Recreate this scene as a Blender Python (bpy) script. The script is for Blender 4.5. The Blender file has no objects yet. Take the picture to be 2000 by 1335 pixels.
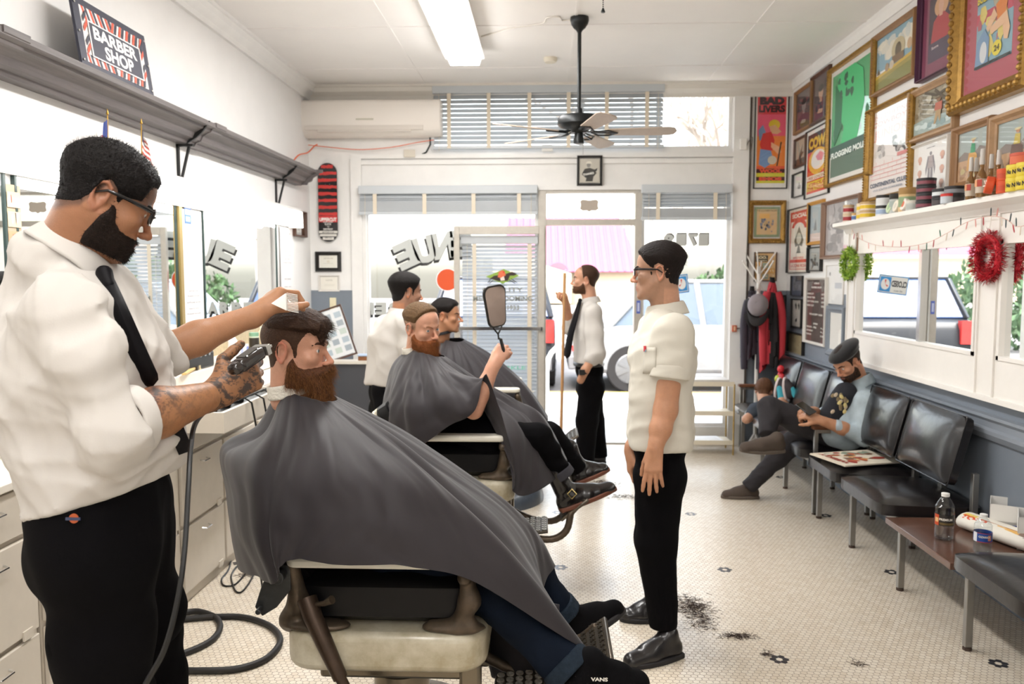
import bpy, bmesh, math, random
import numpy as np
from mathutils import Vector, Matrix, Euler
PI = math.pi
C = bpy.context.scene.collection
S = bpy.context.scene
# ------------------------------------------------------------------ camera
FPX = 1600.0; CAMH = 1.58
pit = math.atan(130/FPX); yaw = math.atan(65/FPX)
cam = bpy.data.cameras.new('camera'); camo = bpy.data.objects.new('camera', cam); C.objects.link(camo)
cam.sensor_width = 36; cam.lens = 36*FPX/2000; cam.clip_start = .02; cam.clip_end = 300
camo.location = (0, 0, CAMH); camo.rotation_euler = (PI/2 - pit, 0, yaw)
cam.dof.use_dof = True; cam.dof.focus_distance = 2.35; cam.dof.aperture_fstop = 5.0
S.camera = camo
# ------------------------------------------------------------------ world, sun, exposure
w = bpy.data.worlds.new('sky'); S.world = w; w.use_nodes = True
nt = w.node_tree; bg = nt.nodes['Background']
sk = nt.nodes.new('ShaderNodeTexSky'); sk.sky_type = 'NISHITA'; sk.sun_disc = False
sk.sun_elevation = math.radians(52); sk.sun_rotation = math.radians(200); sk.air_density = 1.6; sk.dust_density = 3.5
hs = nt.nodes.new('ShaderNodeHueSaturation'); hs.inputs['Saturation'].default_value = .45
nt.links.new(sk.outputs[0], hs.inputs['Color']); nt.links.new(hs.outputs[0], bg.inputs[0])
bg.inputs[1].default_value = .72
sun = bpy.data.lights.new('sun', 'SUN'); sun.energy = 4.5; sun.angle = math.radians(1.5); sun.color = (1, .95, .88)
suno = bpy.data.objects.new('sun', sun); C.objects.link(suno)
suno.rotation_euler = Vector((.35, .22, -.9)).to_track_quat('-Z', 'Y').to_euler()
def area(name, loc, rot, sx, sy, e, col=(1, .985, .965)):
    l = bpy.data.lights.new(name, 'AREA'); l.shape = 'RECTANGLE'; l.size = sx; l.size_y = sy; l.energy = e; l.color = col
    o = bpy.data.objects.new(name, l); C.objects.link(o); o.location = loc; o.rotation_euler = rot; return o
# fluorescent tubes of the ceiling fixtures, of the lamp row over the mirrors, and of two unseen fixtures added behind the camera
area('fixture_light', (-.62, 4.7, 3.14), (0, 0, 0), .2, 3.4, 38)
area('fixture_light', (-.62, 0.0, 3.14), (0, 0, 0), .2, 3.4, 17)  # added out of view to light the room from behind the camera
area('mirror_lamp_light', (-1.98, 4.5, 2.02), (0, math.radians(40), 0), .12, 5.0, 6)
area('fixture_light', (1.0, -2.2, 3.14), (0, 0, 0), .2, 2.4, 16)  # second added lamp, unseen, brightens the back of the shop
S.view_settings.view_transform = 'Standard'; S.view_settings.look = 'None'; S.view_settings.gamma = 1
S.view_settings.use_curve_mapping = False
S.view_settings.exposure = 0.86
# ------------------------------------------------------------------ pixel rays onto real planes of the room
_f = Vector((-math.sin(yaw)*math.cos(pit), math.cos(yaw)*math.cos(pit), -math.sin(pit)))
_r = Vector((math.cos(yaw), math.sin(yaw), 0)); _u = _r.cross(_f)
def ray(px, py): return _f + _r*((px-1000)/FPX) + _u*(-(py-667.5)/FPX)
def PX(px, py, x): d = ray(px, py); t = x/d.x; return Vector((x, d.y*t, CAMH+d.z*t))
def PY(px, py, y): d = ray(px, py); t = y/d.y; return Vector((d.x*t, y, CAMH+d.z*t))
def PZ(px, py, z=0.0): d = ray(px, py); t = (z-CAMH)/d.z; return Vector((d.x*t, d.y*t, z))
# ------------------------------------------------------------------ materials
_m = {}
def srgb(h):
    if isinstance(h, str):
        h = h.lstrip('#'); v = [int(h[i:i+2], 16)/255 for i in (0, 2, 4)]
        return tuple(c/12.92 if c <= .04045 else ((c+.055)/1.055)**2.4 for c in v)
    return tuple(h)
def mat(name, col='#808080', rough=.5, metal=0, noise=0, ns=8, bump=0, bs=60, col2=None, coat=0, spec=.5, trans=0, sheen=0, emit=0, ior=1.45, sss=0, vcol=False, stretch=None):
    if name in _m: return _m[name]
    m = bpy.data.materials.new(name); m.use_nodes = True; nt = m.node_tree; b = nt.nodes['Principled BSDF']; L = nt.links.new
    c = srgb(col); b.inputs['Base Color'].default_value = (*c, 1)
    b.inputs['Roughness'].default_value = rough; b.inputs['Metallic'].default_value = metal
    b.inputs['Specular IOR Level'].default_value = spec; b.inputs['Coat Weight'].default_value = coat
    b.inputs['Coat Roughness'].default_value = .1
    b.inputs['Transmission Weight'].default_value = trans; b.inputs['IOR'].default_value = ior
    b.inputs['Sheen Weight'].default_value = sheen
    if sss:
        b.inputs['Subsurface Weight'].default_value = sss; b.inputs['Subsurface Radius'].default_value = (.012, .005, .003); b.inputs['Subsurface Scale'].default_value = 1
    tc = nt.nodes.new('ShaderNodeTexCoord'); src = tc.outputs['Object']
    if stretch:
        mp = nt.nodes.new('ShaderNodeMapping'); mp.inputs['Scale'].default_value = stretch; L(src, mp.inputs[0]); src = mp.outputs[0]
    if vcol:
        a = nt.nodes.new('ShaderNodeVertexColor'); a.layer_name = 'Col'; base = a.outputs[0]
    else: base = None
    if noise or col2:
        n = nt.nodes.new('ShaderNodeTexNoise'); n.inputs['Scale'].default_value = ns; n.inputs['Detail'].default_value = 6; n.inputs['Roughness'].default_value = .65
        L(src, n.inputs['Vector'])
        cr = nt.nodes.new('ShaderNodeValToRGB'); cr.color_ramp.elements[0].position = .35; cr.color_ramp.elements[1].position = .68
        L(n.outputs[0], cr.inputs[0])
        if base is not None:
            cr.color_ramp.elements[0].color = (1-noise,)*3+(1,); cr.color_ramp.elements[1].color = (1,)*4
            mx = nt.nodes.new('ShaderNodeMix'); mx.data_type = 'RGBA'; mx.blend_type = 'MULTIPLY'; mx.inputs[0].default_value = 1
            L(base, mx.inputs[6]); L(cr.outputs[0], mx.inputs[7]); L(mx.outputs[2], b.inputs['Base Color'])
        else:
            d = srgb(col2) if col2 else tuple(v*(1-noise) for v in c)
            cr.color_ramp.elements[0].color = (*d, 1); cr.color_ramp.elements[1].color = (*c, 1)
            L(cr.outputs[0], b.inputs['Base Color'])
    elif base is not None: L(base, b.inputs['Base Color'])
    if bump:
        n2 = nt.nodes.new('ShaderNodeTexNoise'); n2.inputs['Scale'].default_value = bs; n2.inputs['Detail'].default_value = 4
        L(src, n2.inputs['Vector'])
        bp = nt.nodes.new('ShaderNodeBump'); bp.inputs['Strength'].default_value = bump; bp.inputs['Distance'].default_value = .01
        L(n2.outputs[0], bp.inputs['Height']); L(bp.outputs[0], b.inputs['Normal'])
    if emit:
        b.inputs['Emission Color'].default_value = (*c, 1); b.inputs['Emission Strength'].default_value = emit
    _m[name] = m; return m
def glassmat(name='pane_glass', tint=(1, 1, 1), refl=.08, rough=0):
    if name in _m: return _m[name]
    m = bpy.data.materials.new(name); m.use_nodes = True; nt = m.node_tree; nt.nodes.clear(); L = nt.links.new
    o = nt.nodes.new('ShaderNodeOutputMaterial'); t = nt.nodes.new('ShaderNodeBsdfTransparent'); g = nt.nodes.new('ShaderNodeBsdfGlossy')
    t.inputs[0].default_value = (*tint, 1); g.inputs['Roughness'].default_value = rough
    f = nt.nodes.new('ShaderNodeLayerWeight'); f.inputs[0].default_value = .5
    pw = nt.nodes.new('ShaderNodeMath'); pw.operation = 'POWER'; pw.inputs[1].default_value = 4; L(f.outputs['Facing'], pw.inputs[0])
    ad = nt.nodes.new('ShaderNodeMath'); ad.operation = 'MULTIPLY_ADD'; ad.inputs[1].default_value = .4; ad.inputs[2].default_value = refl*.5; ad.use_clamp = True; L(pw.outputs[0], ad.inputs[0])
    mx = nt.nodes.new('ShaderNodeMixShader'); L(ad.outputs[0], mx.inputs[0]); L(t.outputs[0], mx.inputs[1]); L(g.outputs[0], mx.inputs[2]); L(mx.outputs[0], o.inputs[0])
    _m[name] = m; return m
def mirrormat():
    return mat('mirror_silver', (.9, .92, .92), rough=.0, metal=1)
# ------------------------------------------------------------------ mesh builder
def rotm(rx=0, ry=0, rz=0): return Euler((rx, ry, rz)).to_matrix()
class MB:
    """collects verts / faces (with a colour per face) into one mesh"""
    def __init__(s): s.v = []; s.f = []; s.c = []; s.mi = []; s.cur = 0; s.col = (1, 1, 1); s.T = None
    def add(s, vs, fs, col=None):
        n = len(s.v)
        if s.T is not None: vs = [s.T @ Vector(p) for p in vs]
        s.v += [tuple(p) for p in vs]
        for f in fs: s.f.append(tuple(i+n for i in f)); s.c.append(col if col else s.col); s.mi.append(s.cur)
        return s
    def box(s, x0, x1, y0, y1, z0, z1, col=None):
        x0, x1 = sorted((x0, x1)); y0, y1 = sorted((y0, y1)); z0, z1 = sorted((z0, z1))
        v = [(x0, y0, z0), (x1, y0, z0), (x1, y1, z0), (x0, y1, z0), (x0, y0, z1), (x1, y0, z1), (x1, y1, z1), (x0, y1, z1)]
        return s.add(v, [(3, 2, 1, 0), (4, 5, 6, 7), (0, 1, 5, 4), (1, 2, 6, 5), (2, 3, 7, 6), (3, 0, 4, 7)], col)
    def obox(s, c, size, R=None, col=None):
        c = Vector(c); R = R or Matrix.Identity(3); h = [q/2 for q in size]
        v = [c + R @ Vector((a*h[0], b*h[1], d*h[2])) for d in (-1, 1) for a, b in ((-1, -1), (1, -1), (1, 1), (-1, 1))]
        return s.add(v, [(3, 2, 1, 0), (4, 5, 6, 7), (0, 1, 5, 4), (1, 2, 6, 5), (2, 3, 7, 6), (3, 0, 4, 7)], col)
    def bar(s, a, b, w, h=None, up=(0, 0, 1), col=None):
        a = Vector(a); b = Vector(b); h = h or w; d = (b-a); L = d.length; d.normalize(); up = Vector(up)
        if abs(d.dot(up)) > .98: up = Vector((0, 1, 0))
        x = d.cross(up).normalized(); z = x.cross(d); R = Matrix((x, d, z)).transposed()
        return s.obox((a+b)/2, (w, L, h), R, col)
    def tube(s, pts, r, n=8, col=None, caps=True, closed=False):
        pts = [Vector(p) for p in pts]; m = len(pts); rs = r if isinstance(r, (list, tuple)) else [r]*m
        vs = []; fs = []; up = None
        for i, p in enumerate(pts):
            if closed: t = pts[(i+1) % m]-pts[i-1]
            else: t = pts[min(i+1, m-1)]-pts[max(i-1, 0)]
            if t.length < 1e-9: t = Vector((0, 0, 1))
            t.normalize()
            if up is None:
                up = Vector((0, 0, 1)) if abs(t.z) < .9 else Vector((1, 0, 0))
            x = t.cross(up)
            if x.length < 1e-6: x = t.orthogonal()
            x.normalize(); up = x.cross(t).normalized()
            for k in range(n):
                a = 2*PI*k/n; vs.append(p + (x*math.cos(a)+up*math.sin(a))*rs[i])
        for i in range(m-1 + (1 if closed else 0)):
            j = (i+1) % m
            for k in range(n): fs.append((i*n+k, i*n+(k+1) % n, j*n+(k+1) % n, j*n+k))
        if caps and not closed: fs.append(tuple(range(n-1, -1, -1))); fs.append(tuple((m-1)*n+k for k in range(n)))
        return s.add(vs, fs, col)
    def lathe(s, prof, c=(0, 0, 0), R=None, n=24, col=None, cols=None):
        """prof: list of (radius, height)"""
        c = Vector(c); R = R or Matrix.Identity(3); vs = []
        for (r, h) in prof:
            for k in range(n): a = 2*PI*k/n; vs.append(c + R @ Vector((r*math.cos(a), r*math.sin(a), h)))
        for i in range(len(prof)-1):
            pass
        n0 = len(s.v)
        fs = []; cl = []
        for i in range(len(prof)-1):
            for k in range(n): fs.append((i*n+k, i*n+(k+1) % n, (i+1)*n+(k+1) % n, (i+1)*n+k)); cl.append(cols[i] if cols else col)
        if prof[0][0] > 1e-5: fs.append(tuple(range(n-1, -1, -1))); cl.append(cols[0] if cols else col)
        if prof[-1][0] > 1e-5: fs.append(tuple((len(prof)-1)*n+k for k in range(n))); cl.append(cols[-1] if cols else col)
        s.add(vs, fs, col)
        if cols:
            for i, q in enumerate(cl): s.c[len(s.c)-len(cl)+i] = q
        return s
    def prism(s, poly, d, col=None, O=(0, 0, 0), U=(1, 0, 0), V=(0, 0, 1), W=(0, 1, 0)):
        """polygon (u,v) extruded along W by d"""
        O = Vector(O); U = Vector(U); V = Vector(V); W = Vector(W); n = len(poly)
        a = [O+U*p[0]+V*p[1] for p in poly]; b = [p+W*d for p in a]
        fs = [tuple(range(n)), tuple(range(2*n-1, n-1, -1))] + [(i, i+n, (i+1) % n+n, (i+1) % n) for i in range(n)]
        return s.add(a+b, fs, col)
    def ell(s, c, r, R=None, nu=20, nv=12, col=None):
        c = Vector(c); R = R or Matrix.Identity(3); vs = []; fs = []
        for j in range(nv+1):
            t = PI*j/nv
            for i in range(nu): a = 2*PI*i/nu; vs.append(c + R @ Vector((r[0]*math.sin(t)*math.cos(a), r[1]*math.sin(t)*math.sin(a), r[2]*math.cos(t))))
        for j in range(nv):
            for i in range(nu): fs.append((j*nu+i, (j+1)*nu+i, (j+1)*nu+(i+1) % nu, j*nu+(i+1) % nu))
        return s.add(vs, fs, col)
    def grid(s, fn, nu, nv, col=None, wrapu=False, wrapv=False):
        vs = [fn(i/(nu if wrapu else nu-1), j/(nv if wrapv else nv-1)) for j in range(nv) for i in range(nu)]; fs = []
        for j in range(nv if wrapv else nv-1):
            for i in range(nu if wrapu else nu-1):
                a = j*nu+i; b = j*nu+(i+1) % nu; c_ = ((j+1) % nv)*nu+(i+1) % nu; d = ((j+1) % nv)*nu+i; fs.append((a, b, c_, d))
        return s.add(vs, fs, col)
    def build(s, name, m, parent=None, smooth=False, bevel=0, sub=0, solid=0, angle=40, label=None, bseg=2):
        me = bpy.data.meshes.new(name); me.from_pydata(s.v, [], s.f); me.update()
        ms = m if isinstance(m, (list, tuple)) else [m]
        for q in ms: me.materials.append(q)
        if len(ms) > 1: me.polygons.foreach_set('material_index', s.mi)
        if any(q != (1, 1, 1) for q in s.c):
            ca = me.color_attributes.new('Col', 'FLOAT_COLOR', 'CORNER'); arr = []
            for f, q in zip(s.f, s.c): arr += [*srgb(q), 1.0]*len(f)
            ca.data.foreach_set('color', arr)
        bm = bmesh.new(); bm.from_mesh(me); bmesh.ops.recalc_face_normals(bm, faces=bm.faces); bm.to_mesh(me); bm.free()
        if smooth:
            me.polygons.foreach_set('use_smooth', [True]*len(me.polygons)); me.set_sharp_from_angle(angle=math.radians(angle))
        o = bpy.data.objects.new(name, me); C.objects.link(o)
        if parent is not None: o.parent = parent
        if bevel:
            md = o.modifiers.new('bevel', 'BEVEL'); md.width = bevel; md.segments = bseg; md.limit_method = 'ANGLE'; md.angle_limit = math.radians(35); md.harden_normals = False
            me.polygons.foreach_set('use_smooth', [True]*len(me.polygons)); me.set_sharp_from_angle(angle=math.radians(50))
        if solid: md = o.modifiers.new('solid', 'SOLIDIFY'); md.thickness = solid; md.offset = 0
        if sub: md = o.modifiers.new('sub', 'SUBSURF'); md.levels = sub; md.render_levels = sub
        if label: o['label'] = label
        return o
def tag(o, label=None, cat=None, group=None, kind=None):
    if label: o['label'] = label
    if cat: o['category'] = cat
    if group: o['group'] = group
    if kind: o['kind'] = kind
    return o
def thing(name, label, cat, loc=(0, 0, 0), rz=0, group=None):
    o = bpy.data.objects.new(name, None); C.objects.link(o); o.location = loc; o.rotation_euler = (0, 0, rz); o.empty_display_size = .05
    return tag(o, label, cat, group)
def struct(o): o['kind'] = 'structure'; return o
def dup(root, loc, rz=None, label=None, group=None, s=None):
    r = root.copy(); C.objects.link(r); r.location = loc
    if rz is not None: r.rotation_euler = (0, 0, rz)
    if s is not None: r.scale = s if isinstance(s, (tuple, list)) else (s, s, s)
    if label: r['label'] = label
    if group: r['group'] = group
    for ch in list(root.children):
        c = ch.copy(); C.objects.link(c); c.parent = r
        for g in list(ch.children): d = g.copy(); C.objects.link(d); d.parent = c
    return r
_tc = {}
def textmesh(txt, bold=0.0, depth=0):
    """flat text mesh, height of capitals normalised to 1, returns verts, faces, width"""
    k = (txt, bold, depth)
    if k in _tc: return _tc[k]
    cu = bpy.data.curves.new('txt', 'FONT'); cu.body = txt; cu.offset = bold; cu.extrude = depth; cu.resolution_u = 3
    o = bpy.data.objects.new('txt', cu); C.objects.link(o); dg = bpy.context.evaluated_depsgraph_get()
    me = bpy.data.meshes.new_from_object(o.evaluated_get(dg))
    v = [tuple(p.co) for p in me.vertices]; f = [tuple(p.vertices) for p in me.polygons]
    bpy.data.objects.remove(o); bpy.data.curves.remove(cu); bpy.data.meshes.remove(me)
    if not v: _tc[k] = ([], [], 0); return _tc[k]
    x0 = min(p[0] for p in v); x1 = max(p[0] for p in v); hh = .69
    v = [((p[0]-x0)/hh, p[1]/hh, p[2]/hh) for p in v]
    _tc[k] = (v, f, (x1-x0)/hh); return _tc[k]
class Art:
    """flat artwork: coloured shapes printed on a sheet; coordinates 0..1 in u and v, real size W x H"""
    def __init__(s, W, H, base='#ffffff'): s.W = W; s.H = H; s.mb = MB(); s.k = 0; s.rect(0, 0, 1, 1, base)
    def poly(s, pts, col, asp=None):
        z = s.k*.00012; s.k += 1
        s.mb.add([(p[0]*s.W, -z, p[1]*s.H) for p in pts], [tuple(range(len(pts)))], col); return s
    def rect(s, u0, v0, u1, v1, col): return s.poly([(u0, v0), (u1, v0), (u1, v1), (u0, v1)], col)
    def ell(s, u, v, ru, rv, col, n=20, a0=0, a1=2*PI): return s.poly([(u+ru*math.cos(a0+(a1-a0)*k/n), v+rv*math.sin(a0+(a1-a0)*k/n)) for k in range(n)], col)
    def line(s, pts, wd, col):
        for (a, b) in zip(pts[:-1], pts[1:]):
            ax, ay, bx, by = a[0]*s.W, a[1]*s.H, b[0]*s.W, b[1]*s.H; L = math.hypot(bx-ax, by-ay) or 1; nx, ny = -(by-ay)/L*wd/2, (bx-ax)/L*wd/2
            s.poly([((ax+nx)/s.W, (ay+ny)/s.H), ((ax-nx)/s.W, (ay-ny)/s.H), ((bx-nx)/s.W, (by-ny)/s.H), ((bx+nx)/s.W, (by+ny)/s.H)], col)
        return s
    def text(s, t, u, v, h, col, w=None, bold=.02, rot=0, center=True, mirror=False, arc=None):
        """h: cap height in v units, w: width in u units (fits)"""
        V, F, wd = textmesh(t, bold)
        if not V: return s
        hh = h*s.H; ww = (w*s.W) if w else wd*hh; sx = ww/wd; z = s.k*.00012; s.k += 1; out = []
        for p in V:
            x = p[0]*sx; y = p[1]*hh
            if center: x -= ww/2
            if mirror: x = -x
            if arc: y += arc*s.H*(1-(2*x/ww)**2)
            c, q = math.cos(rot), math.sin(rot); out.append((u*s.W+x*c-y*q, -z, v*s.H+x*q+y*c))
        s.mb.add(out, F, col); return s
    def noise(s, n, cols, seed=0, u=(0, 1), v=(0, 1), r=(.02, .08)):
        rd = random.Random(seed)
        for _ in range(n):
            a = rd.uniform(*r); b = rd.uniform(*r); uu = rd.uniform(u[0]+a, max(u[0]+a, u[1]-a)); vv = rd.uniform(v[0]+b, max(v[0]+b, v[1]-b))
            s.poly([(min(max(uu+a*math.cos(t)*rd.uniform(.6, 1.1), u[0]), u[1]), min(max(vv+b*math.sin(t)*rd.uniform(.6, 1.1), v[0]), v[1])) for t in [k*PI/4 for k in range(8)]], rd.choice(cols))
        return s
PRINT = mat('printed_paper', vcol=True, rough=.55)
VC = mat('painted_colours', vcol=True, rough=.45)
# ================================================================== ROOM SHELL
YF = 7.641; CEIL = 3.31; XL = -2.2; XR = 2.215; YB = -4.2
WHITE = mat('white_wall_paint', '#f0eeec', rough=.55, noise=.04, ns=3, bump=.05, bs=8)
WHITE2 = mat('white_gloss_paint', '#f1efec', rough=.35, noise=.05, ns=6, bump=.04, bs=12)
CREAM = mat('cream_wall_paint', '#e9e4dc', rough=.5, noise=.05, ns=4)
BLUEG = mat('blue_grey_paint', '#7f8791', rough=.4, noise=.1, ns=3, bump=.05, bs=10)
BLACK = mat('black_plastic', '#141414', rough=.4)
CEILM = mat('ceiling_paint', '#f4f1ee', rough=.6, noise=.03, ns=2)
ALU = mat('brushed_aluminium', '#c6c0b6', rough=.45, metal=.35, noise=.1, ns=20)
TRIMG = mat('greige_trim', '#c9c0b4', rough=.45)
def floor_material():
    m = bpy.data.materials.new('hexagon_mosaic_floor'); m.use_nodes = True; nt = m.node_tree; b = nt.nodes['Principled BSDF']; L = nt.links.new
    def mth(op, a, b_=None, c=None):
        n = nt.nodes.new('ShaderNodeMath'); n.operation = op
        for i, q in enumerate((a, b_, c)):
            if q is None: continue
            if isinstance(q, (int, float)): n.inputs[i].default_value = q
            else: L(q, n.inputs[i])
        return n.outputs[0]
    tc = nt.nodes.new('ShaderNodeTexCoord'); sx = nt.nodes.new('ShaderNodeSeparateXYZ'); L(tc.outputs['Object'], sx.inputs[0])
    W = .026; R3 = 1.7320508
    X = mth('ADD', mth('DIVIDE', mth('SUBTRACT', sx.outputs[0], .971), W), 3400.0); Y = mth('ADD', mth('DIVIDE', mth('SUBTRACT', sx.outputs[1], 4.345), W), R3*2300)
    def wrap(v, p, off): return mth('SUBTRACT', mth('FLOORED_MODULO', mth('ADD', v, off), p), p/2)
    ax = wrap(X, 1, .5); ay = wrap(Y, R3, R3/2); bx = wrap(X, 1, 0); by = wrap(Y, R3, 0)
    da = mth('ADD', mth('MULTIPLY', ax, ax), mth('MULTIPLY', ay, ay)); db = mth('ADD', mth('MULTIPLY', bx, bx), mth('MULTIPLY', by, by))
    sel = mth('LESS_THAN', da, db)
    def mix(p, q): return mth('ADD', mth('MULTIPLY', p, sel), mth('MULTIPLY', q, mth('SUBTRACT', 1, sel)))
    gx = mix(ax, bx); gy = mix(ay, by)
    hx = mth('ABSOLUTE', gx); hy = mth('ABSOLUTE', gy)
    hd = mth('MAXIMUM', hx, mth('ADD', mth('MULTIPLY', hx, .5), mth('MULTIPLY', hy, .8660254)))
    grout = mth('SMOOTH_MIN', mth('MAXIMUM', mth('MULTIPLY', mth('SUBTRACT', hd, .452), 40), 0), 1, .05)
    ix = mth('SUBTRACT', X, gx); iy = mth('SUBTRACT', Y, gy)
    PX_, PY_ = 34.0, 46*.8660254
    fx = wrap(ix, PX_, PX_/2); fy = wrap(iy, PY_, PY_/2)
    fd = mth('SQRT', mth('ADD', mth('MULTIPLY', fx, fx), mth('MULTIPLY', fy, fy)))
    flower = mth('MULTIPLY', mth('LESS_THAN', fd, 1.4), mth('GREATER_THAN', fd, .5))
    wn = nt.nodes.new('ShaderNodeTexWhiteNoise'); wn.noise_dimensions = '2D'; cv = nt.nodes.new('ShaderNodeCombineXYZ')
    L(mth('ROUND', mth('MULTIPLY', ix, 2)), cv.inputs[0]); L(mth('ROUND', mth('DIVIDE', iy, .8660254)), cv.inputs[1]); L(cv.outputs[0], wn.inputs['Vector'])
    n = nt.nodes.new('ShaderNodeTexNoise'); n.inputs['Scale'].default_value = 1.7; n.inputs['Detail'].default_value = 9; n.inputs['Roughness'].default_value = .7; L(tc.outputs['Object'], n.inputs['Vector'])
    cr = nt.nodes.new('ShaderNodeValToRGB'); cr.color_ramp.elements[0].position = .56; cr.color_ramp.elements[1].position = .8; L(n.outputs[0], cr.inputs[0])
    n3 = nt.nodes.new('ShaderNodeTexNoise'); n3.inputs['Scale'].default_value = 60; n3.inputs['Detail'].default_value = 3; L(tc.outputs['Object'], n3.inputs['Vector'])
    dirt = mth('MULTIPLY', cr.outputs[0], mth('MULTIPLY', n3.outputs[0], .42))
    def mixc(f, a, b_):
        x = nt.nodes.new('ShaderNodeMix'); x.data_type = 'RGBA'; x.clamp_factor = True
        if isinstance(f, (int, float)): x.inputs[0].default_value = f
        else: L(f, x.inputs[0])
        for i, q in ((6, a), (7, b_)):
            if isinstance(q, tuple): x.inputs[i].default_value = (*q, 1)
            else: L(q, x.inputs[i])
        return x.outputs[2]
    tile = mixc(wn.outputs['Value'], srgb('#dccfbb'), srgb('#e6dccb'))
    c1 = mixc(flower, tile, srgb('#3b3a3e')); c1 = mixc(dirt, c1, srgb('#6a523b'))
    c2 = mixc(mth('MULTIPLY', grout, mth('SUBTRACT', 1, mth('MULTIPLY', flower, .9))), c1, srgb('#6a5846'))
    L(c2, b.inputs['Base Color']); L(mth('ADD', mth('MULTIPLY', grout, .4), .22), b.inputs['Roughness'])
    bp = nt.nodes.new('ShaderNodeBump'); bp.inputs['Strength'].default_value = .25; bp.inputs['Distance'].default_value = .002; L(mth('SUBTRACT', 1, grout), bp.inputs['Height']); L(bp.outputs[0], b.inputs['Normal'])
    return m
struct(MB().box(XL, XR, YB, YF+.25, -.05, 0).build('floor', floor_material()))
struct(MB().box(XL-.2, XR+.2, YB-.2, YF+.25, CEIL, CEIL+.12).build('ceiling', CEILM))
struct(MB().box(XL-.15, XL, YB, YF, 0, CEIL).build('wall_left', WHITE))
b = MB(); b.box(XR, XR+.15, YB, YF, 1.44, CEIL); b.cur = 1; b.box(XR, XR+.15, YB, YF, 0, 1.44)
struct(b.build('wall_right', [WHITE, BLUEG]))
struct(MB().box(XL-.15, XR+.15, YB-.15, YB, 0, CEIL).build('wall_back', WHITE))
# ---- front wall with its openings
T = .16
def fz(py): return PY(1100, py, YF).z
def fx(px): return PY(px, 500, YF).x
b = MB()
def fw(x0, x1, z0, z1): b.box(x0, x1, YF, YF+T, z0, z1)
wl0, wl1 = -1.685, -.07; dr0, dr1 = .007, .821; wr0, wr1 = .885, 1.692
zt0, zt1 = fz(292), fz(172)             # transom band
fw(XL-.15, wl0, 0, CEIL); fw(wr1, XR+.15, 1.44, CEIL); fw(wl0, wr1, zt1, CEIL); fw(wl0, wr1, 2.36, zt0)
fw(wl0, -1.06, zt0, zt1)
fw(wl0, wl1, 0, .17); fw(wr0, wr1, 0, .17)
b.cur = 1; fw(wr1+.15, XR+.15, 0, 1.44); b.cur = 0; fw(wr1, wr1+.15, 0, 1.44)
b.cur = 1; b.box(XL-.01, wl0-.12, YF-.012, YF, 0, 1.44)
struct(b.build('wall_front', [WHITE2, BLUEG]))
# ceiling battens and crown mouldings
b = MB()
for y in (-2.2, -.6, 1.0, 2.6, 4.2, 5.85, 7.0): b.box(XL, XR, y-.012, y+.012, CEIL-.005, CEIL)
for x in (-1.1, .2, 1.45): b.box(x-.01, x+.01, YB, YF, CEIL-.004, CEIL)
struct(b.build('trim_1', CEILM))
crown = [(0, 0), (.025, 0), (.035, .03), (.075, .065), (.085, .1), (.1, .105), (.1, .125), (0, .125)]
b = MB(); b.prism([(u, v) for u, v in crown], YF-YB, O=(XL, YB, CEIL-.125), U=(1, 0, 0), V=(0, 0, 1), W=(0, 1, 0))
struct(b.build('trim_2', WHITE2))
b = MB(); b.prism(crown, XR-XL, O=(XL, YF, CEIL-.125), U=(0, -1, 0), V=(0, 0, 1), W=(1, 0, 0))
struct(b.build('trim_3', CREAM))
b = MB(); b.prism([(0, 0), (.012, 0), (.03, .05), (.03, .08), (0, .08)], YF-YB, O=(XR, YB, CEIL-.08), U=(-1, 0, 0), V=(0, 0, 1), W=(0, 1, 0))
struct(b.build('trim_4', WHITE2))
# front wall mouldings: header boards and casing
b = MB()
b.box(wl0-.1, 1.70, YF-.02, YF, 2.60, 2.64); b.box(wl0-.1, 1.70, YF-.028, YF, zt0-.075, zt0-.035)
b.box(wl0-.12, 1.70, YF-.035, YF, 2.36, 2.40); b.box(wl0-.12, wl0-.02, YF-.03, YF, 0, 2.66); b.box(wl0-.02, wl0+.015, YF-.01, YF+T, .17, 2.36)
b.box(1.70, 1.84, YF-.03, YF, 0, CEIL-.12)
struct(b.build('trim_5', WHITE2))
b = MB(); b.box(1.842, 1.862, YF-.02, YF, 0, CEIL-.13); struct(b.build('trim_6', mat('dark_joint', '#5a5048', rough=.6)))
# right wall chair rails
b = MB(); b.prism([(0, 0), (.02, 0), (.035, .03), (.035, .05), (.02, .06), (.02, .09), (.045, .11), (.045, .125), (0, .125)], YF-YB, O=(XR, YB, .77), U=(-1, 0, 0), V=(0, 0, 1), W=(0, 1, 0))
struct(b.build('trim_7', mat('blue_grey_rail', '#8c939c', rough=.35)))
struct(MB().box(XR-.02, XR, YB, YF, 0, .14).build('baseboard_right', BLUEG))
struct(MB().box(XL, XL+.02, YB, 7.6, 0, .14).build('baseboard_left', WHITE2))
# ---- windows
GL = glassmat()
def window(name, x0, x1, z0, z1, fr=.03, mull=()):
    f = MB(); y0, y1 = YF+.03, YF+.09
    f.box(x0, x1, y0, y1, z0, z0+fr); f.box(x0, x1, y0, y1, z1-fr, z1); f.box(x0, x0+fr, y0, y1, z0+fr, z1-fr); f.box(x1-fr, x1, y0, y1, z0+fr, z1-fr)
    for m_ in mull: f.box(m_-.02, m_+.02, y0, y1, z0+fr, z1-fr)
    o = struct(f.build(name, WHITE2, bevel=.003))
    MB().box(x0+fr*.5, x1-fr*.5, y0+.027, y0+.032, z0+fr*.5, z1-fr*.5).build('pane', GL, o)
    return o
window('window_1', wl0, wl1, .17, 2.36); window('window_2', wr0, wr1, .17, 2.36); window('window_3', -1.06, wr1, zt0, zt1, mull=(.33, 1.03))
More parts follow.
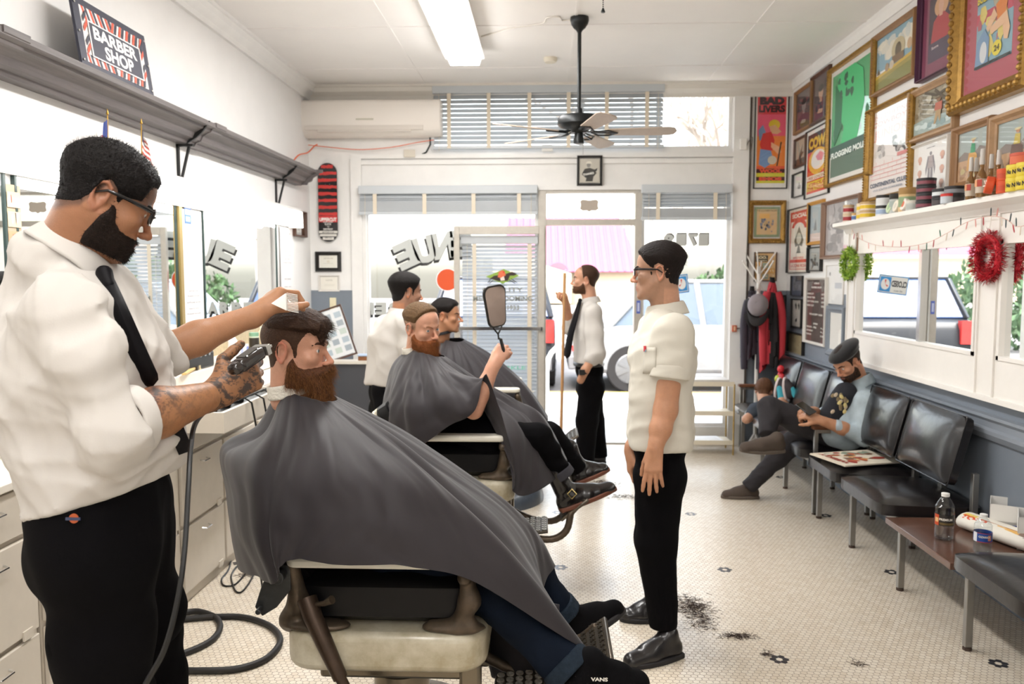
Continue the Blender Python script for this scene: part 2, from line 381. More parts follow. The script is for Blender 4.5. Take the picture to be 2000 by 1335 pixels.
# ---- aluminium door frame with its transom light
f = MB(); y0, y1 = YF-.02, YF+.09
f.box(wl1, dr0, y0, y1, 0, 2.36); f.box(dr1, wr0, y0, y1, 0, 2.36); f.box(dr0, dr1, y0, y1, 2.04, 2.095); f.box(dr0, dr1, y0, y1, 2.335, 2.36); f.box(dr0, dr1, YF-.01, YF+.2, 0, .015)
o = struct(f.build('trim_8', ALU, bevel=.003)); MB().box(dr0, dr1, YF+.04, YF+.045, 2.095, 2.335).build('pane', GL, o)
# ---- the door leaf swung open against the left window
door = MB(); W_, H_ = .835, 2.03
yd = YF-.075
dx0, dx1 = -.842, -.008
door.box(dx0, dx0+.052, yd-.022, yd+.022, .01, H_); door.box(dx1-.052, dx1, yd-.022, yd+.022, .01, H_)
door.box(dx0+.052, dx1-.052, yd-.022, yd+.022, H_-.075, H_); door.box(dx0+.052, dx1-.052, yd-.022, yd+.022, .01, .2)
d1 = struct(door.build('door_1', ALU, bevel=.003))
MB().box(dx0+.05, dx1-.05, yd-.003, yd+.003, .19, H_-.07).build('pane', GL, d1)
b = MB(); zb = fz(641); b.box(dx0+.02, dx1-.02, yd-.05, yd-.035, zb-.012, zb+.02); b.box(dx0+.01, dx0+.03, yd-.05, yd-.02, zb-.012, zb+.02); b.box(dx1-.03, dx1-.01, yd-.05, yd-.02, zb-.012, zb+.02)
b.build('push_bar', mat('chrome', '#d8d8d6', rough=.12, metal=1), d1)
b = MB(); b.box(-.4, .0, YF-.06, YF-.03, 2.0, 2.03); 
# outer face sign-writing on the door glass
a = Art(W_, 1.0, '#000000'); a.mb = MB(); a.k = 1
def dpx(px, py): p = PY(px, py, yd-.004); return ((p.x-dx0)/W_, p.z-1.0)
cx_, cz_ = dpx(982, 538)
a.poly([dpx(949, 540), dpx(984, 525), dpx(1014, 538), dpx(982, 554)], '#8fae4a')
a.poly([dpx(955, 545), dpx(965, 538), dpx(985, 536), dpx(1000, 530), dpx(1010, 535), dpx(1004, 538), dpx(996, 538), dpx(992, 548), dpx(975, 549), dpx(962, 545)], '#3a2c26')
for p, q in ((((958, 546)), (952, 553)), ((963, 547), (955, 554)), ((994, 546), (1006, 553)), ((998, 544), (1010, 552))): a.line([dpx(*p), dpx(*q)], .007, '#2a2524')
a.poly([dpx(972, 541), dpx(974, 531), dpx(981, 527), dpx(986, 531), dpx(988, 537), dpx(980, 543)], '#e0714c')
a.ell(*dpx(984, 531), .012, .01, '#d8482a'); a.poly([dpx(977, 543), dpx(984, 539), dpx(986, 547), dpx(978, 548)], '#e8dcd0')
for t, py, wpx in (('QUALITY', 565, 80), ("MEN'S GROOMING", 582, 116), ('SINCE 1933', 600, 64)):
    u, v = dpx(982, py+5); a.text(t, u, v, .042, '#8d908a', w=wpx/176, bold=.03)
a.text('PIRKLE', dpx(1000, 718)[0], dpx(1000, 721)[1], .032, '#7fc6ae', w=.3, bold=.02)
o = a.mb.build('sign_writing', VC, d1); o.location = (dx0, yd-.0045, 1.0)
# ---- venetian blinds
SLAT = mat('blind_slat', '#c4c9cd', rough=.35, trans=0, noise=.08, ns=2); TAPE = mat('blind_tape', '#e6dac6', rough=.7); HEAD = mat('blind_headrail', '#c9ced2', rough=.35)
def blind(name, label, x0, x1, z1, z0, y, tapes, n, parent=None, stack=0, group=None, tl=.021):
    root = thing(name, label, 'blind', ((x0+x1)/2, y, z0), group=group) if parent is None else parent
    ox, oy, oz = ((x0+x1)/2, y, z0) if parent is None else (0, 0, 0)
    T0 = Matrix.Translation((-ox, -oy, -oz))
    h = MB(); h.T = T0; h.box(x0, x1, y-.035, y+.025, z1-.075, z1); h.build('headrail', HEAD, root, bevel=.004)
    s = MB(); s.T = T0; top = z1-.085; bot = z0+.04+stack
    for k in range(n):
        z = top-(top-bot)*(k+.5)/n; s.add([(x0+.01, y-.02, z-tl), (x1-.01, y-.02, z-tl), (x1-.01, y+.016, z+tl), (x0+.01, y+.016, z+tl)], [(0, 1, 2, 3)])
    for k in range(int(stack/.006)): s.box(x0+.01, x1-.01, y-.024, y+.024, z0+.03+k*.006, z0+.034+k*.006)
    s.build('slats', SLAT, root, solid=.0015)
    r_ = MB(); r_.T = T0; r_.box(x0, x1, y-.025, y+.025, z0, z0+.028); r_.build('bottom_rail', HEAD, root, bevel=.003)
    for t in tapes: q = MB(); q.T = T0; q.box(t-.018, t+.018, y-.030, y-.028, z0+.005, z1-.07); q.build('tape', TAPE, root)
    q = MB(); q.T = T0
    for t in (x0+.06, x1-.06): q.tube([(t, y-.04, z1-.08), (t+.004, y-.04, (z0+z1)/2), (t, y-.04, z0-.02)], .0018, 5)
    q.build('cord', TAPE, root); return root
F = lambda px: PY(px, 300, YF-.06).x
blind('venetian_blind', 'wide pale blue venetian blind half lowered over the transom window', F(846), F(1296), fz(168), fz(292), YF-.06, [F(x) for x in (878, 955, 1034, 1110, 1184, 1262)], 11)
blind('venetian_blind', 'raised blind with cream tapes above the left display window', F(700), F(1050), 2.40, fz(419), YF-.06, [F(x) for x in (732, 829, 925, 1014)], 3, stack=.09)
blind('venetian_blind', 'raised blind with cream tapes above the right window beside the door', F(1254), F(1431), 2.40, fz(431), YF-.06, [F(x) for x in (1286, 1398)], 4, stack=.08)
blind('b', '', dx0+.06, dx1-.06, H_-.085, .21, yd+.052, [PY(926, 500, yd).x, PY(1034, 500, yd).x], 46, parent=d1, tl=.014)
# ---- sign-writing on the display windows (read from the street, so mirrored in here)
def glass_writing(name, label, cat, items, y=YF+.045):
    o = thing(name, label, cat, (0, y, 0)); return o
SILV = mat('silver_leaf_letter', '#c7cac7', rough=.3, metal=.3); SHAD = mat('black_letter_shadow', '#16181a', rough=.4)
def letters(txt, centers, hpx, wpx, yp, root, rots, shadow=True, ofs=(.012, .028)):
    for ch, (px, py), r in zip(txt, centers, rots):
        V, F_, wd = textmesh(ch, .06, 0)
        p = PY(px, py, yp); h = hpx*yp/FPX; sx = wpx*yp/FPX/wd
        for (dx, dz, dy, m_, nm) in (((0, 0, 0, SILV, 'letter'),) + (((-ofs[0], -ofs[1], .003, SHAD, 'letter_shadow'),) if shadow else ())):
            bb = MB(); vs = []
            for q in V:
                x = -(q[0]*sx - wd*sx/2); z = (q[1]-.5)*h; c, s_ = math.cos(r), math.sin(r)
                vs.append((p.x+x*c-z*s_+dx, yp+dy, p.z+x*s_+z*c+dz))
            bb.add(vs, F_); bb.build(nm, m_, root)
YG = YF+.0555
r = thing('window_lettering', 'arched silver lettering with black drop shadow across the left window', 'lettering')
letters('EUNE', [(793, 497), (829, 487), (866, 479), (900, 475)], 44, 42, YG, r, [.42, .26, .16, .05])
r = thing('window_lettering', 'silver street number painted on the window right of the door', 'lettering')
letters('9171', [(1306, 469), (1330, 468), (1352, 468), (1374, 468)], 20, 19, YG, r, [0, 0, 0, 0], ofs=(-.008, -.01))
r = thing('window_lettering', 'lower silver lettering on the left window, seen in the wall mirror', 'lettering')
letters('REBRAB', [(720+i*24, 602) for i in range(6)], 21, 22, YG, r, [0]*6)
# round orange sticker
b = MB(); p = PY(874, 546, YG); b.lathe([(.108, 0), (.108, .002)], c=(p.x, YG, p.z), R=rotm(PI/2, 0, 0), n=40); b.col = srgb('#e2592b')
b.lathe([(.1, .001), (.1, .003)], c=(p.x, YG, p.z), R=rotm(PI/2, 0, 0), n=40, col=srgb('#e2592b'))
tag(b.build('round_sticker', VC), 'round orange sticker on the glass behind the barber with his back turned', 'sticker')
# closed / hours sticker
a = Art(.27, .17, '#3f8fd0'); a.rect(.03, .06, .97, .94, '#f2f2ee'); a.rect(.58, .1, .95, .9, '#3f9be0'); a.ell(.765, .5, .15, .3, '#f6f6f6'); a.poly([(.765, .5), (.74, .75), (.8, .74)], '#e03a2a'); a.poly([(.765, .5), (.66, .42), (.7, .36)], '#e03a2a')
a.text('CLOSED', .3, .42, .3, '#22242c', w=.52, bold=.04); a.text('will return', .3, .15, .1, '#9aa0a6', w=.3)
o = a.mb.build('hours_sticker', PRINT); p = PY(1290, 577, YG-.02); o.location = (p.x, YG-.006, p.z); o.rotation_euler = (0, -.12, 0)
tag(o, 'blue and white closed sign with a clock on the window right of the door', 'sticker')
b = MB(); b.box(0, .035, -.002, 0, 0, .12, col=srgb('#5b6ec4')); b.box(.008, .027, -.003, 0, .02, .1, col=srgb('#c8d0ee')); o = b.build('jamb_sticker', VC); p = PY(1243, 612, YF-.021); o.location = p
tag(o, 'small blue vertical sticker on the door jamb', 'sticker')
# hanging plaque in the door transom
b = MB(); p = PY(1151, 400, YF-.05)
pl = [(-.085, -.035), (-.06, -.052), (-.02, -.05), (0, -.062), (.02, -.05), (.06, -.052), (.085, -.035), (.078, 0), (.085, .035), (.06, .05), (0, .042), (-.06, .05), (-.085, .035), (-.078, 0)]
b.prism(pl, .012, O=p); r = tag(b.build('hanging_plaque', mat('plaque_wood', '#b3a79a', rough=.6)), 'small scalloped plaque hanging from wires in the glass above the door', 'plaque')
b = MB(); [b.tube([(p.x+s*.07, p.y+.006, p.z+.045), (p.x+s*.07, p.y+.006, p.z+.12)], .0015, 5) for s in (-1, 1)]; b.build('wire', ALU, r)
# ================================================================== OUTSIDE
ASPH = mat('asphalt', '#8d8a88', rough=.85, noise=.15, ns=5); CONC = mat('concrete_pavement', '#cfcac2', rough=.8, noise=.08, ns=3)
struct(MB().box(-30, 30, YF+.25, YF+3.4, -.06, -.01).build('ground_1', CONC))
struct(MB().box(-60, 60, YF+3.4, 60, -.2, -.12).build('ground_2', ASPH))
b = MB(); b.box(-30, 30, YF+3.4, YF+3.55, -.2, -.01); struct(b.build('ground_3', mat('yellow_kerb', '#d9b65c', rough=.7)))
# building opposite: cream stucco, red metal hipped roof
STUC = mat('cream_stucco', '#b5aa92', rough=.85, noise=.06, ns=4); REDR = mat('red_metal_roof', '#8f5366', rough=.85, spec=.15, noise=.06, ns=3)
yb = 24.0
r = thing('restaurant_building', 'cream building across the street under a raspberry coloured metal roof', 'building', (0, yb, 0))
def bl(n, m_, bb, **k): bb.T = Matrix.Translation((0, -yb, 0)); return bb.build(n, m_, r, **k)
z0 = PY(1180, 524, yb-1).z; bb = MB(); bb.box(-2.2, 5.2, yb, yb+8, -.2, z0+.2); bl('wall', STUC, bb)
g0 = PY(1068, 500, yb-.1); g1 = PY(1165, 530, yb-.1)
bb = MB(); bb.prism([(-3, 0), (g1.x, 0), (g1.x, g1.z), (g0.x, g0.z), (g0.x-.3, g0.z+.5), (-3, g0.z+.6)], .2, O=(0, yb-1.05, 0)); bl('gable_wall', STUC, bb)
bb = MB(); z0 = PY(1180, 524, yb-1).z
bb.add([(-2.4, yb-.8, z0), (5.6, yb-.8, z0), (4.6, yb+4, z0+3.4), (-2.4, yb+4, z0+3.4)], [(0, 1, 2, 3)])
x = -2.2
while x < 5.4: bb.bar((x, yb-.82, z0+.03), (x-.1, yb+3.9, z0+3.42), .06, .06); x += .42
bl('roof', REDR, bb, solid=.05)
bb = MB(); p0 = PY(1183, 535-20+0, yb); 
w0 = PY(1183, 503, yb-.52); w1 = PY(1230, 535, yb-.52)
bb.box(w0.x, w1.x, yb-.05, yb+.02, 1.45, 2.25); wn_ = bl('window', mat('pale_sash', '#e3e6ea', rough=.3), bb)
bb = MB(); xm = (w0.x+w1.x)/2
for (q0, q1) in ((w0.x+.05, xm-.03), (xm+.03, w1.x-.05)):
    bb.box(q0, q1, yb-.07, yb-.04, 1.52, 1.83); bb.box(q0, q1, yb-.07, yb-.04, 1.87, 2.19)
bb.T = Matrix.Translation((0, -yb, 0)); bb.build('window_pane', mat('far_glass', '#b9c8d8', rough=.1), wn_)
bb = MB(); bb.lathe([(.55, 0), (.62, .02), (.62, .12), (.5, .12)], c=(PY(1115, 515, yb-.6).x, yb-.6, 1.7), R=rotm(PI/2, 0, 0), n=28); bb.box(PY(1115, 515, yb-.6).x-.6, PY(1115, 515, yb-.6).x+.6, yb-.62, yb-.55, .2, 1.7); bl('arched_door', mat('door_red', '#8c4a58', rough=.5), bb)
# long pink-roofed neighbour seen through the left window
r = thing('long_building', 'long low building with a pink roof seen through the left window', 'building', (-9, 26, 0)); yb = 26
def bl2(n, m_, bb): bb.T = Matrix.Translation((9, -26, 0)); return bb.build(n, m_, r)
bb = MB(); bb.box(-16, -3.4, 26.2, 30, -.2, 2.6); bl2('wall', STUC, bb)
bb = MB(); za = PY(800, 461, 26).z; zc = PY(800, 432, 27).z; bb.add([(-16, 25.6, za), (-2.4, 25.6, za), (-2.9, 27.4, zc+.15), (-16, 27.4, zc+.15)], [(0, 1, 2, 3)]); bl2('roof', REDR, bb)
bb = MB(); bb.box(-5.6, -3.6, 26.1, 26.25, .9, 1.6, col=srgb('#4d6fae')); bb.box(-5.6, -3.6, 26.05, 26.25, .7, .9, col=srgb('#c33a4a')); bb.box(-8, -7.2, 26.05, 26.25, .2, 1.5, col=srgb('#b8bcc4')); bl2('signboard', VC, bb)
# hedge and trees
def foliage(name, label, cat, c, r3, n, col, leaf, seed, branches=None, group=None, trunkcol='#c5bcb4'):
    rd = random.Random(seed); root = thing(name, label, cat, c, group=group); bb = MB()
    for _ in range(n):
        while True:
            q = Vector((rd.uniform(-1, 1), rd.uniform(-1, 1), rd.uniform(-1, 1)))
            if .35 < q.length < 1: break
        p = Vector((q.x*r3[0], q.y*r3[1], r3[2]*(1+q.z))); R = Euler((rd.uniform(0, 6), rd.uniform(0, 6), rd.uniform(0, 6))).to_matrix()
        s_ = leaf*rd.uniform(.6, 1.3); bb.add([p+R@Vector(v)*s_ for v in ((-1, 0, 0), (0, -.5, 0), (1, 0, 0), (0, .5, 0))], [(0, 1, 2, 3)])
    bb.build('foliage', mat(name+'_leaves_%s' % col, col, rough=.7, noise=.4, ns=1.5), root)
    return root
r = foliage('hedge', 'clipped green hedge along the far kerb right of the door', 'hedge', (6.3, 20.5, -.1), (2.9, .7, 1.1), 5200, '#3d5a34', .1, 4)
def tree(name, label, base, h, spread, seed, depth=5, col='#a89e94'):
    rd = random.Random(seed); bb = MB(); root = thing(name, label, 'tree', base)
    def br(p, d, L, r_, k):
        q = p+d*L; m1 = p+d*L*.5+Vector((rd.uniform(-1, 1), rd.uniform(-1, 1), rd.uniform(-.5, .5)))*L*.08
        bb.tube([p, m1, q], [r_, r_*.85, r_*.7], 6, caps=False)
        if k <= 0: return
        for _ in range(3 if k > 1 else 4):
            e = (d+Vector((rd.uniform(-1, 1), rd.uniform(-1, 1), rd.uniform(-.2, .7)))*spread).normalized(); br(q, e, L*rd.uniform(.6, .85), r_*.62, k-1)
    br(Vector((0, 0, 0)), Vector((.05, 0, 1)), h, .16, depth); bb.build('trunk_and_branches', mat('pale_bark', col, rough=.8), root, smooth=True)
    return root
t = tree('street_tree', 'bare pale street tree seen through the window right of the door', (3.75, 16.5, -.1), 1.9, .75, 11)
t = tree('street_tree', 'bare tree with fine twigs in front of the raspberry roof', (2.9, 21.0, -.1), 2.6, .8, 5, depth=5)
foliage('green_tree', 'green leafy tree far off through the left window', 'tree', (-6.6, 19, -.1), (1.9, 1.6, 1.2), 2600, '#56704e', .11, 8)
foliage('green_tree', 'low green shrub across the street, mirrored in the wall mirror', 'tree', (-12.5, 17, -.1), (3.2, 1.4, .95), 3600, '#4c6a4a', .11, 9)
# vehicles
PALEG = mat('pale_car_glass', '#5f6c7a', rough=.1, coat=.5); CARG = mat('silver_car_paint', '#8f9194', rough=.4, metal=.2, coat=.3); TYRE = mat('tyre_rubber', '#2b2a2b', rough=.8); CGL = mat('car_glass', '#2a4470', rough=.15, coat=.5); RIM = mat('wheel_alloy', '#7d7f82', rough=.4, metal=.5)
def car(name, label, loc, rz, body, L=4.6, W=1.85, H=1.5, suv=False, glass=None, tail=False):
    r = thing(name, label, 'car', loc, rz)
    hb = .95 if not suv else 1.08; z0 = .28
    prof = [(-L/2, z0+.15), (-L/2+.05, hb-.15), (-L/2+.15, hb), (-L*.2, hb+.04), (L*.28, hb+.02), (L/2-.12, hb-.12), (L/2, hb-.35), (L/2-.02, z0+.1), (L/2-.2, z0), (-L/2+.2, z0)]
    bb = MB(); bb.prism(prof, W, O=(0, -W/2, 0)); bb.build('body', body, r, bevel=.06)
    cab = [(-L*.46 if suv else -L*.38, hb), (-L*.40 if suv else -L*.24, H), (L*.06, H+.02), (L*.24, hb)]
    bb = MB(); n = 4
    vs = [(u, -W/2+.06, v) if v < H-.05 else (u, -W/2+.22, v) for u, v in cab]+[(u, W/2-.06, v) if v < H-.05 else (u, W/2-.22, v) for u, v in cab]
    bb.add(vs, [(0, 1, 2, 3), (7, 6, 5, 4)]+[(i, i+4, (i+1) % 4+4, (i+1) % 4) for i in range(4)]); bb.build('cabin', glass or CGL, r, bevel=.03)
    bb = MB(); bb.box(-L*.40 if suv else -L*.24, L*.06, -W/2+.2, W/2-.2, H-.015, H+.035)
    for (u, v) in cab:
        pass
    for i in range(3):
        if i == 1: continue
        for s_ in (0, 4): bb.bar(vs[i+s_], vs[i+1+s_], .07, .07)
    bb.bar(((cab[0][0]+cab[3][0])/2, -W/2+.06, hb), ((cab[1][0]+cab[2][0])/2, -W/2+.21, H), .08, .06); bb.bar(((cab[0][0]+cab[3][0])/2, W/2-.06, hb), ((cab[1][0]+cab[2][0])/2, W/2-.21, H), .08, .06)
    bb.build('roof_and_pillars', body, r, bevel=.015)
    for x in (-L*.31, L*.32):
        for s_ in (-1, 1):
            bb = MB(); bb.lathe([(.2, -.1), (.33, -.11), (.35, -.08), (.35, .08), (.33, .11), (.2, .1)], c=(x, s_*(W/2-.1), .35), R=rotm(PI/2, 0, 0), n=28); wh = bb.build('wheel', TYRE, r, smooth=True)
            bb = MB(); bb.lathe([(.05, .125), (.2, .11), (.22, .1)], c=(x, s_*(W/2-.1), .35), R=rotm(-s_*PI/2, 0, 0), n=28)
            for k in range(7): a = k*2*PI/7; bb.bar((x, s_*(W/2+.02), .35), (x+.21*math.cos(a), s_*(W/2+.01), .35+.21*math.sin(a)), .035, .02, up=(0, 1, 0))
            bb.build('hub', RIM, wh)
    bb = MB()
    for s_ in (-1, 1): bb.box(-L/2-.01, -L/2+.1, s_*(W/2-.12)-.1, s_*(W/2-.12)+.1, hb-.35, hb-.02)
    bb.build('tail_light', mat('tail_lamp_red', '#c22f2c', rough=.2, coat=1), r)
    bb = MB(); bb.box(-L/2-.06, -L/2+.05, -W/2+.05, W/2-.05, z0+.05, z0+.25); bb.build('bumper', mat('bumper_grey', '#77787c', rough=.4), r, bevel=.02)
    return r
car('parked_suv', 'dark estate car with blue tinted window left of the man with the broom', (-.78, 14.1, -.12), PI/2, mat('dark_car_paint', '#202329', rough=.4, metal=.1, coat=.3), suv=True, H=1.65)
car('parked_pickup', 'silver pickup with an alloy wheel parked behind the man with the broom', (2.6, 12.8, -.12), 0, CARG, L=4.4, H=1.6, suv=False, glass=PALEG)
car('parked_car', 'white car parked outside the window right of the door', (7.5, 14.0, -.12), PI, mat('white_car_paint', '#e6e6e6', rough=.25, coat=.5), H=1.45, glass=PALEG)
car('parked_car', 'white car outside the left window, mirrored behind the lettering', (-6.2, 12.8, -.12), .05, mat('white_car_paint'), H=1.5, glass=PALEG)
# bicycle rack hoop beside the door
b = MB(); p0 = PZ(1072, 770, -.01); q = Vector((.02, 9.4, -.02)); b.tube([q+Vector((0, 0, 0)), q+Vector((0, 0, .55))]+[q+Vector((.28-.28*math.cos(t), 0, .55+.28*math.sin(t))) for t in [PI*k/10 for k in range(1, 10)]]+[q+Vector((.56, 0, .55)), q+Vector((.56, 0, 0))], .03, 10)
tag(b.build('bike_rack', mat('white_powder_coat', '#e9e9e7', rough=.35), smooth=True), 'white hoop bicycle rack on the pavement outside the door', 'bike rack')
# facade outside so that the light from above is blocked like a real shop front
b = MB(); b.box(-12, 12, YF+.2, YF+.4, CEIL, 4.6); b.box(-12, XL-.2, YF, YF+.3, -.1, CEIL); b.box(XR+.2, 12, YF, YF+.3, -.1, CEIL); struct(b.build('wall_facade', CONC))
# ================================================================== LEFT WALL: cornice, lamps, mirrors, cabinets
CHROME = mat('chrome', '#d8d8d6', rough=.12, metal=1); STEEL = mat('dull_steel', '#a9a7a3', rough=.35, metal=.9)
GREYW = mat('weathered_grey_wood', '#77706f', rough=.5, noise=.35, ns=30, stretch=(1, .06, 1), bump=.15, bs=60)
yc0, yc1 = .8, 7.2
b = MB(); prof = [(0, 0), (.06, 0), (.07, .02), (.1, .03), (.115, .06), (.15, .08), (.165, .085), (.17, .1), (.2, .105), (.2, .13), (0, .13)]
b.prism(prof, yc1-yc0, O=(XL, yc0, 2.365), U=(1, 0, 0), V=(0, 0, 1), W=(0, 1, 0))
for y in (3.02, 4.98): b.prism([(u+.006 if u > 0 else u, v+(.006 if v > .1 else -.004)) for u, v in prof], .16, O=(XL, y, 2.365), U=(1, 0, 0), V=(0, 0, 1), W=(0, 1, 0))
b.prism([(u+.05 if u > .05 else u, v+.01) for u, v in prof], .02, O=(XL, yc1-.02, 2.36), U=(1, 0, 0), V=(0, 0, 1), W=(0, 1, 0))
struct(b.build('trim_9', GREYW))
for i, px in enumerate((378, 560)):
    y = PX(px, 300, -2.1).y; b = MB()
    b.box(XL, XL+.012, y-.012, y+.012, 2.10, 2.36); b.box(XL, -2.1, y-.012, y+.012, 2.345, 2.36)
    b.bar((XL+.012, y, 2.11), (-2.125, y, 2.35), .014, .014); b.prism([(.14, .13), (.205, .13), (.185, .1), (.155, .06), (.12, .03), (.06, -.006)], .014, O=(XL, y-.007, 2.365), U=(1, 0, 0), V=(0, 0, 1), W=(0, 1, 0))
    tag(b.build('shelf_bracket', BLACK), ('thin black bracket under the cornice nearer the camera', 'thin black bracket under the far end of the cornice')[i], 'bracket')
# lamp box over the mirrors
LAMP = mat('lit_diffuser', (1, .985, .965), rough=.5, emit=2.6)
r = thing('mirror_lamp', 'long white fluorescent light box running over the wall mirrors', 'lamp', (XL, 3.9, 2.0))
def loc(r, bb): bb.T = Matrix.Translation(-r.location); return bb
bb = loc(r, MB()); bb.box(XL, -2.06, 1.0, 6.95, 2.115, 2.135); bb.box(XL, XL+.03, 1.0, 6.95, 1.99, 2.12); bb.box(XL, -2.06, 6.93, 6.95, 1.98, 2.13); bb.box(XL, -2.06, 1.0, 1.02, 1.98, 2.13); bb.build('housing', WHITE2, r)
bb = loc(r, MB())
for y0_, y1_ in ((1.02, 3.2), (3.215, 5.1), (5.115, 6.93)): bb.box(-2.09, -2.065, y0_, y1_, 1.985, 2.112)
bb.build('diffuser', LAMP, r, bevel=.008)
bb = loc(r, MB()); bb.box(-2.1, -2.058, 1.0, 6.95, 2.02, 2.026); bb.build('seam_strip', mat('greenish_metal_edge', '#a9b0a0', rough=.3, metal=.5), r)
# mirrors
MX = XL+.012; MIR = mirrormat(); GOLDE = mat('yellowed_edge', '#a8915c', rough=.4, metal=.4); DKE = mat('dark_mirror_edge', '#3a4a48', rough=.25)
def my(px, py=500): return PX(px, py, MX).y
zb, zt = PX(345, 642, MX).z, 1.99
def wall_mirror(y0_, y1_, label):
    m_ = MB().box(XL, MX, y0_, y1_, zb, zt).build('wall_mirror', MIR); tag(m_, label, 'mirror', 'mirrors along the left wall')
    for y in (y0_, y1_): MB().box(XL, MX+.006, y-.007, y+.007, zb, zt).build('edge_strip', DKE, m_)
    return m_
wall_mirror(my(35), my(345), 'large wall mirror behind the tattooed barber reflecting the door blind')
wall_mirror(my(398), my(540), 'wall mirror reflecting the arched window lettering')
wall_mirror(1.2, my(13), 'mirror at the left edge of the picture behind the barber')
b = MB(); b.box(XL, MX+.02, my(345)+.01, my(352), zb, zt); tag(b.build('wooden_strip', GOLDE), 'narrow yellowed wooden strip between the mirror and the price list', 'trim')
for k, (p0, p1, lb) in enumerate(((354, 394, 'printed price list between two wall mirrors, blue sticker over it'), (547, 572, 'printed sheet on the wall past the last mirror'))):
    y0_, y1_ = my(p0), my(p1); a = Art(y1_-y0_, .78, '#f2eeec'); rd = random.Random(k)
    a.text('SERVICES', .5, .93, .018, '#9a98a0', w=.6); a.text('WAXING', .5, .44, .016, '#9a98a0', w=.5)
    for v in (.84, .78, .74, .70, .66, .62, .36, .32, .27, .22, .18): a.text(('haircut', 'beard trim', 'shave', 'kids cut')[rd.randrange(4)], .5, v, .012, '#a8a6ac', w=rd.uniform(.4, .7))
    o = a.mb.build('price_list', PRINT); o.location = (MX+.004, y0_, 1.2); o.rotation_euler = (0, 0, PI/2); tag(o, lb, 'poster')
a = Art(.09, .13, '#5b7fc4'); a.rect(.1, .72, .9, .92, '#dfe6f5'); a.rect(.1, .42, .9, .66, '#e8eef8'); a.rect(.15, .1, .85, .34, '#aabfe6'); a.text('OPEN', .5, .48, .12, '#3f63b4', w=.6)
o = a.mb.build('blue_sticker', PRINT); p = PX(361, 436, MX+.006); o.location = p; o.rotation_euler = (0, 0, PI/2); tag(o, 'small blue and white sticker at the top of the price list', 'sticker')
# colour snapshots strip at far left
a = Art(.1, .75, '#b7a58c'); rd = random.Random(2)
for k in range(9): a.rect(.08, .02+k*.107, .92, .105+k*.107, rd.choice(['#c96a5e', '#8e8a82', '#d9c3a2', '#7d8a78', '#a3a09c', '#c7a27f'])); a.noise(3, ['#5b4b42', '#d8cfc4', '#b34f46'], k, (.1, .9), (.03+k*.107, .1+k*.107), (.1, .02))
o = a.mb.build('photo_strip', PRINT); o.location = (MX+.004, my(13), 1.2); o.rotation_euler = (0, 0, PI/2); tag(o, 'vertical strip of small colour photographs between mirrors at the left edge', 'photos')
# splash panel, outlet
PLY = mat('speckled_laminate', '#d3c19c', rough=.5, noise=.25, ns=40)
struct(MB().box(XL, XL+.01, 1.0, 7.3, .9, zb).build('trim_10', PLY))
# framed picture at the end of the left wall, sign, flags
def framed(name, label, cat, W, H, loc, rz, fw, fd, fmat, art, mat_col='#f2eee6', mw=0, ry=0, back=True, carve=False, group=None):
    r = thing(name, label, cat, loc, rz, group); r.rotation_euler = (0, ry, rz)
    f = MB(); W2, H2 = W/2, H/2
    pr = [(0, 0), (fw, 0), (fw, -fd*.45), (fw*.75, -fd*.6), (fw*.45, -fd), (.15*fw, -fd), (0, -fd*.7)]
    cor = [(-W2, -H2, 1, 1), (W2, -H2, -1, 1), (W2, H2, -1, -1), (-W2, H2, 1, -1)]; n = len(pr); vs = []
    for (cx, cz, sx, sz) in cor:
        for (u, d) in pr: vs.append((cx+sx*u, d, cz+sz*u))
    fs = []
    for i in range(4):
        j = (i+1) % 4
        for k in range(n): fs.append((i*n+k, i*n+(k+1) % n, j*n+(k+1) % n, j*n+k))
    f.add(vs, fs)
    if carve:
        step = fw*.5; 
        for (cx, cz, sx, sz), (dx, cz2, _, _) in zip(cor, cor[1:]+cor[:1]):
            A = Vector((cx+sx*fw*.35, -fd, cz+sz*fw*.35)); nx = cor[(cor.index((cx, cz, sx, sz))+1) % 4]; B = Vector((nx[0]+nx[2]*fw*.35, -fd, nx[1]+nx[3]*fw*.35))
            L = (B-A).length; k = max(2, int(L/step))
            for i in range(k): f.ell(A.lerp(B, (i+.5)/k), (step*.42, fd*.22, step*.42), nu=8, nv=5)
    f.build('frame', fmat, r)
    if mw: q = MB(); q.box(-W2+fw*.8, W2-fw*.8, -fd*.25, -fd*.15, -H2+fw*.8, H2-fw*.8, col=srgb(mat_col)); q.build('mount', PRINT, r)
    o = art.mb.build('print', PRINT, r); o.location = (-art.W/2, -fd*.26, -art.H/2)
    g = MB(); g.box(-W2+fw*.9, W2-fw*.9, -fd*.40, -fd*.385, -H2+fw*.9, H2-fw*.9); g.build('picture_glass', glassmat('picture_glass', refl=.05), r)
    return r
BLK = mat('black_frame', '#1d1b1a', rough=.35); GOLD = mat('gilt_frame', '#a9823f', rough=.38, metal=.55, noise=.35, ns=40); WOOD1 = mat('oak_frame', '#9a7148', rough=.45, noise=.25, ns=20, stretch=(1, 1, .2)); DKW = mat('dark_wood_frame', '#5b3c2c', rough=.4, noise=.3, ns=20); WHF = mat('white_frame', '#e2ddd6', rough=.4)
p = PX(579, 437, XL); a = Art(.2, .15, '#f1efe9'); a.rect(.3, .1, .75, .9, '#dcdad6'); a.ell(.55, .45, .1, .3, '#9aa0a8')
framed('framed_picture', 'small dark-framed picture hung at the far end of the left wall', 'picture', .34, .23, (XL, p.y, p.z), PI/2, .02, .05, DKW, a)
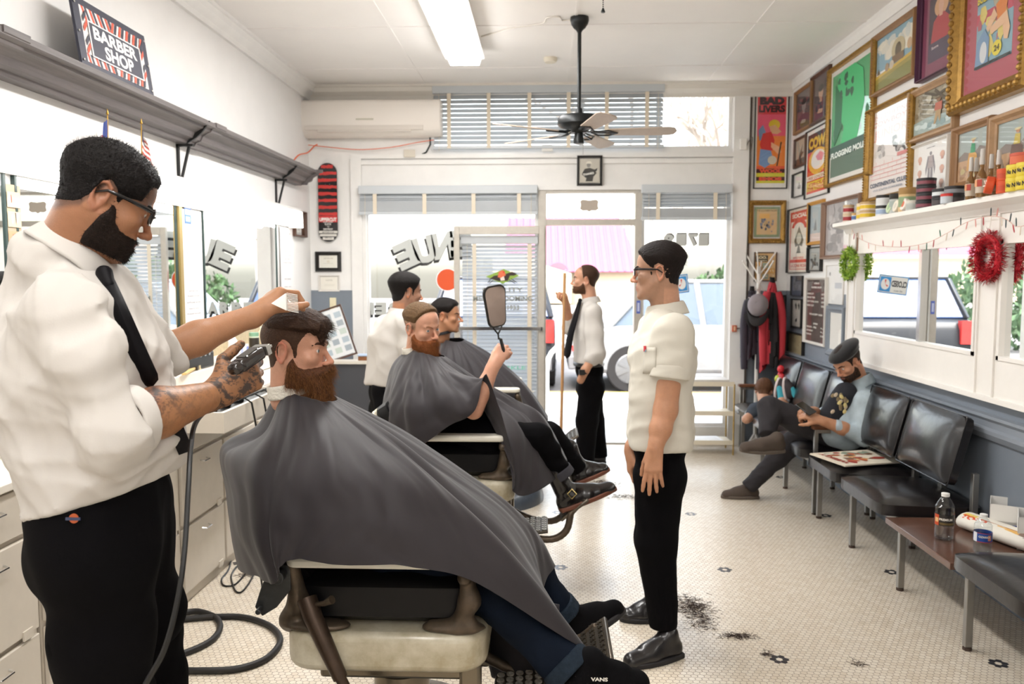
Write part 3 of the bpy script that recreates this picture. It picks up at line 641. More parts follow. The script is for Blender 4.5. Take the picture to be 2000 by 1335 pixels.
# barber shop sign leaning on the cornice
W_, H_ = .88, .40
a = Art(W_, H_, '#3a3b4a')
a.rect(.08, .1, .93, .9, '#e8e4e2')
rd = random.Random(1)
for k in range(9):
    u = .1+k*.1; m_ = 1 if k < 4 else -1
    for c_, o_ in (('#d8573f', 0), ('#3a3b4a', .04)): 
        a.poly([(u+o_, .9), (u+o_+.03, .9), (u+o_+.03+m_*.05, .66), (u+o_+m_*.05, .66)], c_)
        if u+o_ < .86: a.poly([(u+o_, .1), (u+o_+.03, .1), (u+o_+.03-m_*.02, .22), (u+o_-m_*.02, .22)], c_)
for (u0, s_) in ((.09, 1), (.87, 1)):
    for c_, o_ in (('#d8573f', .2), ('#3a3b4a', .32), ('#d8573f', .52), ('#3a3b4a', .66)): a.poly([(u0, o_), (u0+.05, o_+.12), (u0+.05, o_+.2), (u0, o_+.08)], c_)
a.rect(.145, .2, .865, .72, '#f0eeec'); a.rect(.16, .22, .85, .70, '#3d3e4c')
a.text('BARBER', .5, .49, .17, '#f2f0ee', w=.6, bold=.035); a.text('SHOP', .52, .26, .18, '#f2f0ee', w=.4, bold=.035)
r = thing('barber_shop_sign', 'dark enamel barber shop sign with red and white stripes on the cornice', 'sign', ((-2.03), 3.93, 2.497))
p0 = PX(156, 150, -2.03); p1 = PX(293, 184, -2.03)
W_ = .66
for ch in (0,):
    o = a.mb.build('sign_face', VC, r); sc = W_/.88; o.scale = (sc, 1, sc); o.location = (0, -W_/2, .0); 
tilt = -.0
bb = MB(); bb.box(-.012, -.001, -W_/2, W_/2, 0, .40*sc); bk = bb.build('sign_back', mat('navy_enamel', '#3a3b4a', rough=.3), r)
bb = MB(); [bb.ell((.004, s_*W_*.475, z), (.003, .006, .006), nu=8, nv=5) for s_ in (-1, 1) for z in (.03, .15, .27)]; bb.build('rivets', STEEL, r)
o.rotation_euler = (0, 0, PI/2)
r.rotation_euler = (0, -.14, 0); r.scale = (1, 1, 1.05)
# two little flags on the lamp box
def flag(name, label, px, py, kind):
    p = PX(px, py, -2.1); r = thing(name, label, 'flag', (p.x, p.y, 2.135)); top = p.z-2.135; kz = top/.27
    bb = MB(); bb.tube([(0, -.01, 0), (0, 0, top)], .003, 6); bb.build('staff', mat('gold_staff', '#b08a3c', rough=.3, metal=.7), r)
    bb = MB(); bb.lathe([(0, 0), (.007, .008), (.004, .018), (0, .035)], c=(0, 0, top), n=8); bb.build('finial', mat('gold_staff'), r)
    bb = MB(); N = 8
    def P_(u, v): d = .10*u*(1-v)**.5; return (.012*math.sin(u*9+v*3)*u, (-.10*u-.03*u*v) if kind == 'tx' else (.10*u*v+.035*u), top-(.02+(.16*v)+.08*u*(1-.3*v))*kz)
    for i in range(N):
        for j in range(N):
            u, v = i/N, j/N; u2, v2 = (i+1)/N, (j+1)/N
            if kind == 'tx': c_ = '#2a3f86' if u < .35 else ('#f0eeea' if v < .5 else '#c03040')
            else: c_ = '#2d3050' if (u < .45 and v < .5) else ('#c25a52' if j % 2 else '#efeae4')
            bb.add([P_(u, v), P_(u2, v), P_(u2, v2), P_(u, v2)], [(0, 1, 2, 3)], srgb(c_))
    bb.build('cloth', VC, r, solid=.001); return r
flag('small_flag', 'small blue white and red flag on the lamp box, left of the striped one', 210, 226, 'tx')
flag('small_flag', 'small red striped flag on the lamp box above the barber\'s head', 276, 244, 'us')
# --- cabinets with the raised ledge
CAB = mat('chipped_white_cabinet_paint', '#d6cdbf', rough=.4, noise=.09, ns=5, bump=.06, bs=14); GAP = mat('dark_gap', '#57493a', rough=.8)
xf = -1.70
cabs = [(1.35, 2.62), (2.64, 3.68), (3.70, 4.72), (4.74, 5.9)]
for i, (y0_, y1_) in enumerate(cabs):
    r = thing('cabinet', ('white painted cabinet at the left edge behind the barber', 'white painted cabinet hidden mostly by the barber\'s legs', 'white painted cabinet with drop doors left of the cape', 'white painted cabinet behind the bearded customer')[i], 'cabinet', (xf, y0_, 0), group='cabinets along the left wall')
    T0 = Matrix.Translation((-xf, -y0_, 0)); bb = MB(); bb.T = T0; bb.box(XL+.022, xf-.018, y0_, y1_, .05, .898); bb.box(XL+.022, xf-.03, y0_, y1_, 0, .06); bb.build('body', CAB, r)
    n = 2 if i else 3; wd = (y1_-y0_)/n
    for k in range(n):
        a0, a1 = y0_+k*wd+.012, y0_+(k+1)*wd-.012
        for (z0_, z1_, nm) in ((.74, .89, 'drawer'), (.40, .72, 'door'), (.07, .38, 'door')):
            bb = MB(); bb.T = T0; bb.box(xf-.018, xf, a0, a1, z0_, z1_); d = bb.build(nm, CAB, r, bevel=.003)
            bb = MB(); bb.T = T0; ym = (a0+a1)/2; zz = z1_-.05
            bb.tube([(xf, ym-.035, zz), (xf+.02, ym-.03, zz-.004), (xf+.02, ym+.03, zz-.004), (xf, ym+.035, zz)], .004, 6); bb.build('handle', CHROME, d)
            if nm == 'door':
                bb = MB(); bb.T = T0; bb.box(xf, xf+.006, a1-.09, a1-.04, z0_-.012, z0_+.02); bb.build('hinge', CAB, d)
TOPW = mat('worn_white_worktop', '#eae3d8', rough=.3, noise=.06, ns=8)
tag(MB().box(XL+.01, xf+.015, 1.3, 5.92, .9, .93).build('worktop', TOPW, bevel=.005), 'long worn white worktop over the cabinets along the left wall', 'worktop')
tag(MB().box(XL+.012, -1.93, 1.3, 6.6, .932, 1.05).build('raised_ledge', TOPW, bevel=.006), 'raised white ledge under the mirrors at the back of the worktop', 'shelf')
# grey end counter by the window
r = thing('end_counter', 'dark grey counter with cream edge beside the left window', 'cabinet', (-1.6, 7.0, 0))
pa = PY(727, 706, 6.95)
bb = loc(r, MB()); bb.box(XL+.01, pa.x-.02, 6.95, 7.08, .02, pa.z-.02); bb.build('body', mat('charcoal_laminate', '#4a4b50', rough=.35), r)
bb = loc(r, MB()); bb.box(XL+.01, pa.x, 6.93, 7.1, pa.z-.02, pa.z+.005); bb.box(pa.x-.02, pa.x, 6.93, 6.96, .0, pa.z); bb.build('top', mat('cream_edge', '#d9d2c6', rough=.4), r)
zc = pa.z+.005
# hairbrush, framed list leaning
bb = MB(); p = PY(712, 695, 7.0)
r = thing('bristle_brush', 'brown bristle brush with pale blue back on the grey counter', 'brush', (p.x, 7.01, zc))
bb.grid(lambda u, v: (-.055+.11*u, -.02+.04*v, .045), 2, 2); bb = MB(); bb.box(-.055, .055, -.022, .022, 0, .035); bb.build('bristles', mat('brown_bristle', '#8a5a3a', rough=.9, bump=.6, bs=400), r, bevel=.004)
bb = MB(); bb.box(-.06, .06, -.026, .026, .035, .058); bb.build('brush_back', mat('pale_blue_plastic', '#b9cbe6', rough=.3), r, bevel=.01)
a = Art(.3, .42, '#e9ecef'); 
for k in range(5):
    for j in range(3): a.rect(.1+j*.3, .08+k*.18, .3+j*.3, .2+k*.18, ['#b5c4cf', '#c9d6cf', '#a8b3bd'][(k+j) % 3])
p = PY(678, 650, 6.9); r = framed('leaning_card', 'pale printed card leaning on the wall behind the grey counter', 'card', .3, .46, (PY(650, 650, 7.1).x, 7.12, zc+.22), 0, .015, .015, DKW, a, ry=-.32)
# --- things on the ledge and worktop
zl = 1.05
def bottle(name, label, x, y, z, prof, cols, group=None, cat='bottle', n=18):
    bb = MB(); bb.lathe(prof, n=n, cols=[srgb(c_) for c_ in cols]); o = bb.build(name, VC, smooth=True, angle=30); o.location = (x, y, z); return tag(o, label, cat, group)
def onledge(px, py, x, z=zl): p = PZ(px, py, z); q = PX(px, py, x); return q.y
jar = [(.03, 0), (.034, .01), (.034, .05), (.034, .1), (.03, .11), (.033, .112), (.033, .135), (0, .137)]
bottle('comb_jar', 'glass jar with dark label and green lid beside the bearded customer\'s head', -2.02, onledge(497, 690, -2.02), zl, jar, ['#33291f', '#2a241c', '#2d261e', '#c9d3bd', '#7fa98c', '#7fa98c', '#7fa98c'])
bottle('lotion_bottle', 'cream pump bottle on the ledge', -2.04, onledge(513, 690, -2.04), zl, [(.025, 0), (.028, .02), (.028, .12), (.014, .14), (.014, .16), (0, .162)], ['#d9863f', '#ead9b8', '#ead9b8', '#f0ead8', '#f0ead8'])
bottle('spray_bottle', 'white spray bottle standing on the ledge under the mirror', -2.06, onledge(455, 690, -2.06), zl, [(.028, 0), (.03, .02), (.03, .1), (.012, .13), (.012, .17), (0, .172)], ['#e9eaee']*4+['#cfd6e6'])
for k, (px, c_, lb) in enumerate(((467, '#aeb8dc', 'small lilac carton on the ledge'), (478, '#7f8cc8', 'small blue carton on the ledge next to the lilac one'))):
    bb = MB(); bb.box(-.02, .02, -.02, .02, 0, .075, col=srgb('#e6e6ee')); bb.box(.019, .021, -.018, .018, .01, .06, col=srgb(c_)); o = bb.build('carton', VC); o.location = (-2.0, onledge(px, 690, -2.0), zl); tag(o, lb, 'box')
bb = MB(); y = onledge(535, 708, -1.98); bb.box(-2.08, -1.94, y-.25, y+.25, zl, zl+.03); r = tag(bb.build('black_tray', BLACK, bevel=.006), 'flat black tray behind the customer\'s neck on the ledge', 'tray')
bb = MB(); bb.tube([(-1.96, y-.22, zl+.038), (-1.96, y+.1, zl+.038)], .008, 8); tag(bb.build('pink_comb', mat('pink_plastic', '#c9868c', rough=.4)), 'dull pink comb lying on the black tray', 'comb')
y = onledge(385, 742, -1.98); bb = MB(); bb.box(-2.1, -1.95, y-.2, y+.18, zl, zl+.09); r = tag(bb.build('clipper_rack', BLACK, bevel=.01), 'black rack of steel clipper guards on the ledge', 'rack')
bb = MB()
for k in range(5): bb.box(-1.955, -1.945, y-.15+k*.06, y-.125+k*.06, zl+.07, zl+.11)
bb.build('clipper_guard', CHROME, r)
bb = MB(); bb.ell((-2.03, y+.12, zl+.16), (.07, .2, .07)); tag(bb.build('black_cloth', mat('black_cloth', '#151515', rough=.9)), 'black cloth heaped on the clipper rack', 'cloth')
r = thing('duster_brush', 'flat brush with pale wooden handle lying on the ledge front', 'brush', (-1.95, onledge(375, 746, -1.95), zl+.012), -1.35)
bb = MB(); bb.box(-.05, .2, -.012, .012, -.008, .008); bb.build('handle', mat('pale_wood', '#d8b87a', rough=.5), r, bevel=.005)
bb = MB(); bb.box(-.09, -.05, -.022, .022, -.01, .01); bb.build('ferrule', mat('dark_ferrule', '#4c463e', rough=.4, metal=.5), r)
bb = MB(); bb.box(-.16, -.09, -.026, .026, -.012, .012); bb.build('bristles', mat('pale_bristle', '#d9c79c', rough=.9), r)
bb = MB(); y = PX(325, 715, XL+.012).y; bb.box(XL+.01, XL+.018, y-.035, y+.035, 1.06, 1.18); r = tag(bb.build('wall_outlet', mat('white_plastic', '#efece6', rough=.3), bevel=.004), 'white wall outlet on the speckled panel under the mirror', 'outlet')
bb = MB(); [bb.box(XL+.018, XL+.02, y-.012, y+.012, z, z+.028) for z in (1.075, 1.135)]; bb.build('socket', mat('socket_grey', '#b9b5ad'), r)
# clipper box hooked on the cabinet front, with cables
r = thing('clipper_box', 'white wooden box with black clippers fixed to the cabinet front', 'box', (xf, 3.62, .8))
x1_ = PY(438, 846, 3.62).x; zB = PY(438, 846, 3.62).z; zT = PY(438, 806, 3.62).z
y2 = 4.5
bb = loc(r, MB()); bb.box(xf+.001, x1_, 3.62, 3.64, zB, zT); bb.box(x1_-.02, x1_, 3.64, y2-.02, zB, zT); bb.box(xf+.001, xf+.015, 3.64, y2-.02, zB, zT); bb.box(xf+.001, x1_, y2-.02, y2, zB, zT); bb.build('box', CAB, r)
bb = loc(r, MB()); bb.box(xf+.016, x1_-.021, 3.641, y2-.021, zB+.002, zT-.02); bb.build('lining', BLACK, r)
bb = MB(); bb.tube([(x1_, 4.2, .83), (x1_+.02, 4.2, .83)], .004, 6); 
for k, yy in enumerate((3.78, 3.95, 4.12)):
    q = MB(); q.obox(((xf+x1_)/2, yy, zT+.01), (.05, .15, .04), rotm(.2, 0, .4)); o = q.build('hair_clipper', BLACK, bevel=.01); tag(o, 'black hair clipper lying in the white box on the cabinet', 'clipper', 'clippers in the white box')
CABLE = mat('black_cable', '#121212', rough=.4)
for k in range(4):
    q = MB(); y = 3.9+k*.14; xs = x1_+.02+.01*k
    q.tube([(x1_-.06, y-.05, zT+.005), (x1_-.01, y, zT+.028), (xs, y+.02, zT), (xs+.012, y+.04, zT-.12), (xs+.005, y+.03, zT-.4), (xs, y+.02, .3), (xs+.02, y+.05, .008)], .005, 6); tag(q.build('clipper_cable', CABLE, smooth=True), 'black clipper cable hanging over the white box edge', 'cable', 'cables over the clipper box')
# towel hanging from the cabinet
bb = MB(); yy = 3.15
def tw(u, v): x = xf+.035+.02*math.sin(u*9)+.02*v; return (x, yy-.14+.3*u*(1-.15*v)+.03*math.sin(v*3), .87-.42*v-.02*math.sin(u*7))
bb.grid(tw, 24, 24); q = bb.build('hand_towel', mat('white_terry', '#ded8cc', rough=.95, bump=.5, bs=250, noise=.06), smooth=True, solid=.008); tag(q, 'off-white towel hanging on the cabinet behind the barber', 'towel')
# hose coil and cords on the floor
HOSE = mat('black_rubber_hose', '#262423', rough=.55)
def zpath(pts, z): return [PZ(a_, b_, z) for a_, b_ in pts]
def smooth_path(P, n=8, closed=False):
    out = []; m_ = len(P)
    for i in range(m_ if closed else m_-1):
        p0 = P[(i-1) % m_] if (closed or i > 0) else P[0]; p1 = P[i]; p2 = P[(i+1) % m_]; p3 = P[(i+2) % m_] if (closed or i+2 < m_) else P[-1]
        for k in range(n):
            t = k/n; out.append(.5*((2*p1)+(p2-p0)*t+(2*p0-5*p1+4*p2-p3)*t*t+(3*p1-p0-3*p2+p3)*t**3))
    if not closed: out.append(P[-1])
    return out
q = MB(); q.tube(smooth_path(zpath([(330, 1212), (400, 1205), (470, 1204), (520, 1218), (545, 1240), (543, 1262), (515, 1288), (465, 1305), (400, 1309), (340, 1305), (300, 1280), (300, 1240), (340, 1205), (380, 1193), (418, 1203), (430, 1222), (418, 1245), (385, 1265), (330, 1285)], .014)), .0135, 10)
tag(q.build('rubber_hose', HOSE, smooth=True), 'thick black rubber hose coiled on the tiled floor by the barber', 'hose')
q = MB(); q.tube(smooth_path(zpath([(455, 1075), (447, 1110), (433, 1130), (438, 1143), (460, 1140), (482, 1115), (487, 1105), (470, 1100), (452, 1122), (458, 1150), (470, 1156), (485, 1140), (496, 1120)], .006)), .0045, 7)
tag(q.build('power_cord', CABLE, smooth=True), 'thin black power cord tangled on the floor beside the cabinet', 'cord')
# ================================================================== CEILING: fixtures, fan, detector
r0 = None
for i, (x, y0_, y1_) in enumerate(((-.62, 2.95, 6.42), (-.62, -1.7, 1.75), (1.0, -3.4, -1.0))):  # only the first is in view; the other two are added for light
    ym = (y0_+y1_)/2; r = thing('ceiling_light', ('long white fluorescent ceiling light left of the fan', 'unseen fluorescent ceiling light added overhead behind the camera', 'unseen fluorescent ceiling light added at the back of the shop')[i], 'ceiling light', (x, ym, CEIL-.1))
    L = (y1_-y0_)/2; bb = MB(); bb.prism([(-.13, .1), (.13, .1), (.15, .02), (-.15, .02)], 2*L, O=(0, -L, 0), U=(1, 0, 0), V=(0, 0, 1), W=(0, 1, 0)); bb.build('housing', mat('fixture_white', '#f3f1ec', rough=.4), r)
    bb = MB(); bb.prism([(-.125, .02), (.125, .02), (.11, -.03), (-.11, -.03)], 2*L-.04, O=(0, -L+.02, 0), U=(1, 0, 0), V=(0, 0, 1), W=(0, 1, 0)); bb.build('diffuser', mat('ceiling_diffuser', (1, .985, .965), emit=7), r)
FBK = mat('fan_black', '#1c1f20', rough=.35, metal=.3); BLADE = mat('bleached_fan_blade', '#b9a796', rough=.5, noise=.15, ns=15, stretch=(1, .2, 1))
pf = PZ(1132, 34, CEIL); fy_ = pf.y; fxx = pf.x
zm = PY(1132, 238, fy_).z
r = thing('ceiling_fan', 'black ceiling fan with pale blades on a long black rod', 'ceiling fan', (fxx, fy_, CEIL))
bb = MB(); h = CEIL
bb.lathe([(.0, 0), (.062, 0), (.064, -.02), (.056, -.045), (.04, -.07), (.022, -.085), (.014, -.1)], n=28); bb.build('canopy', FBK, r, smooth=True)
bb = MB(); bb.tube([(0, 0, -.09), (0, 0, zm-CEIL+.03)], .0135, 14); bb.build('down_rod', FBK, r, smooth=True)
bb = MB(); z0_ = zm-CEIL; bb.lathe([(.022, .09), (.026, .055), (.05, .045), (.135, .035), (.145, .02), (.145, -.02), (.13, -.035), (.09, -.045), (.06, -.06), (.05, -.075)], c=(0, 0, z0_), n=36); bb.build('motor_housing', FBK, r, smooth=True)
bb = MB(); bb.lathe([(.03, -.07), (.03, -.1), (.036, -.115), (.036, -.145), (.02, -.15), (0, -.15)], c=(0, 0, z0_), n=24); bb.build('switch_housing', FBK, r, smooth=True)
for k in range(5):
    a_ = math.radians(-4+72*k); R = rotm(0, 0, a_); P_ = Matrix.Translation((0, 0, z0_-.075)) @ R.to_4x4() @ rotm(math.radians(-13), 0, 0).to_4x4()
    bb = MB(); bb.T = P_; n = 10; poly = [(.2, -.05), (.6, -.068), (.64, -.055), (.66, 0), (.64, .055), (.6, .068), (.2, .05), (.18, .03), (.18, -.03)]
    bb.prism(poly, .007, U=(1, 0, 0), V=(0, 1, 0), W=(0, 0, 1)); bd = bb.build('blade', BLADE, r, bevel=.002)
    bb = MB(); bb.T = P_; bb.tube([(.08, -.01, .01), (.13, -.035, -.004), (.2, -.04, -.004), (.26, 0, -.004), (.2, .04, -.004), (.13, .035, -.004), (.08, .01, .01)], .006, 6); bb.tube([(.09, 0, .005), (.25, 0, -.005)], .007, 6); bb.build('blade_iron', FBK, bd)
bb = MB(); bb.tube([(.03, 0, z0_-.14), (.03, 0, z0_-.22)], .0015, 5); bb.build('pull_chain', STEEL, r)
bb = MB(); p = PZ(1178, 0, CEIL); p = Vector((p.x+.02, 5.1, 0)); q0 = PY(1178, 0, 4.6); q1 = PY(1178, 26, 4.6)
r = thing('lamp_pull_chain', 'beaded black pull chain with a bell end hanging from the ceiling', 'pull chain', (q0.x, 4.6, CEIL))
zz = CEIL; bb = MB()
while zz > q1.z+.03: bb.ell((0, 0, zz-CEIL), (.0035, .0035, .0045), nu=6, nv=4); zz -= .011
bb.build('bead_chain', FBK, r); bb = MB(); bb.lathe([(.004, .02), (.008, .01), (.012, 0), (.011, -.004), (0, -.004)], c=(0, 0, q1.z+.008-CEIL), n=12); bb.build('bell', FBK, r, smooth=True)
p = PZ(1075, 113, CEIL); bb = MB(); bb.lathe([(.055, 0), (.055, -.02), (.045, -.035), (0, -.037)], n=24); o = bb.build('smoke_detector', mat('detector_cream', '#e4dccb', rough=.5), smooth=True); o.location = (p.x, p.y, CEIL); tag(o, 'round cream smoke detector on the ceiling beyond the fan rod', 'smoke detector')
q = MB(); pts = [PZ(a_, b_, CEIL-.006) for a_, b_ in ((940, 72), (1000, 55), (1035, 50), (1062, 44), (1068, 35), (1092, 33), (1098, 40), (1118, 38))]; q.tube(smooth_path(pts, 4), .005, 6); tag(q.build('ceiling_cable', CREAM, smooth=True), 'cream cable stapled along the ceiling from the light to the fan', 'cable')
# ================================================================== FRONT WALL fittings
r = thing('air_conditioner', 'white split air conditioner high in the left corner of the front wall', 'air conditioner', (0, YF-.003, 0)); y1_ = YF; y0_ = YF-.21
A = PY(581, 195, y0_); B = PY(861, 262, y0_); xa, xb, za_, zb_ = A.x, B.x, A.z, B.z
bb = MB(); d = y0_-YF; hh = za_-zb_
bb.prism([(0, 0), (d*.55, 0), (d*.86, .04), (d, .11), (d, hh-.02), (d*.93, hh), (0, hh)], xb-xa, O=(xa, 0, zb_), U=(0, 1, 0), V=(0, 0, 1), W=(1, 0, 0)); bb.build('casing', mat('air_con_white', '#f0e9e1', rough=.35), r, bevel=.012)
bb = MB(); bb.box(xa+.06, xb-.16, d*.92, d*.97, .045+zb_, .085+zb_); bb.obox(((xa+xb)/2-.05, d*.9, zb_+.05), (.85, .012, .05), rotm(-.5, 0, 0)); bb.build('louvre', mat('air_con_louvre', '#ddd5cc', rough=.4), r, bevel=.003)
bb = MB(); bb.box((xa+xb)/2-.12, (xa+xb)/2+.04, d-.002, d+.01, zb_+.13, zb_+.145); bb.build('badge', mat('badge_grey', '#c9c4b4'), r)
bb = MB(); bb.tube([Vector((xb-.12, -.05, zb_+.01)), Vector((xb-.12, -.03, zb_-.06)), Vector((xb-.16, -.02, zb_-.13)), Vector((xb-.22, -.015, zb_-.16))], .008, 7); bb.build('drain_hose', mat('dark_hose', '#3b3f3d', rough=.5), r)
p = PY(802, 300, YF-.02); bb = MB(); bb.box(p.x-.06, p.x+.045, YF-.045, YF-.03, p.z-.035, p.z+.035); tag(bb.build('junction_box', mat('cream_plastic', '#d8d0c2', rough=.5), bevel=.004), 'cream electrical box under the air conditioner', 'electrical box')
p = PY(1069, 289, YF-.05); bb = MB(); bb.box(p.x-.05, p.x+.05, YF-.07, YF-.03, p.z-.03, p.z+.03); tag(bb.build('junction_box', mat('white_plastic', '#efece6', rough=.3), bevel=.004), 'white electrical box at the sill of the transom blind', 'electrical box')
p = PY(1452, 281, YF-.05); bb = MB(); bb.box(p.x-.03, p.x+.03, YF-.06, YF-.03, p.z-.05, p.z+.05); tag(bb.build('junction_box', mat('white_plastic'), bevel=.004), 'white box on the post beside the tall red poster', 'electrical box')
q = MB(); q.tube(smooth_path([PY(a_, b_, YF-.05) for a_, b_ in ((602, 283), (640, 287), (700, 292), (760, 288), (810, 279), (848, 273))], 5), .004, 6); tag(q.build('orange_cable', mat('orange_cable', '#e0693f', rough=.5), smooth=True), 'orange cable drooping below the air conditioner', 'cable')
q = MB(); q.tube(smooth_path([PY(a_, b_, YF-.045) for a_, b_ in ((1456, 290), (1463, 275), (1470, 271), (1463, 330), (1461, 420), (1458, 510))], 5), .004, 6); tag(q.build('wall_cable', mat('grey_cable', '#6f6a62'), smooth=True), 'dark cable running down the post by the tall red poster', 'cable')
q = MB(); q.tube(smooth_path([Vector((XL+.03, 7.0, 2.52)), Vector((XL+.05, 7.15, 2.62)), Vector((XL+.06, 7.4, 2.68)), Vector((XL+.08, 7.55, 2.76)), Vector((XL+.1, 7.58, 2.78))], 6), .006, 6); tag(q.build('orange_cable', mat('orange_cable'), smooth=True), 'orange cable coming off the end of the cornice', 'cable')
# skateboard deck: red and black stripes
def deck():
    p0, p1 = PY(620, 318, YF-.03), PY(660, 472, YF-.03); Wd = p1.x-p0.x; Hd = p0.z-p1.z
    r = thing('skateboard_deck', 'red and black striped skateboard deck hung on the front wall', 'skateboard', ((p0.x+p1.x)/2, YF, (p0.z+p1.z)/2))
    n = 20; R_ = Wd/2; out = [(R_*math.cos(t), Hd/2-R_+R_*math.sin(t)) for t in [PI*k/n for k in range(n+1)]]+[(-R_*math.cos(t), -Hd/2+R_-R_*math.sin(t)) for t in [PI*k/n for k in range(n+1)]]
    bb = MB(); bb.prism(out, .012, O=(0, -.03, 0)); bb.build('deck', mat('deck_black', '#242122', rough=.3, coat=.4), r)
    bb = MB(); rd = random.Random(3)
    def hw(z): e = Hd/2-R_; return R_*.98 if abs(z) < e else math.sqrt(max(0, R_**2-(abs(z)-e)**2))*.98
    def band(z0, z1, c_, jag=.004):
        N = 8; top = []; bot = []
        for i in range(N+1):
            u = -1+2*i/N; zt_ = z1+rd.uniform(-jag, jag); zb2 = z0+rd.uniform(-jag, jag); w_ = min(hw(zt_), hw(zb2)); top.append((u*w_, -.0304, zt_)); bot.append((u*w_, -.0304, zb2))
        for i in range(N): bb.add([bot[i], bot[i+1], top[i+1], top[i]], [(0, 1, 2, 3)], srgb(c_))
    z = Hd/2-.02
    while z > -Hd*.13: band(z-.028, z, '#d0403c'); z -= .062
    band(-Hd*.25, -Hd*.17, '#d23a38', 0); band(-Hd*.43, -Hd*.40, '#dedad2', 0); band(-Hd*.475, -Hd*.44, '#dedad2', 0); band(-Hd*.39, -Hd*.36, '#dedad2', 0)
    bb.build('stripes', VC, r)
    a = Art(Wd, Hd, '#000000'); a.mb = MB(); a.k = 3
    a.text('UPPERCUT', .5, .265, .04, '#f4f0ea', w=.9, bold=.05); a.text('DELUXE', .5, .245, .012, '#f4f0ea', w=.5)
    a.text('SLICK', .5, .215, .022, '#e8e4de', w=.36, bold=.03); a.text('TO', .5, .185, .018, '#e8e4de', w=.12); a.text('DESTROY', .5, .15, .022, '#e8e4de', w=.5, bold=.03)
    a.text('MOTORCYCLE', .5, .115, .014, '#3a3634', w=.6); a.text('SPIN CO', .5, .045, .014, '#3a3634', w=.36)
    o = a.mb.build('deck_writing', VC, r); o.location = (-Wd/2, -.0305, -Hd/2)
    bb = MB(); [bb.ell((sx*.02, -.031, sz), (.003, .002, .003), nu=6, nv=4) for sx in (-1, 1) for sz in (Hd*.3, Hd*.23, -Hd*.3, -Hd*.23)]; bb.build('bolts', STEEL, r)
deck()
def on_front(px0, py0, px1, py1): a_, b_ = PY(px0, py0, YF-.02), PY(px1, py1, YF-.02); return (b_.x-a_.x, a_.z-b_.z, ((a_.x+b_.x)/2, YF-.0, (a_.z+b_.z)/2))
W_, H_, L_ = on_front(615, 491, 666, 530); a = Art(W_*.62, H_*.66, '#e9e6da'); a.text('CERTIFICATE', .5, .7, .08, '#b0aa98', w=.6); a.rect(.2, .35, .8, .37, '#bcb8a8'); a.ell(.5, .5, .1, .1, '#ddd7c4')
framed('framed_certificate', 'certificate in a wide black frame on the front wall left of the window', 'picture', W_, H_, L_, 0, .035, .03, BLK, a, mw=1)
W_, H_, L_ = on_front(621, 537, 663, 569); a = Art(W_*.8, H_*.78, '#f0ebdf'); a.text('LICENSE', .5, .7, .1, '#b9b4a6', w=.4); a.rect(.2, .4, .8, .42, '#cbc6b8'); a.rect(.2, .3, .8, .32, '#cbc6b8')
framed('framed_certificate', 'certificate in a thin pale frame under the black one', 'picture', W_, H_, L_, 0, .015, .02, WHF, a)
W_, H_, L_ = on_front(644, 581, 657, 609); bb = MB(); bb.box(-W_/2, W_/2, -.028, -.012, -H_/2, H_/2); r = bb.build('light_switch', mat('ivory_plate', '#e6dcbc', rough=.4), bevel=.003); r.location = L_; tag(r, 'ivory light switch plate on the grey front wall panel', 'switch'); bb = MB(); bb.box(-.006, .006, -.04, -.028, -.012, .012); bb.build('toggle', mat('ivory_plate'), r)
W_, H_, L_ = on_front(1127, 304, 1176, 363); a = Art(W_-.05, H_-.06, '#c9c3b6'); a.poly([(.1, .35), (.35, .25), (.3, .05), (.65, .05), (.7, .25), (.85, .4), (.75, .55), (.5, .62), (.25, .58)], '#3a3836'); a.ell(.45, .74, .1, .1, '#8d8a84'); a.poly([(.3, .8), (.62, .8), (.55, .9), (.38, .9)], '#e8e2d4'); a.poly([(.12, .34), (.2, .5), (.5, .42), (.9, .62), (.86, .5), (.52, .28), (.3, .2)], '#2b2a29'); a.text('THANKS', .45, .33, .08, '#f2efe8', w=.55, bold=.05, rot=.18)
framed('framed_photo', 'black-framed photo of a guitar player saying thanks above the door', 'picture', W_, H_, (L_[0], YF-.025, L_[2]), 0, .02, .025, BLK, a)
# tall poster, small gilt frame, tan poster on the front wall right of the post
W_, H_, L_ = on_front(1476, 178, 1538, 368); iw, ih = W_-.05, H_-.1; a = Art(iw, ih, '#e9623f')
a.rect(0, .8, 1, 1, '#e0484c'); a.rect(0, .55, 1, .8, '#f0617c'); a.rect(0, .2, 1, .55, '#f08a3c'); a.text('BAD', .5, .92, .075, '#3a2226', w=.86, bold=.08); a.text('LIVERS', .5, .83, .07, '#3a2226', w=.92, bold=.06)
a.poly([(.05, .62), (.2, .68), (.3, .6), (.25, .5), (.08, .5)], '#7d94b4'); a.ell(.6, .68, .2, .06, '#e8c63a'); a.poly([(.42, .66), (.62, .68), (.85, .6), (.7, .57), (.5, .58)], '#e8b48a')
a.poly([(.2, .58), (.5, .6), (.62, .5), (.55, .38), (.2, .36), (.1, .45)], '#d93a34'); a.poly([(.12, .4), (.5, .38), (.6, .25), (.3, .18), (.08, .22)], '#7d9cc8'); a.ell(.55, .27, .16, .05, '#d8cdb8'); a.poly([(.5, .48), (.8, .42), (.86, .36), (.74, .34), (.5, .42)], '#efb48c'); a.line([(.85, .48), (.72, .2)], .012, '#4a3428'); a.poly([(.3, .18), (.9, .16), (.85, .12), (.3, .14)], '#9a5a30')
a.rect(0, .075, 1, .12, '#d8d040'); a.rect(0, 0, 1, .03, '#d8d040'); a.rect(0, .12, 1, .165, '#4a1c22'); a.text('WOOL', .5, .125, .036, '#e85a40', w=.8, bold=.08); a.rect(0, .03, 1, .075, '#4a1c22'); a.text('EMOS', .5, .034, .034, '#e85a40', w=.8, bold=.08)
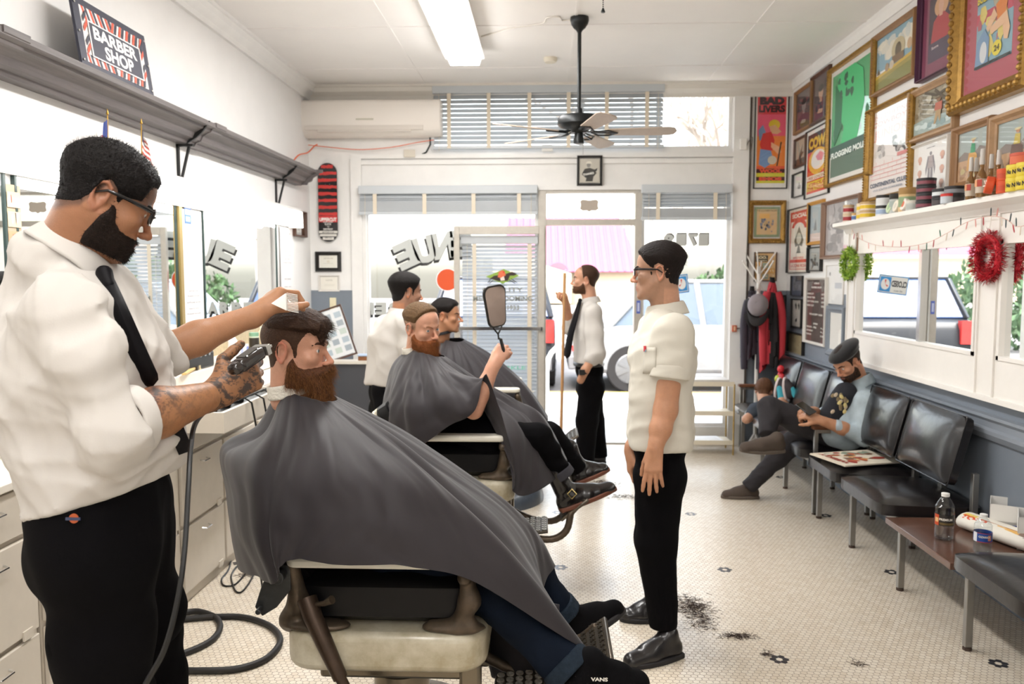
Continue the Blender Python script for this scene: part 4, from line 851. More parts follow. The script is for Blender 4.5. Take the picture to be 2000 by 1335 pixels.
framed('framed_poster', 'tall narrow red and orange Bad Livers poster on the front wall', 'poster', W_, H_, L_, 0, .01, .02, BLK, a, mw=1)
W_, H_, L_ = on_front(1463, 391, 1534, 475); a = Art(W_*.68, H_*.7, '#8d9c7c'); a.rect(.1, .08, .9, .92, '#d9b98a'); a.text('THE SOUTHERN PACIFIC', .5, .85, .05, '#5c5a48', w=.8); a.noise(26, ['#6d7488', '#8b8c94', '#3f4450', '#c9a87a'], 4, (.2, .8), (.15, .65), (.02, .09)); a.rect(.2, .62, .6, .78, '#e8b870')
framed('framed_poster', 'small poster in a carved gilt frame beside the coat stand', 'poster', W_, H_, L_, 0, .045, .03, GOLD, a, carve=True)
W_, H_, L_ = on_front(1474, 492, 1517, 549); a = Art(W_-.02, H_-.02, '#d8b27c'); a.rect(.02, .68, .62, .92, '#3f3a2e'); a.text('ROO.', .32, .8, .09, '#efe0b8', w=.5, bold=.05); a.text('Coolers', .32, .71, .05, '#efe0b8', w=.5)
for k in range(3):
    for j in range(3): a.rect(.04+j*.32, .04+k*.21, .33+j*.32, .22+k*.21, ['#d9a860', '#9fae9c', '#e0bd86', '#c99a58'][(k*2+j) % 4]); a.noise(3, ['#7a6a50', '#e8d8b0'], k*3+j, (.06+j*.32, .3+j*.32), (.06+k*.21, .2+k*.21), (.03, .04))
framed('framed_poster', 'small tan poster of product pictures behind the coat stand', 'poster', W_, H_, L_, 0, .008, .02, DKW, a)
W_, H_, L_ = on_front(1505, 576, 1534, 640); a = Art(W_-.07, H_-.07, '#5c6066'); a.rect(.2, .2, .8, .8, '#6e7278')
framed('framed_picture', 'dark-matted picture in a black frame half hidden by the red jacket', 'picture', W_, H_, L_, 0, .03, .025, BLK, a)
# orange latch on the post
p = PY(1438, 641, YF-.03); bb = MB(); bb.box(p.x-.04, p.x+.0, YF-.05, YF-.03, p.z-.03, p.z+.03, col=srgb('#c96a4a')); bb.box(p.x-.028, p.x-.012, YF-.053, YF-.05, p.z-.02, p.z+.02, col=srgb('#e6c0a0')); bb.tube([(p.x, YF-.04, p.z), (p.x+.03, YF-.04, p.z+.003), (p.x+.035, YF-.04, p.z-.01)], .005, 6, col=srgb('#6a4a3a')); tag(bb.build('brass_latch', VC), 'small coppery latch on the white post', 'latch')
# ================================================================== RIGHT WALL frames
def on_right(x0, x1, yt, yb, dpt=.0):
    """pixel columns of left and right edges, pixel rows of the top-left and bottom-left corners"""
    X_ = XR-dpt; A = PX(x0, yt, X_); B = PX(x0, yb, X_); Cc = PX(x1, yb, X_); return (A.y-Cc.y, A.z-B.z, (XR, (A.y+Cc.y)/2, (A.z+B.z)/2))
RZ = -PI/2
def rframe(name, label, px, fw, fd, fm, fn, mw=0, base='#ffffff', carve=False, cat='picture', margin=0):
    W, H, L = on_right(*px, dpt=fd*.7); a = Art(W-2*fw-2*margin, H-2*fw-2*margin, base); fn(a); return framed(name, label, cat, W, H, L, RZ, fw, fd, fm, a, mw=mw or (1 if margin else 0), carve=carve)
def portrait(bgc, face, cloth, seed=0):
    def f(a): a.rect(0, 0, 1, 1, bgc); a.noise(8, [bgc, cloth], seed, r=(.05, .12)); a.poly([(.15, 0), (.2, .3), (.4, .42), (.6, .42), (.8, .3), (.88, 0)], cloth); a.rect(.43, .38, .57, .5, face); a.ell(.5, .6, .14, .15, face); a.ell(.5, .7, .16, .08, '#2c2420'); a.poly([(.3, .15), (.6, .12), (.65, .2), (.4, .24)], face)
    return f
rframe('framed_portrait', 'small grey portrait in an oak frame nearest the front wall', (1552, 1583, 181, 264), .03, .03, WOOD1, portrait('#6b5d5c', '#a79a96', '#453d44', 1), base='#6b5d5c')
rframe('framed_portrait', 'seated-man portrait in a dark wooden frame left of the green poster', (1584, 1617, 152, 246), .028, .03, DKW, portrait('#5a4848', '#c79a80', '#3a2c3c', 2), base='#5a4848')
def green(a):
    a.rect(0, .0, 1, 1, '#3fae6c'); a.rect(0, 0, 1, .3, '#4c6e58'); a.noise(40, ['#2f8f56', '#5a9a70', '#2c7a4c', '#54c07e'], 7, v=(.3, 1), r=(.03, .09))
    a.poly([(.15, .95), (.2, .6), (.35, .45), (.3, .3), (.7, .3), (.85, .6), (.8, .9), (.6, 1), (.3, 1)], '#49bd78'); a.poly([(.1, .9), (.3, .75), (.28, .45), (.1, .3)], '#2c6e48')
    a.noise(10, ['#37614a'], 9, (.1, .6), (.7, .98), (.03, .06)); a.poly([(.0, .2), (0, .3), (1, .3), (1, .24), (.5, .17)], '#3c5c4c'); a.text('FLOGGING MOLLY', .5, .185, .05, '#e8eee6', w=.94, bold=.05)
rframe('framed_poster', 'big green Flogging Molly poster in a thin gilt frame', (1618, 1700, 138, 366), .035, .035, GOLD, green, carve=True, cat='poster', margin=.035)
def wagon(a):
    a.rect(0, .35, 1, 1, '#8fb6c8'); a.noise(26, ['#e9e4d6', '#d9dcd6', '#f3ecdc'], 3, (0, 1), (.45, .98), (.08, .16)); a.poly([(0, 0), (0, .28), (.4, .3), (1, .4), (1, 0)], '#a99a4c'); a.poly([(0, 0), (.0, .12), (.6, .22), (1, .25), (1, 0)], '#8a8a48'); a.poly([(0, .28), (1, .4), (1, .34), (0, .22)], '#d9b84c')
    a.ell(.6, .6, .17, .2, '#cdbf9a'); a.ell(.6, .57, .08, .14, '#6d5c46'); a.rect(.45, .36, .74, .5, '#8a6f50'); a.ell(.44, .36, .06, .08, '#d9cdb8'); a.ell(.32, .36, .05, .08, '#b59a7c'); a.ell(.88, .56, .06, .1, '#cfae88'); a.poly([(.05, .3), (.1, .42), (.14, .3)], '#6a5a48')
rframe('framed_painting', 'oil painting of covered wagons under a cloudy blue sky', (1704, 1783, 74, 191), .035, .04, WOOD1, wagon, cat='painting')
def redw(a):
    a.rect(0, 0, 1, 1, '#4c3a4a'); a.ell(.52, .82, .3, .16, '#d9a87c'); a.poly([(.1, .3), (.2, .62), (.4, .7), (.65, .7), (.85, .6), (.95, .3)], '#b43c44'); a.rect(.44, .66, .58, .76, '#e0b49c'); a.ell(.51, .82, .11, .1, '#e0b49c'); a.rect(0, 0, 1, .3, '#54485c'); a.text('Songs', .3, .2, .04, '#e8d8d8', w=.3)
rframe('framed_poster', 'dim red portrait poster with a plum mount at the top of the wall', (1797, 1862, -18, 160), .012, .05, mat('plum_frame', '#54304a', rough=.35), redw, cat='poster', margin=.075).children
for ch in C.objects:
    if ch.name.startswith('framed_poster') and ch.get('label', '').startswith('dim red'):
        for q in ch.children:
            if q.name.startswith('mount'): q.data.materials[0] = mat('plum_mount', '#8c4a62', rough=.6)
def yerba(a):
    a.rect(0, 0, 1, 1, '#8fb4c4'); a.rect(.0, .5, 1, .62, '#c9586c'); a.noise(18, ['#6fa0b0', '#c4d2c8', '#b86a74', '#e0cf7a'], 12, (0, 1), (.05, .75), (.05, .14))
    a.ell(.68, .76, .24, .2, '#b9b4a0'); a.ell(.7, .75, .1, .09, '#3a2c28'); a.ell(.72, .74, .065, .075, '#e2b48c')
    for k in range(12): t = k*PI/11; a.poly([(.7+.13*math.cos(t), .76+.11*math.sin(t)), (.7+.24*math.cos(t+.06), .76+.19*math.sin(t+.06)), (.7+.13*math.cos(t+.2), .76+.11*math.sin(t+.2))], '#4a4038')
    a.poly([(.55, .62), (.72, .68), (.86, .6), (.82, .48), (.6, .45)], '#e28a48'); a.poly([(.4, .4), (.85, .5), (.95, .3), (.9, .18), (.8, .2), (.75, .36), (.45, .32)], '#e8c09c'); a.poly([(.5, .6), (.3, .42), (.36, .36), (.6, .5)], '#e8c09c')
    a.poly([(0, .0), (.05, .3), (.25, .42), (.4, .3), (.38, .0)], '#7f9fc0'); a.ell(.24, .16, .1, .12, '#d9dde0'); a.ell(.62, .14, .13, .085, '#e8d84c'); a.text('24', .62, .11, .06, '#4a4428', w=.15, bold=.05)
    a.text('YERBA', .24, .87, .085, '#3c5a70', w=.46, bold=.06); a.text('YERBA', .235, .875, .085, '#e8d23c', w=.44, bold=.03); a.text('BUENA', .25, .73, .085, '#3c5a70', w=.46, bold=.06); a.text('BUENA', .245, .735, .085, '#e8d23c', w=.44, bold=.03); a.text('LA BELLA', .72, .93, .04, '#4a4038', w=.42)
    a.rect(0, 0, 1, .03, '#2f3a40')
f = rframe('framed_poster', 'Yerba Buena comic poster with pink mount in a huge carved gilt frame', (1866, 2003, -82, 223), .085, .07, GOLD, yerba, carve=True, cat='poster', margin=.11)
for q in f.children:
    if q.name.startswith('mount'): q.data.materials[0] = mat('pink_mount', '#b8606e', rough=.6)
rframe('framed_photo', 'tiny framed photo of a rearing horse between two posters', (1551, 1572, 273, 330), .022, .025, DKW, lambda a: (a.rect(0, 0, 1, 1, '#b9b0a0'), a.rect(0, 0, 1, .25, '#4a4440'), a.poly([(.3, .25), (.45, .5), (.7, .8), (.6, .5), (.8, .45), (.5, .25)], '#3a3632')), base='#b9b0a0')
def cows(a):
    a.rect(0, .0, 1, 1, '#e0402c'); a.rect(0, .7, 1, 1, '#3a2a20'); a.text('COWS', .5, .76, .16, '#e8c03a', w=.9, bold=.06); a.ell(.5, .52, .44, .22, '#efb838'); a.ell(.52, .54, .33, .16, '#f2e8dc'); a.poly([(.4, .6), (.6, .66), (.8, .6), (.7, .5), (.5, .52)], '#e8909a'); a.rect(0, .22, 1, .3, '#f4e8d0'); a.text('FREE CONCERTS', .5, .235, .045, '#b8562c', w=.84); a.rect(0, .04, 1, .2, '#e8c83a'); a.text('CIRCUS', .5, .12, .05, '#d05a2c', w=.8, bold=.05); a.text('THE TOWER', .5, .05, .05, '#d05a2c', w=.9, bold=.05)
rframe('framed_poster', 'Cows poster in red and yellow with a thin black frame', (1574, 1617, 259, 389), .008, .02, BLK, cows, cat='poster', margin=.03)
rframe('framed_picture', 'small line drawing in a thin black frame below the horse photo', (1548, 1568, 341, 387), .01, .03, BLK, lambda a: (a.ell(.5, .4, .15, .1, '#8d8a88'), a.rect(.45, .4, .55, .6, '#b0adab')), base='#f3f1ee')
def conti(a):
    a.text('THE DRIFTING', .5, .9, .05, '#e0a8a4', w=.85); a.text('COWBOYS', .5, .82, .055, '#e09c98', w=.9, bold=.03); a.text('JUNIOR', .5, .68, .09, '#e6b4ae', w=.8, bold=.04)
    a.noise(16, ['#c9c4c0', '#a8a09c', '#7d7672', '#e3ddd6'], 21, (.1, .45), (.42, .62), (.03, .07)); a.noise(16, ['#c9c4c0', '#a8a09c', '#5c5654', '#e3ddd6'], 22, (.55, .95), (.42, .66), (.03, .07)); a.rect(.7, .4, .98, .44, '#e28c88')
    for k in range(4): a.rect(.06, .2+k*.05, .94, .205+k*.05, '#e08884'); [a.rect(.1+j*.2+(k % 2)*.1, .205+k*.05, .105+j*.2+(k % 2)*.1, .25+k*.05, '#e08884') for j in range(4)]
    a.text('CONTINENTAL CLUB', .5, .11, .045, '#4f5a6e', w=.88, bold=.03); a.text('1315 SOUTH CONGRESS', .5, .06, .02, '#7d8696', w=.7)
rframe('framed_poster', 'white Continental Club poster with pink print in a gilt frame', (1693, 1775, 217, 397), .035, .04, GOLD, conti, cat='poster', base='#f3ebe6', carve=True)
def stream(a):
    a.rect(0, 0, 1, 1, '#a39a84'); a.noise(40, ['#8c8068', '#b8b09c', '#6f6450', '#c9c2ae', '#9a8f7a'], 5, (0, 1), (.35, 1), (.04, .1)); a.poly([(0, 0), (0, .3), (.4, .35), (1, .28), (1, 0)], '#a4b4b0'); a.noise(14, ['#c9d6d4', '#8fa4a4'], 6, (0, 1), (.0, .28), (.05, .12)); a.line([(.55, .95), (.75, .7), (.95, .5)], .02, '#5c5244'); a.line([(.3, .98), (.6, .8), (.8, .85)], .015, '#5c5244')
    a.poly([(.55, .12), (.6, .45), (.66, .5), (.72, .42), (.7, .12), (.65, .3), (.6, .12)], '#b39872'); a.poly([(.56, .44), (.58, .62), (.74, .62), (.74, .42)], '#b46a58'); a.ell(.66, .68, .05, .05, '#8c6a4c'); a.ell(.66, .72, .09, .02, '#6a5640')
rframe('framed_painting', 'muted painting of a figure wading a stream in a light wood frame', (1775, 1862, 181, 282), .04, .04, mat('light_wood_frame', '#b08a62', rough=.4, noise=.2, ns=20), stream, cat='painting')
def anat(a):
    g = '#8f8a90'; a.ell(.5, .82, .035, .035, g); a.rect(.42, .55, .58, .78, '#b4a8a8'); a.poly([(.42, .78), (.36, .55), (.38, .42), (.41, .55), (.45, .75)], g); a.poly([(.58, .78), (.64, .55), (.62, .42), (.59, .55), (.55, .75)], g); a.rect(.43, .2, .49, .56, g); a.rect(.51, .2, .57, .56, g); a.text('ANATOMY', .5, .92, .02, g, w=.24)
    for (u, v) in ((.2, .75), (.2, .5), (.2, .25), (.82, .75), (.82, .5), (.82, .25)): a.ell(u, v, .06, .06, '#e0b4a0'); a.rect(u-.03, v-.09, u+.03, v-.03, '#d8a898')
rframe('framed_chart', 'anatomy chart of standing figures in a white frame', (1779, 1848, 287, 398), .015, .03, WHF, anat, cat='poster', base='#f5f3f0')
def cowboy(s):
    def f(a):
        a.rect(0, .4, 1, 1, '#a9b4b0'); a.poly([(0, .4), (.0, .5), (.2, .6), (.5, .52), (.7, .66), (1, .56), (1, .4)], '#8c8078'); a.rect(0, 0, 1, .42, '#c9a480'); a.noise(16, ['#b08c6c', '#d8bc90', '#8c7a68', '#c8b884'], s, (0, 1), (0, .38), (.05, .12))
        a.poly([(.3, .2), (.36, .55), (.5, .6), (.62, .5), (.66, .2), (.58, .36), (.48, .38), (.38, .2)], ['#d8a458', '#6a4a3c'][s % 2]); a.poly([(.4, .55), (.44, .74), (.56, .72), (.56, .54)], ['#3f9c6c', '#c8b450'][s % 2]); a.ell(.5, .78, .045, .04, '#c8946c'); a.ell(.5, .82, .09, .02, '#d8cc9c'); a.ell(.8, .12, .04, .06, '#4a9a5c')
    return f
rframe('framed_painting', 'painting of a cowboy on a yellow horse behind the tonic bottles', (1861, 1930, 251, 372), .04, .04, WOOD1, cowboy(2), cat='painting')
rframe('framed_painting', 'painting of a waving cowboy on a dark horse at the picture edge', (1935, 2030, 229, 366), .045, .04, mat('light_wood_frame'), cowboy(3), cat='painting')
def ace(a):
    a.rect(.06, .04, .94, .96, '#d84a40'); a.rect(.1, .2, .9, .8, '#f0e8dc'); a.text('SOCIAL', .5, .86, .06, '#f4ece0', w=.7, bold=.04); a.ell(.5, .68, .36, .16, '#d84a40', a0=0, a1=PI); a.ell(.5, .66, .26, .12, '#f0e8dc', a0=0, a1=PI)
    a.poly([(.5, .72), (.72, .5), (.66, .4), (.53, .42), (.6, .3), (.4, .3), (.47, .42), (.34, .4), (.28, .5)], '#6a6a60'); a.ell(.5, .53, .12, .09, '#d8d4c4'); a.rect(.1, .16, .9, .2, '#d84a40'); a.text('MIKE NESS', .5, .21, .03, '#d84a40', w=.5); a.rect(.1, .05, .9, .15, '#e8d4c8'); a.text('LA ZONA ROSA', .5, .08, .045, '#c8443c', w=.75, bold=.03)
rframe('framed_poster', 'red ace of spades poster in a thin black frame', (1539, 1577, 410, 533), .008, .03, BLK, ace, cat='poster', base='#efe6da')
rframe('framed_print', 'narrow print of a tower in an amber wood frame', (1578, 1605, 396, 479), .028, .03, mat('amber_frame', '#c9923f', rough=.4), lambda a: (a.rect(0, .25, 1, 1, '#b8c4c8'), a.poly([(.3, .3), (.45, .62), (.55, .3)], '#7d8a92'), a.rect(0, 0, 1, .22, '#e8d4cc')), base='#b8c4c8')
rframe('framed_photo', 'large faded grey photograph in a brown frame behind the mantel end', (1607, 1677, 395, 506), .028, .05, mat('brown_frame', '#8d6f5c', rough=.45), lambda a: a.noise(50, ['#b5b0b0', '#c9c5c4', '#9c9898', '#d5d2d0', '#8a8788'], 31, r=(.06, .16)), base='#b4b0b0')
rframe('framed_photo', 'black and white photo of a person on a horse', (1577, 1602, 483, 530), .01, .03, BLK, lambda a: (a.rect(0, 0, 1, 1, '#a9aca8'), a.poly([(.2, .0), (.25, .3), (.1, .5), (.25, .55), (.4, .35), (.7, .35), (.8, 0), (.7, .2), (.4, .2)], '#3f4240'), a.poly([(.4, .33), (.4, .6), (.55, .6), (.6, .33)], '#4a4c4a'), a.ell(.48, .66, .06, .05, '#6a6c6a')), base='#a9aca8')
rframe('wall_photo', 'dark blue-grey photograph under the ace of spades poster', (1545, 1566, 538, 577), .004, .02, BLK, lambda a: a.noise(14, ['#4c525e', '#6a7078', '#3b404a'], 8, r=(.1, .2)), base='#50566a')
rframe('framed_drawing', 'tall ink drawing of moustached figures in a dark frame', (1545, 1564, 582, 638), .012, .025, BLK, lambda a: (a.poly([(.25, .8), (.35, .9), (.45, .8), (.4, .6), (.3, .75)], '#3a3836'), a.poly([(.55, .8), (.65, .9), (.75, .8), (.7, .6), (.6, .75)], '#3a3836'), a.noise(8, ['#2c2a29', '#e0dcd4'], 3, (.2, .8), (.12, .35), (.08, .06))), base='#d5d2cb')
rframe('framed_document', 'yellowed document in a black frame above the far seats', (1537, 1567, 646, 690), .014, .03, BLK, lambda a: a.noise(12, ['#b8ab8a', '#a89a7a'], 4, r=(.1, .2)), base='#b4a684')
def menu(a):
    T_ = [('AVENUE', .5, .93, .26), ('BARBER SHOP', .5, .865, .5), ('HAIRCUT', .2, .76, .34), ('BEARD TRIM', .24, .70, .4), ('HOT TOWEL SHAVE', .33, .635, .58), ('KIDS CUT', .22, .57, .36), ('WE ACCEPT CASH', .5, .43, .66), ('OPEN', .5, .28, .22), ('MON - FRI', .3, .22, .5), ('SATURDAY', .22, .16, .34), ('SUNDAY', .18, .10, .28)]
    for t, u, v, w_ in T_: a.text(t, u, v, .025, '#e9e3da', w=w_, bold=.06)
    for v, t in ((.76, '$25'), (.70, '$15'), (.635, '$30'), (.57, '$20'), (.22, '9-6'), (.16, '9-4'), (.10, 'CLOSED')): a.text(t, .86, v, .025, '#e9e3da', w=.2, bold=.06)
rframe('letter_board', 'brown letter board price menu in a white frame on the right wall', (1572, 1610, 541, 668), .02, .03, WHF, menu, cat='sign', base='#5a4a44')
rframe('wall_notice', 'white paper notice taped beside the green wreath', (1614, 1646, 518, 592), .003, .01, WHF, lambda a: (a.rect(.5, .4, .9, .55, '#c9ccd2'), a.ell(.2, .78, .05, .05, '#9a9a9a')), cat='notice', base='#f3f2f0')
rframe('framed_notice', 'notice in a wide blue-grey frame beneath the paper notice', (1615, 1646, 596, 692), .05, .03, BLUEG, lambda a: a.rect(0, 0, 1, 1, '#f3efe8'), cat='notice', base='#f3efe8')
# ================================================================== RIGHT WALL mirror unit with mantel
WP = mat('white_joinery', '#f2eee8', rough=.32, noise=.04, ns=5)
yu0, yu1 = -.5, 6.02; xs = XR-.04
r = thing('mirror_unit', 'white panelled mirror unit with mantel shelf on the right wall', 'wall unit', (XR, yu1, .98)); 
m1y1, m1y0 = PX(1672, 570, xs).y, PX(1908, 570, xs).y; m2y1 = PX(1954, 570, xs).y; m2y0 = 2.2
mz0, mz1 = 1.175, 1.75
bb = loc(r, MB()); bb.box(xs, XR, yu0, yu1, .985, mz0); bb.box(xs, XR, yu0, yu1, mz1, 1.9); bb.box(xs, XR, m1y1, yu1, mz0, mz1); bb.box(xs, XR, m2y1, m1y0, mz0, mz1); bb.box(xs, XR, yu0, m2y0, mz0, mz1)
bb.box(xs-.02, XR, yu0, yu1, .965, .99)
bb.build('panelling', WP, r)
for (a0, a1) in ((m1y0, m1y1), (m2y0, m2y1)):
    bb = loc(r, MB()); bb.box(XR-.02, XR-.012, a0, a1, mz0, mz1); bb.build('mirror', MIR, r)
    bb = loc(r, MB()); t_ = .02; bb.box(xs-.008, xs+.022, a0-.0, a0+t_, mz0, mz1); bb.box(xs-.008, xs+.022, a1-t_, a1, mz0, mz1); bb.box(xs-.008, xs+.022, a0, a1, mz0, mz0+t_); bb.box(xs-.008, xs+.022, a0, a1, mz1-t_, mz1); bb.build('mirror_frame', WP, r)
yd_ = PX(1795, 570, xs).y; bb = loc(r, MB()); bb.box(xs+.0, XR-.012, yd_-.02, yd_+.02, mz0+.02, mz1-.02); bb.build('mullion', CHROME, r)
bb = loc(r, MB()); bb.prism([(0, 0), (.05, 0), (.07, .03), (.12, .045), (.15, .05), (.15, .075), (0, .075)], yu1-yu0+.02, O=(XR, yu0, 1.875), U=(-1, 0, 0), V=(0, 0, 1), W=(0, 1, 0)); bb.build('mantel_shelf', WP, r)
bb = loc(r, MB()); q = [(m1y1, yu1), (m2y1, m1y0)]; 
for a0, a1 in q: bb.box(xs-.01, xs, a0+.02, a0+.03, .99, 1.88); bb.box(xs-.01, xs, a1-.03, a1-.02, .99, 1.88)
bb.build('edge_beads', WP, r)
SHZ = 1.95
# ---- products on the mantel
def canpx(px, x=2.12): return PX(px, 420, x).y
def can(label, px, r_, h, z, side, lid, x=2.12, group='grooming tins on the mantel', name='pomade_tin', band=None, cat='tin'):
    b3 = band or side
    return bottle(name, label, x, canpx(px, x), z, [(r_*.96, 0), (r_, .003), (r_, h*.2), (r_, h*.62), (r_, h*.72), (r_*1.03, h*.74), (r_*1.03, h*.97), (r_*.98, h), (0, h)], [side, side, b3, side, lid, lid, lid, lid], group, cat=cat)
Z = SHZ
spec = [('red-labelled tin', 1657, .036, .06, 0, '#d9c8b4', '#d8c0a0', '#a83038'), ('red-labelled tin on top of its twin', 1657, .036, .06, .06, '#d9c8b4', '#c9ad86', '#a83038'), ('small white and blue tin', 1670, .022, .055, 0, '#e3e6ee', '#d8b070', '#5f7fb8'),
 ('yellow tin', 1683, .034, .055, 0, '#e8dcc4', '#e0d0b4', '#e6c230'), ('yellow tin stacked second', 1683, .034, .055, .055, '#e8dcc4', '#e0d0b4', '#e6c230'), ('larger yellow banded tin', 1695, .05, .055, 0, '#ead9c8', '#c8a878', '#e6c230'), ('larger yellow banded tin, upper one', 1695, .05, .055, .055, '#ead9c8', '#c8a878', '#e6c230'),
 ('white jar with black lid', 1725, .045, .065, 0, '#e6e8ea', '#2c2a28', '#a9bdd8'), ('white jar with black lid, upper one', 1725, .045, .065, .065, '#e6e8ea', '#2c2a28', '#dfe0e0'), ('grey jar with black lid', 1752, .045, .12, 0, '#bfc4c0', '#2c2a28', '#a9b4ae'), ('tan tin with green band', 1772, .05, .14, 0, '#e0c290', '#a88450', '#8fa47c'), ('small grey tin', 1783, .04, .06, 0, '#c9ccc6', '#dcd8cc', '#b9bdb6')]
for nm, px, r_, h, dz, sd, ld, bd in spec: can(nm+' on the white mantel', px, r_, h, Z+dz, sd, ld, band=bd)
for k, (px, c_) in enumerate(((1739, '#cfe0b8'), (1752, '#ece2d0'), (1767, '#f0e6dc'))):
    bb = MB(); bb.lathe([(.034, 0), (.036, .004), (.036, .02), (.034, .024)], R=rotm(0, -PI/2+.25, 0), n=24, col=srgb(c_)); bb.lathe([(.018, .0241), (.0, .0243)], R=rotm(0, -PI/2+.25, 0), n=20, col=srgb(['#a8c490', '#d8d0c0', '#d86a40'][k])); o = bb.build('display_tin', VC); o.location = (2.1, canpx(px, 2.09), Z+.037); tag(o, ('round pale green tin propped on edge on the mantel', 'round cream tin propped on edge beside the green one', 'round tin with orange centre propped on edge')[k], 'tin')
for k in range(4): can(('bottom', 'second', 'third', 'top')[k]+' black tin of the tall stack of four', 1807, .05, .042, Z+k*.042, '#2c2a2c', '#353336', band='#8a4a56')
for k, (px, n_, c_) in enumerate(((1838, 2, '#d9dee0'), (1862, 2, '#8c8f94'))):
    for j in range(n_): can(('lower', 'upper')[j]+(' black-lidded tin right of the tall stack', ' black-lidded tin left of the brown bottles')[k], px, .048, .045, Z+j*.045, '#3a383a', '#2a282a', band=c_ if j else '#4f4648')
can('low tin with a red lid in front of the black tins', 1848, .03, .05, Z, '#c9d0d8', '#d23a34', x=2.075)
bprof = [(.04, 0), (.043, .01), (.043, .14), (.036, .165), (.016, .195), (.015, .235), (.017, .24), (.013, .3), (.013, .31), (.017, .315), (.014, .35), (0, .352)]
bot = mat('amber_tonic_glass', '#8a5a2c', rough=.1, trans=.55, coat=.5)
def tonic(px, x, label, s_=.87, zz=0):
    r = thing('tonic_bottle', label, 'bottle', (x, canpx(px, x), Z), 0, 'tonic bottles on the mantel')
    bb = MB(); bb.lathe([(q*s_*(.86 if h < .2 else 1), h*s_) for q, h in bprof[:6]], n=20); bb.build('glass', mat('tonic_glass', '#b08a5c', rough=.08, trans=.6, ior=1.3), r, smooth=True)
    bb = MB(); bb.lathe([(.016*s_, .232*s_), (.019*s_, .24*s_), (.016*s_, .3*s_), (.017*s_, .315*s_), (.014*s_, .345*s_), (0, .347*s_)], n=16); bb.build('cap', mat('grey_white_cap', '#cfcbc6', rough=.4), r, smooth=True)
    bb = MB(); bb.lathe([(.0375*s_, .03*s_), (.0378*s_, .13*s_)], n=20, col=srgb('#cfc2b0')); [bb.obox((-.038*s_*math.cos(t), -.038*s_*math.sin(t), .10*s_), (.002, .03*s_, .05*s_), rotm(0, 0, t), col=srgb(c_)) for t, c_ in ((.0, '#d89a6c'), (.8, '#b84a3c'))]; bb.build('label', VC, r)
for px, x, lb in ((1893, 2.09, 'nearest the black tins, front row'), (1903, 2.12, 'second from the left'), (1914, 2.07, 'largest in view with blank label'), (1932, 2.13, 'behind the others'), (1946, 2.09, 'rightmost, behind the orange tins')): tonic(px, x, 'brown tonic bottle with grey cap, '+lb, (.66 if px == 1914 else .6), zz=0)
bb = MB(); bb.lathe([(.038, 0), (.04, .005), (.04, .03), (.038, .034)], R=rotm(0, -PI/2+.2, -.4), n=26, col=srgb('#d8572f')); [bb.obox(Vector((-.036, .012*math.cos(k), .018*math.sin(k*2))), (.002, .02, .005), rotm(k, 0, 0), col=srgb('#f2e8dc')) for k in range(6)]
o = bb.build('display_tin', VC); o.location = (2.06, canpx(1938, 2.06), Z+.041); tag(o, 'round orange tin propped on edge in front of the bottles', 'tin')
for j in range(2): can(('lower', 'upper')[j]+' plain orange tin beside the yellow tins', 1959, .033, .055, Z+j*.055, '#d8572f', '#d8572f', x=2.08, band='#c84a28')
for i, px in enumerate((1981, 2001)):
    for j in range(2):
        r = can((('lower', 'upper')[j]+' yellow tin with black lettering '+('next to the orange tins', 'at the right picture edge')[i]), px, .04, .058, Z+j*.058, '#e0c83a', '#e3cf4a', x=2.08, band='#e0c83a')
        V_, F_, wd = textmesh('Nu Nile', .05); q = MB()
        for t in [0]: q.add([(-.0405*math.cos((v[0]/wd-.5)*1.6+.55), -.0405*math.sin((v[0]/wd-.5)*-1.6+-.55)*-1*-1, .018+v[1]*.016) for v in V_], F_, srgb('#2a2622'))
        q.v = [(-.0407*math.cos(a_), .0407*math.sin(a_), z_) for a_, z_ in [(-( (v[0]/wd-.5)*1.5)-.7, .018+v[1]*.017) for v in V_]]; q.build('tin_lettering', VC, r)
can('orange lidded tin on top of the yellow stack', 1992, .05, .05, Z+.116, '#d86a48', '#c85a44', x=2.1)
# ---- wreaths and string lights
def wreath(name, label, px, py, R_, rr, n, cols, leaf, seed, spiky):
    rd = random.Random(seed); p = PX(px, py, XR-.08); bb = MB(); nn = 20
    r = thing(name, label, 'wreath', (XR-.05-rr*.6, p.y, p.z))
    bb.tube([(0, R_*math.cos(2*PI*k/24), R_*math.sin(2*PI*k/24)) for k in range(24)], rr*.45, 8, closed=True, col=srgb(cols[1])); bb.build('ring', VC, r)
    bb = MB()
    for _ in range(n):
        t = rd.uniform(0, 2*PI); ph = rd.uniform(0, 2*PI); e = rr*rd.uniform(.2, .8); rad = Vector((0, math.cos(t), math.sin(t))); c_ = rad*(R_+e*math.cos(ph))+Vector((e*math.sin(ph), 0, 0))
        d = (rad*math.cos(ph)+Vector((math.sin(ph), 0, 0))+Vector((rd.uniform(-1, 1), rd.uniform(-1, 1), rd.uniform(-1, 1)))*.8).normalized(); sd = d.orthogonal().normalized(); L_ = leaf*rd.uniform(.7, 1.3); w_ = L_*(.13 if spiky else .5)
        bb.add([c_, c_+d*L_*.5+sd*w_*.5, c_+d*L_, c_+d*L_*.5-sd*w_*.5], [(0, 1, 2, 3)], srgb(rd.choice(cols)))
    bb.build('tinsel' if spiky else 'leaves', mat('tinsel_foil' if spiky else 'leaf_green', vcol=True, rough=.3 if spiky else .5, metal=.35 if spiky else 0), r)
    bb = MB(); bb.tube([(0, 0, R_), (.01, 0, R_+.1)], .002, 5); bb.build('hanger', CREAM, r)
wreath('green_wreath', 'round lime green wreath at the left end of the mirror unit', 1655, 514, .092, .03, 1100, ['#9dbf3c', '#7fa334', '#b8d45c', '#c9dc7c', '#6f9430'], .022, 1, False)
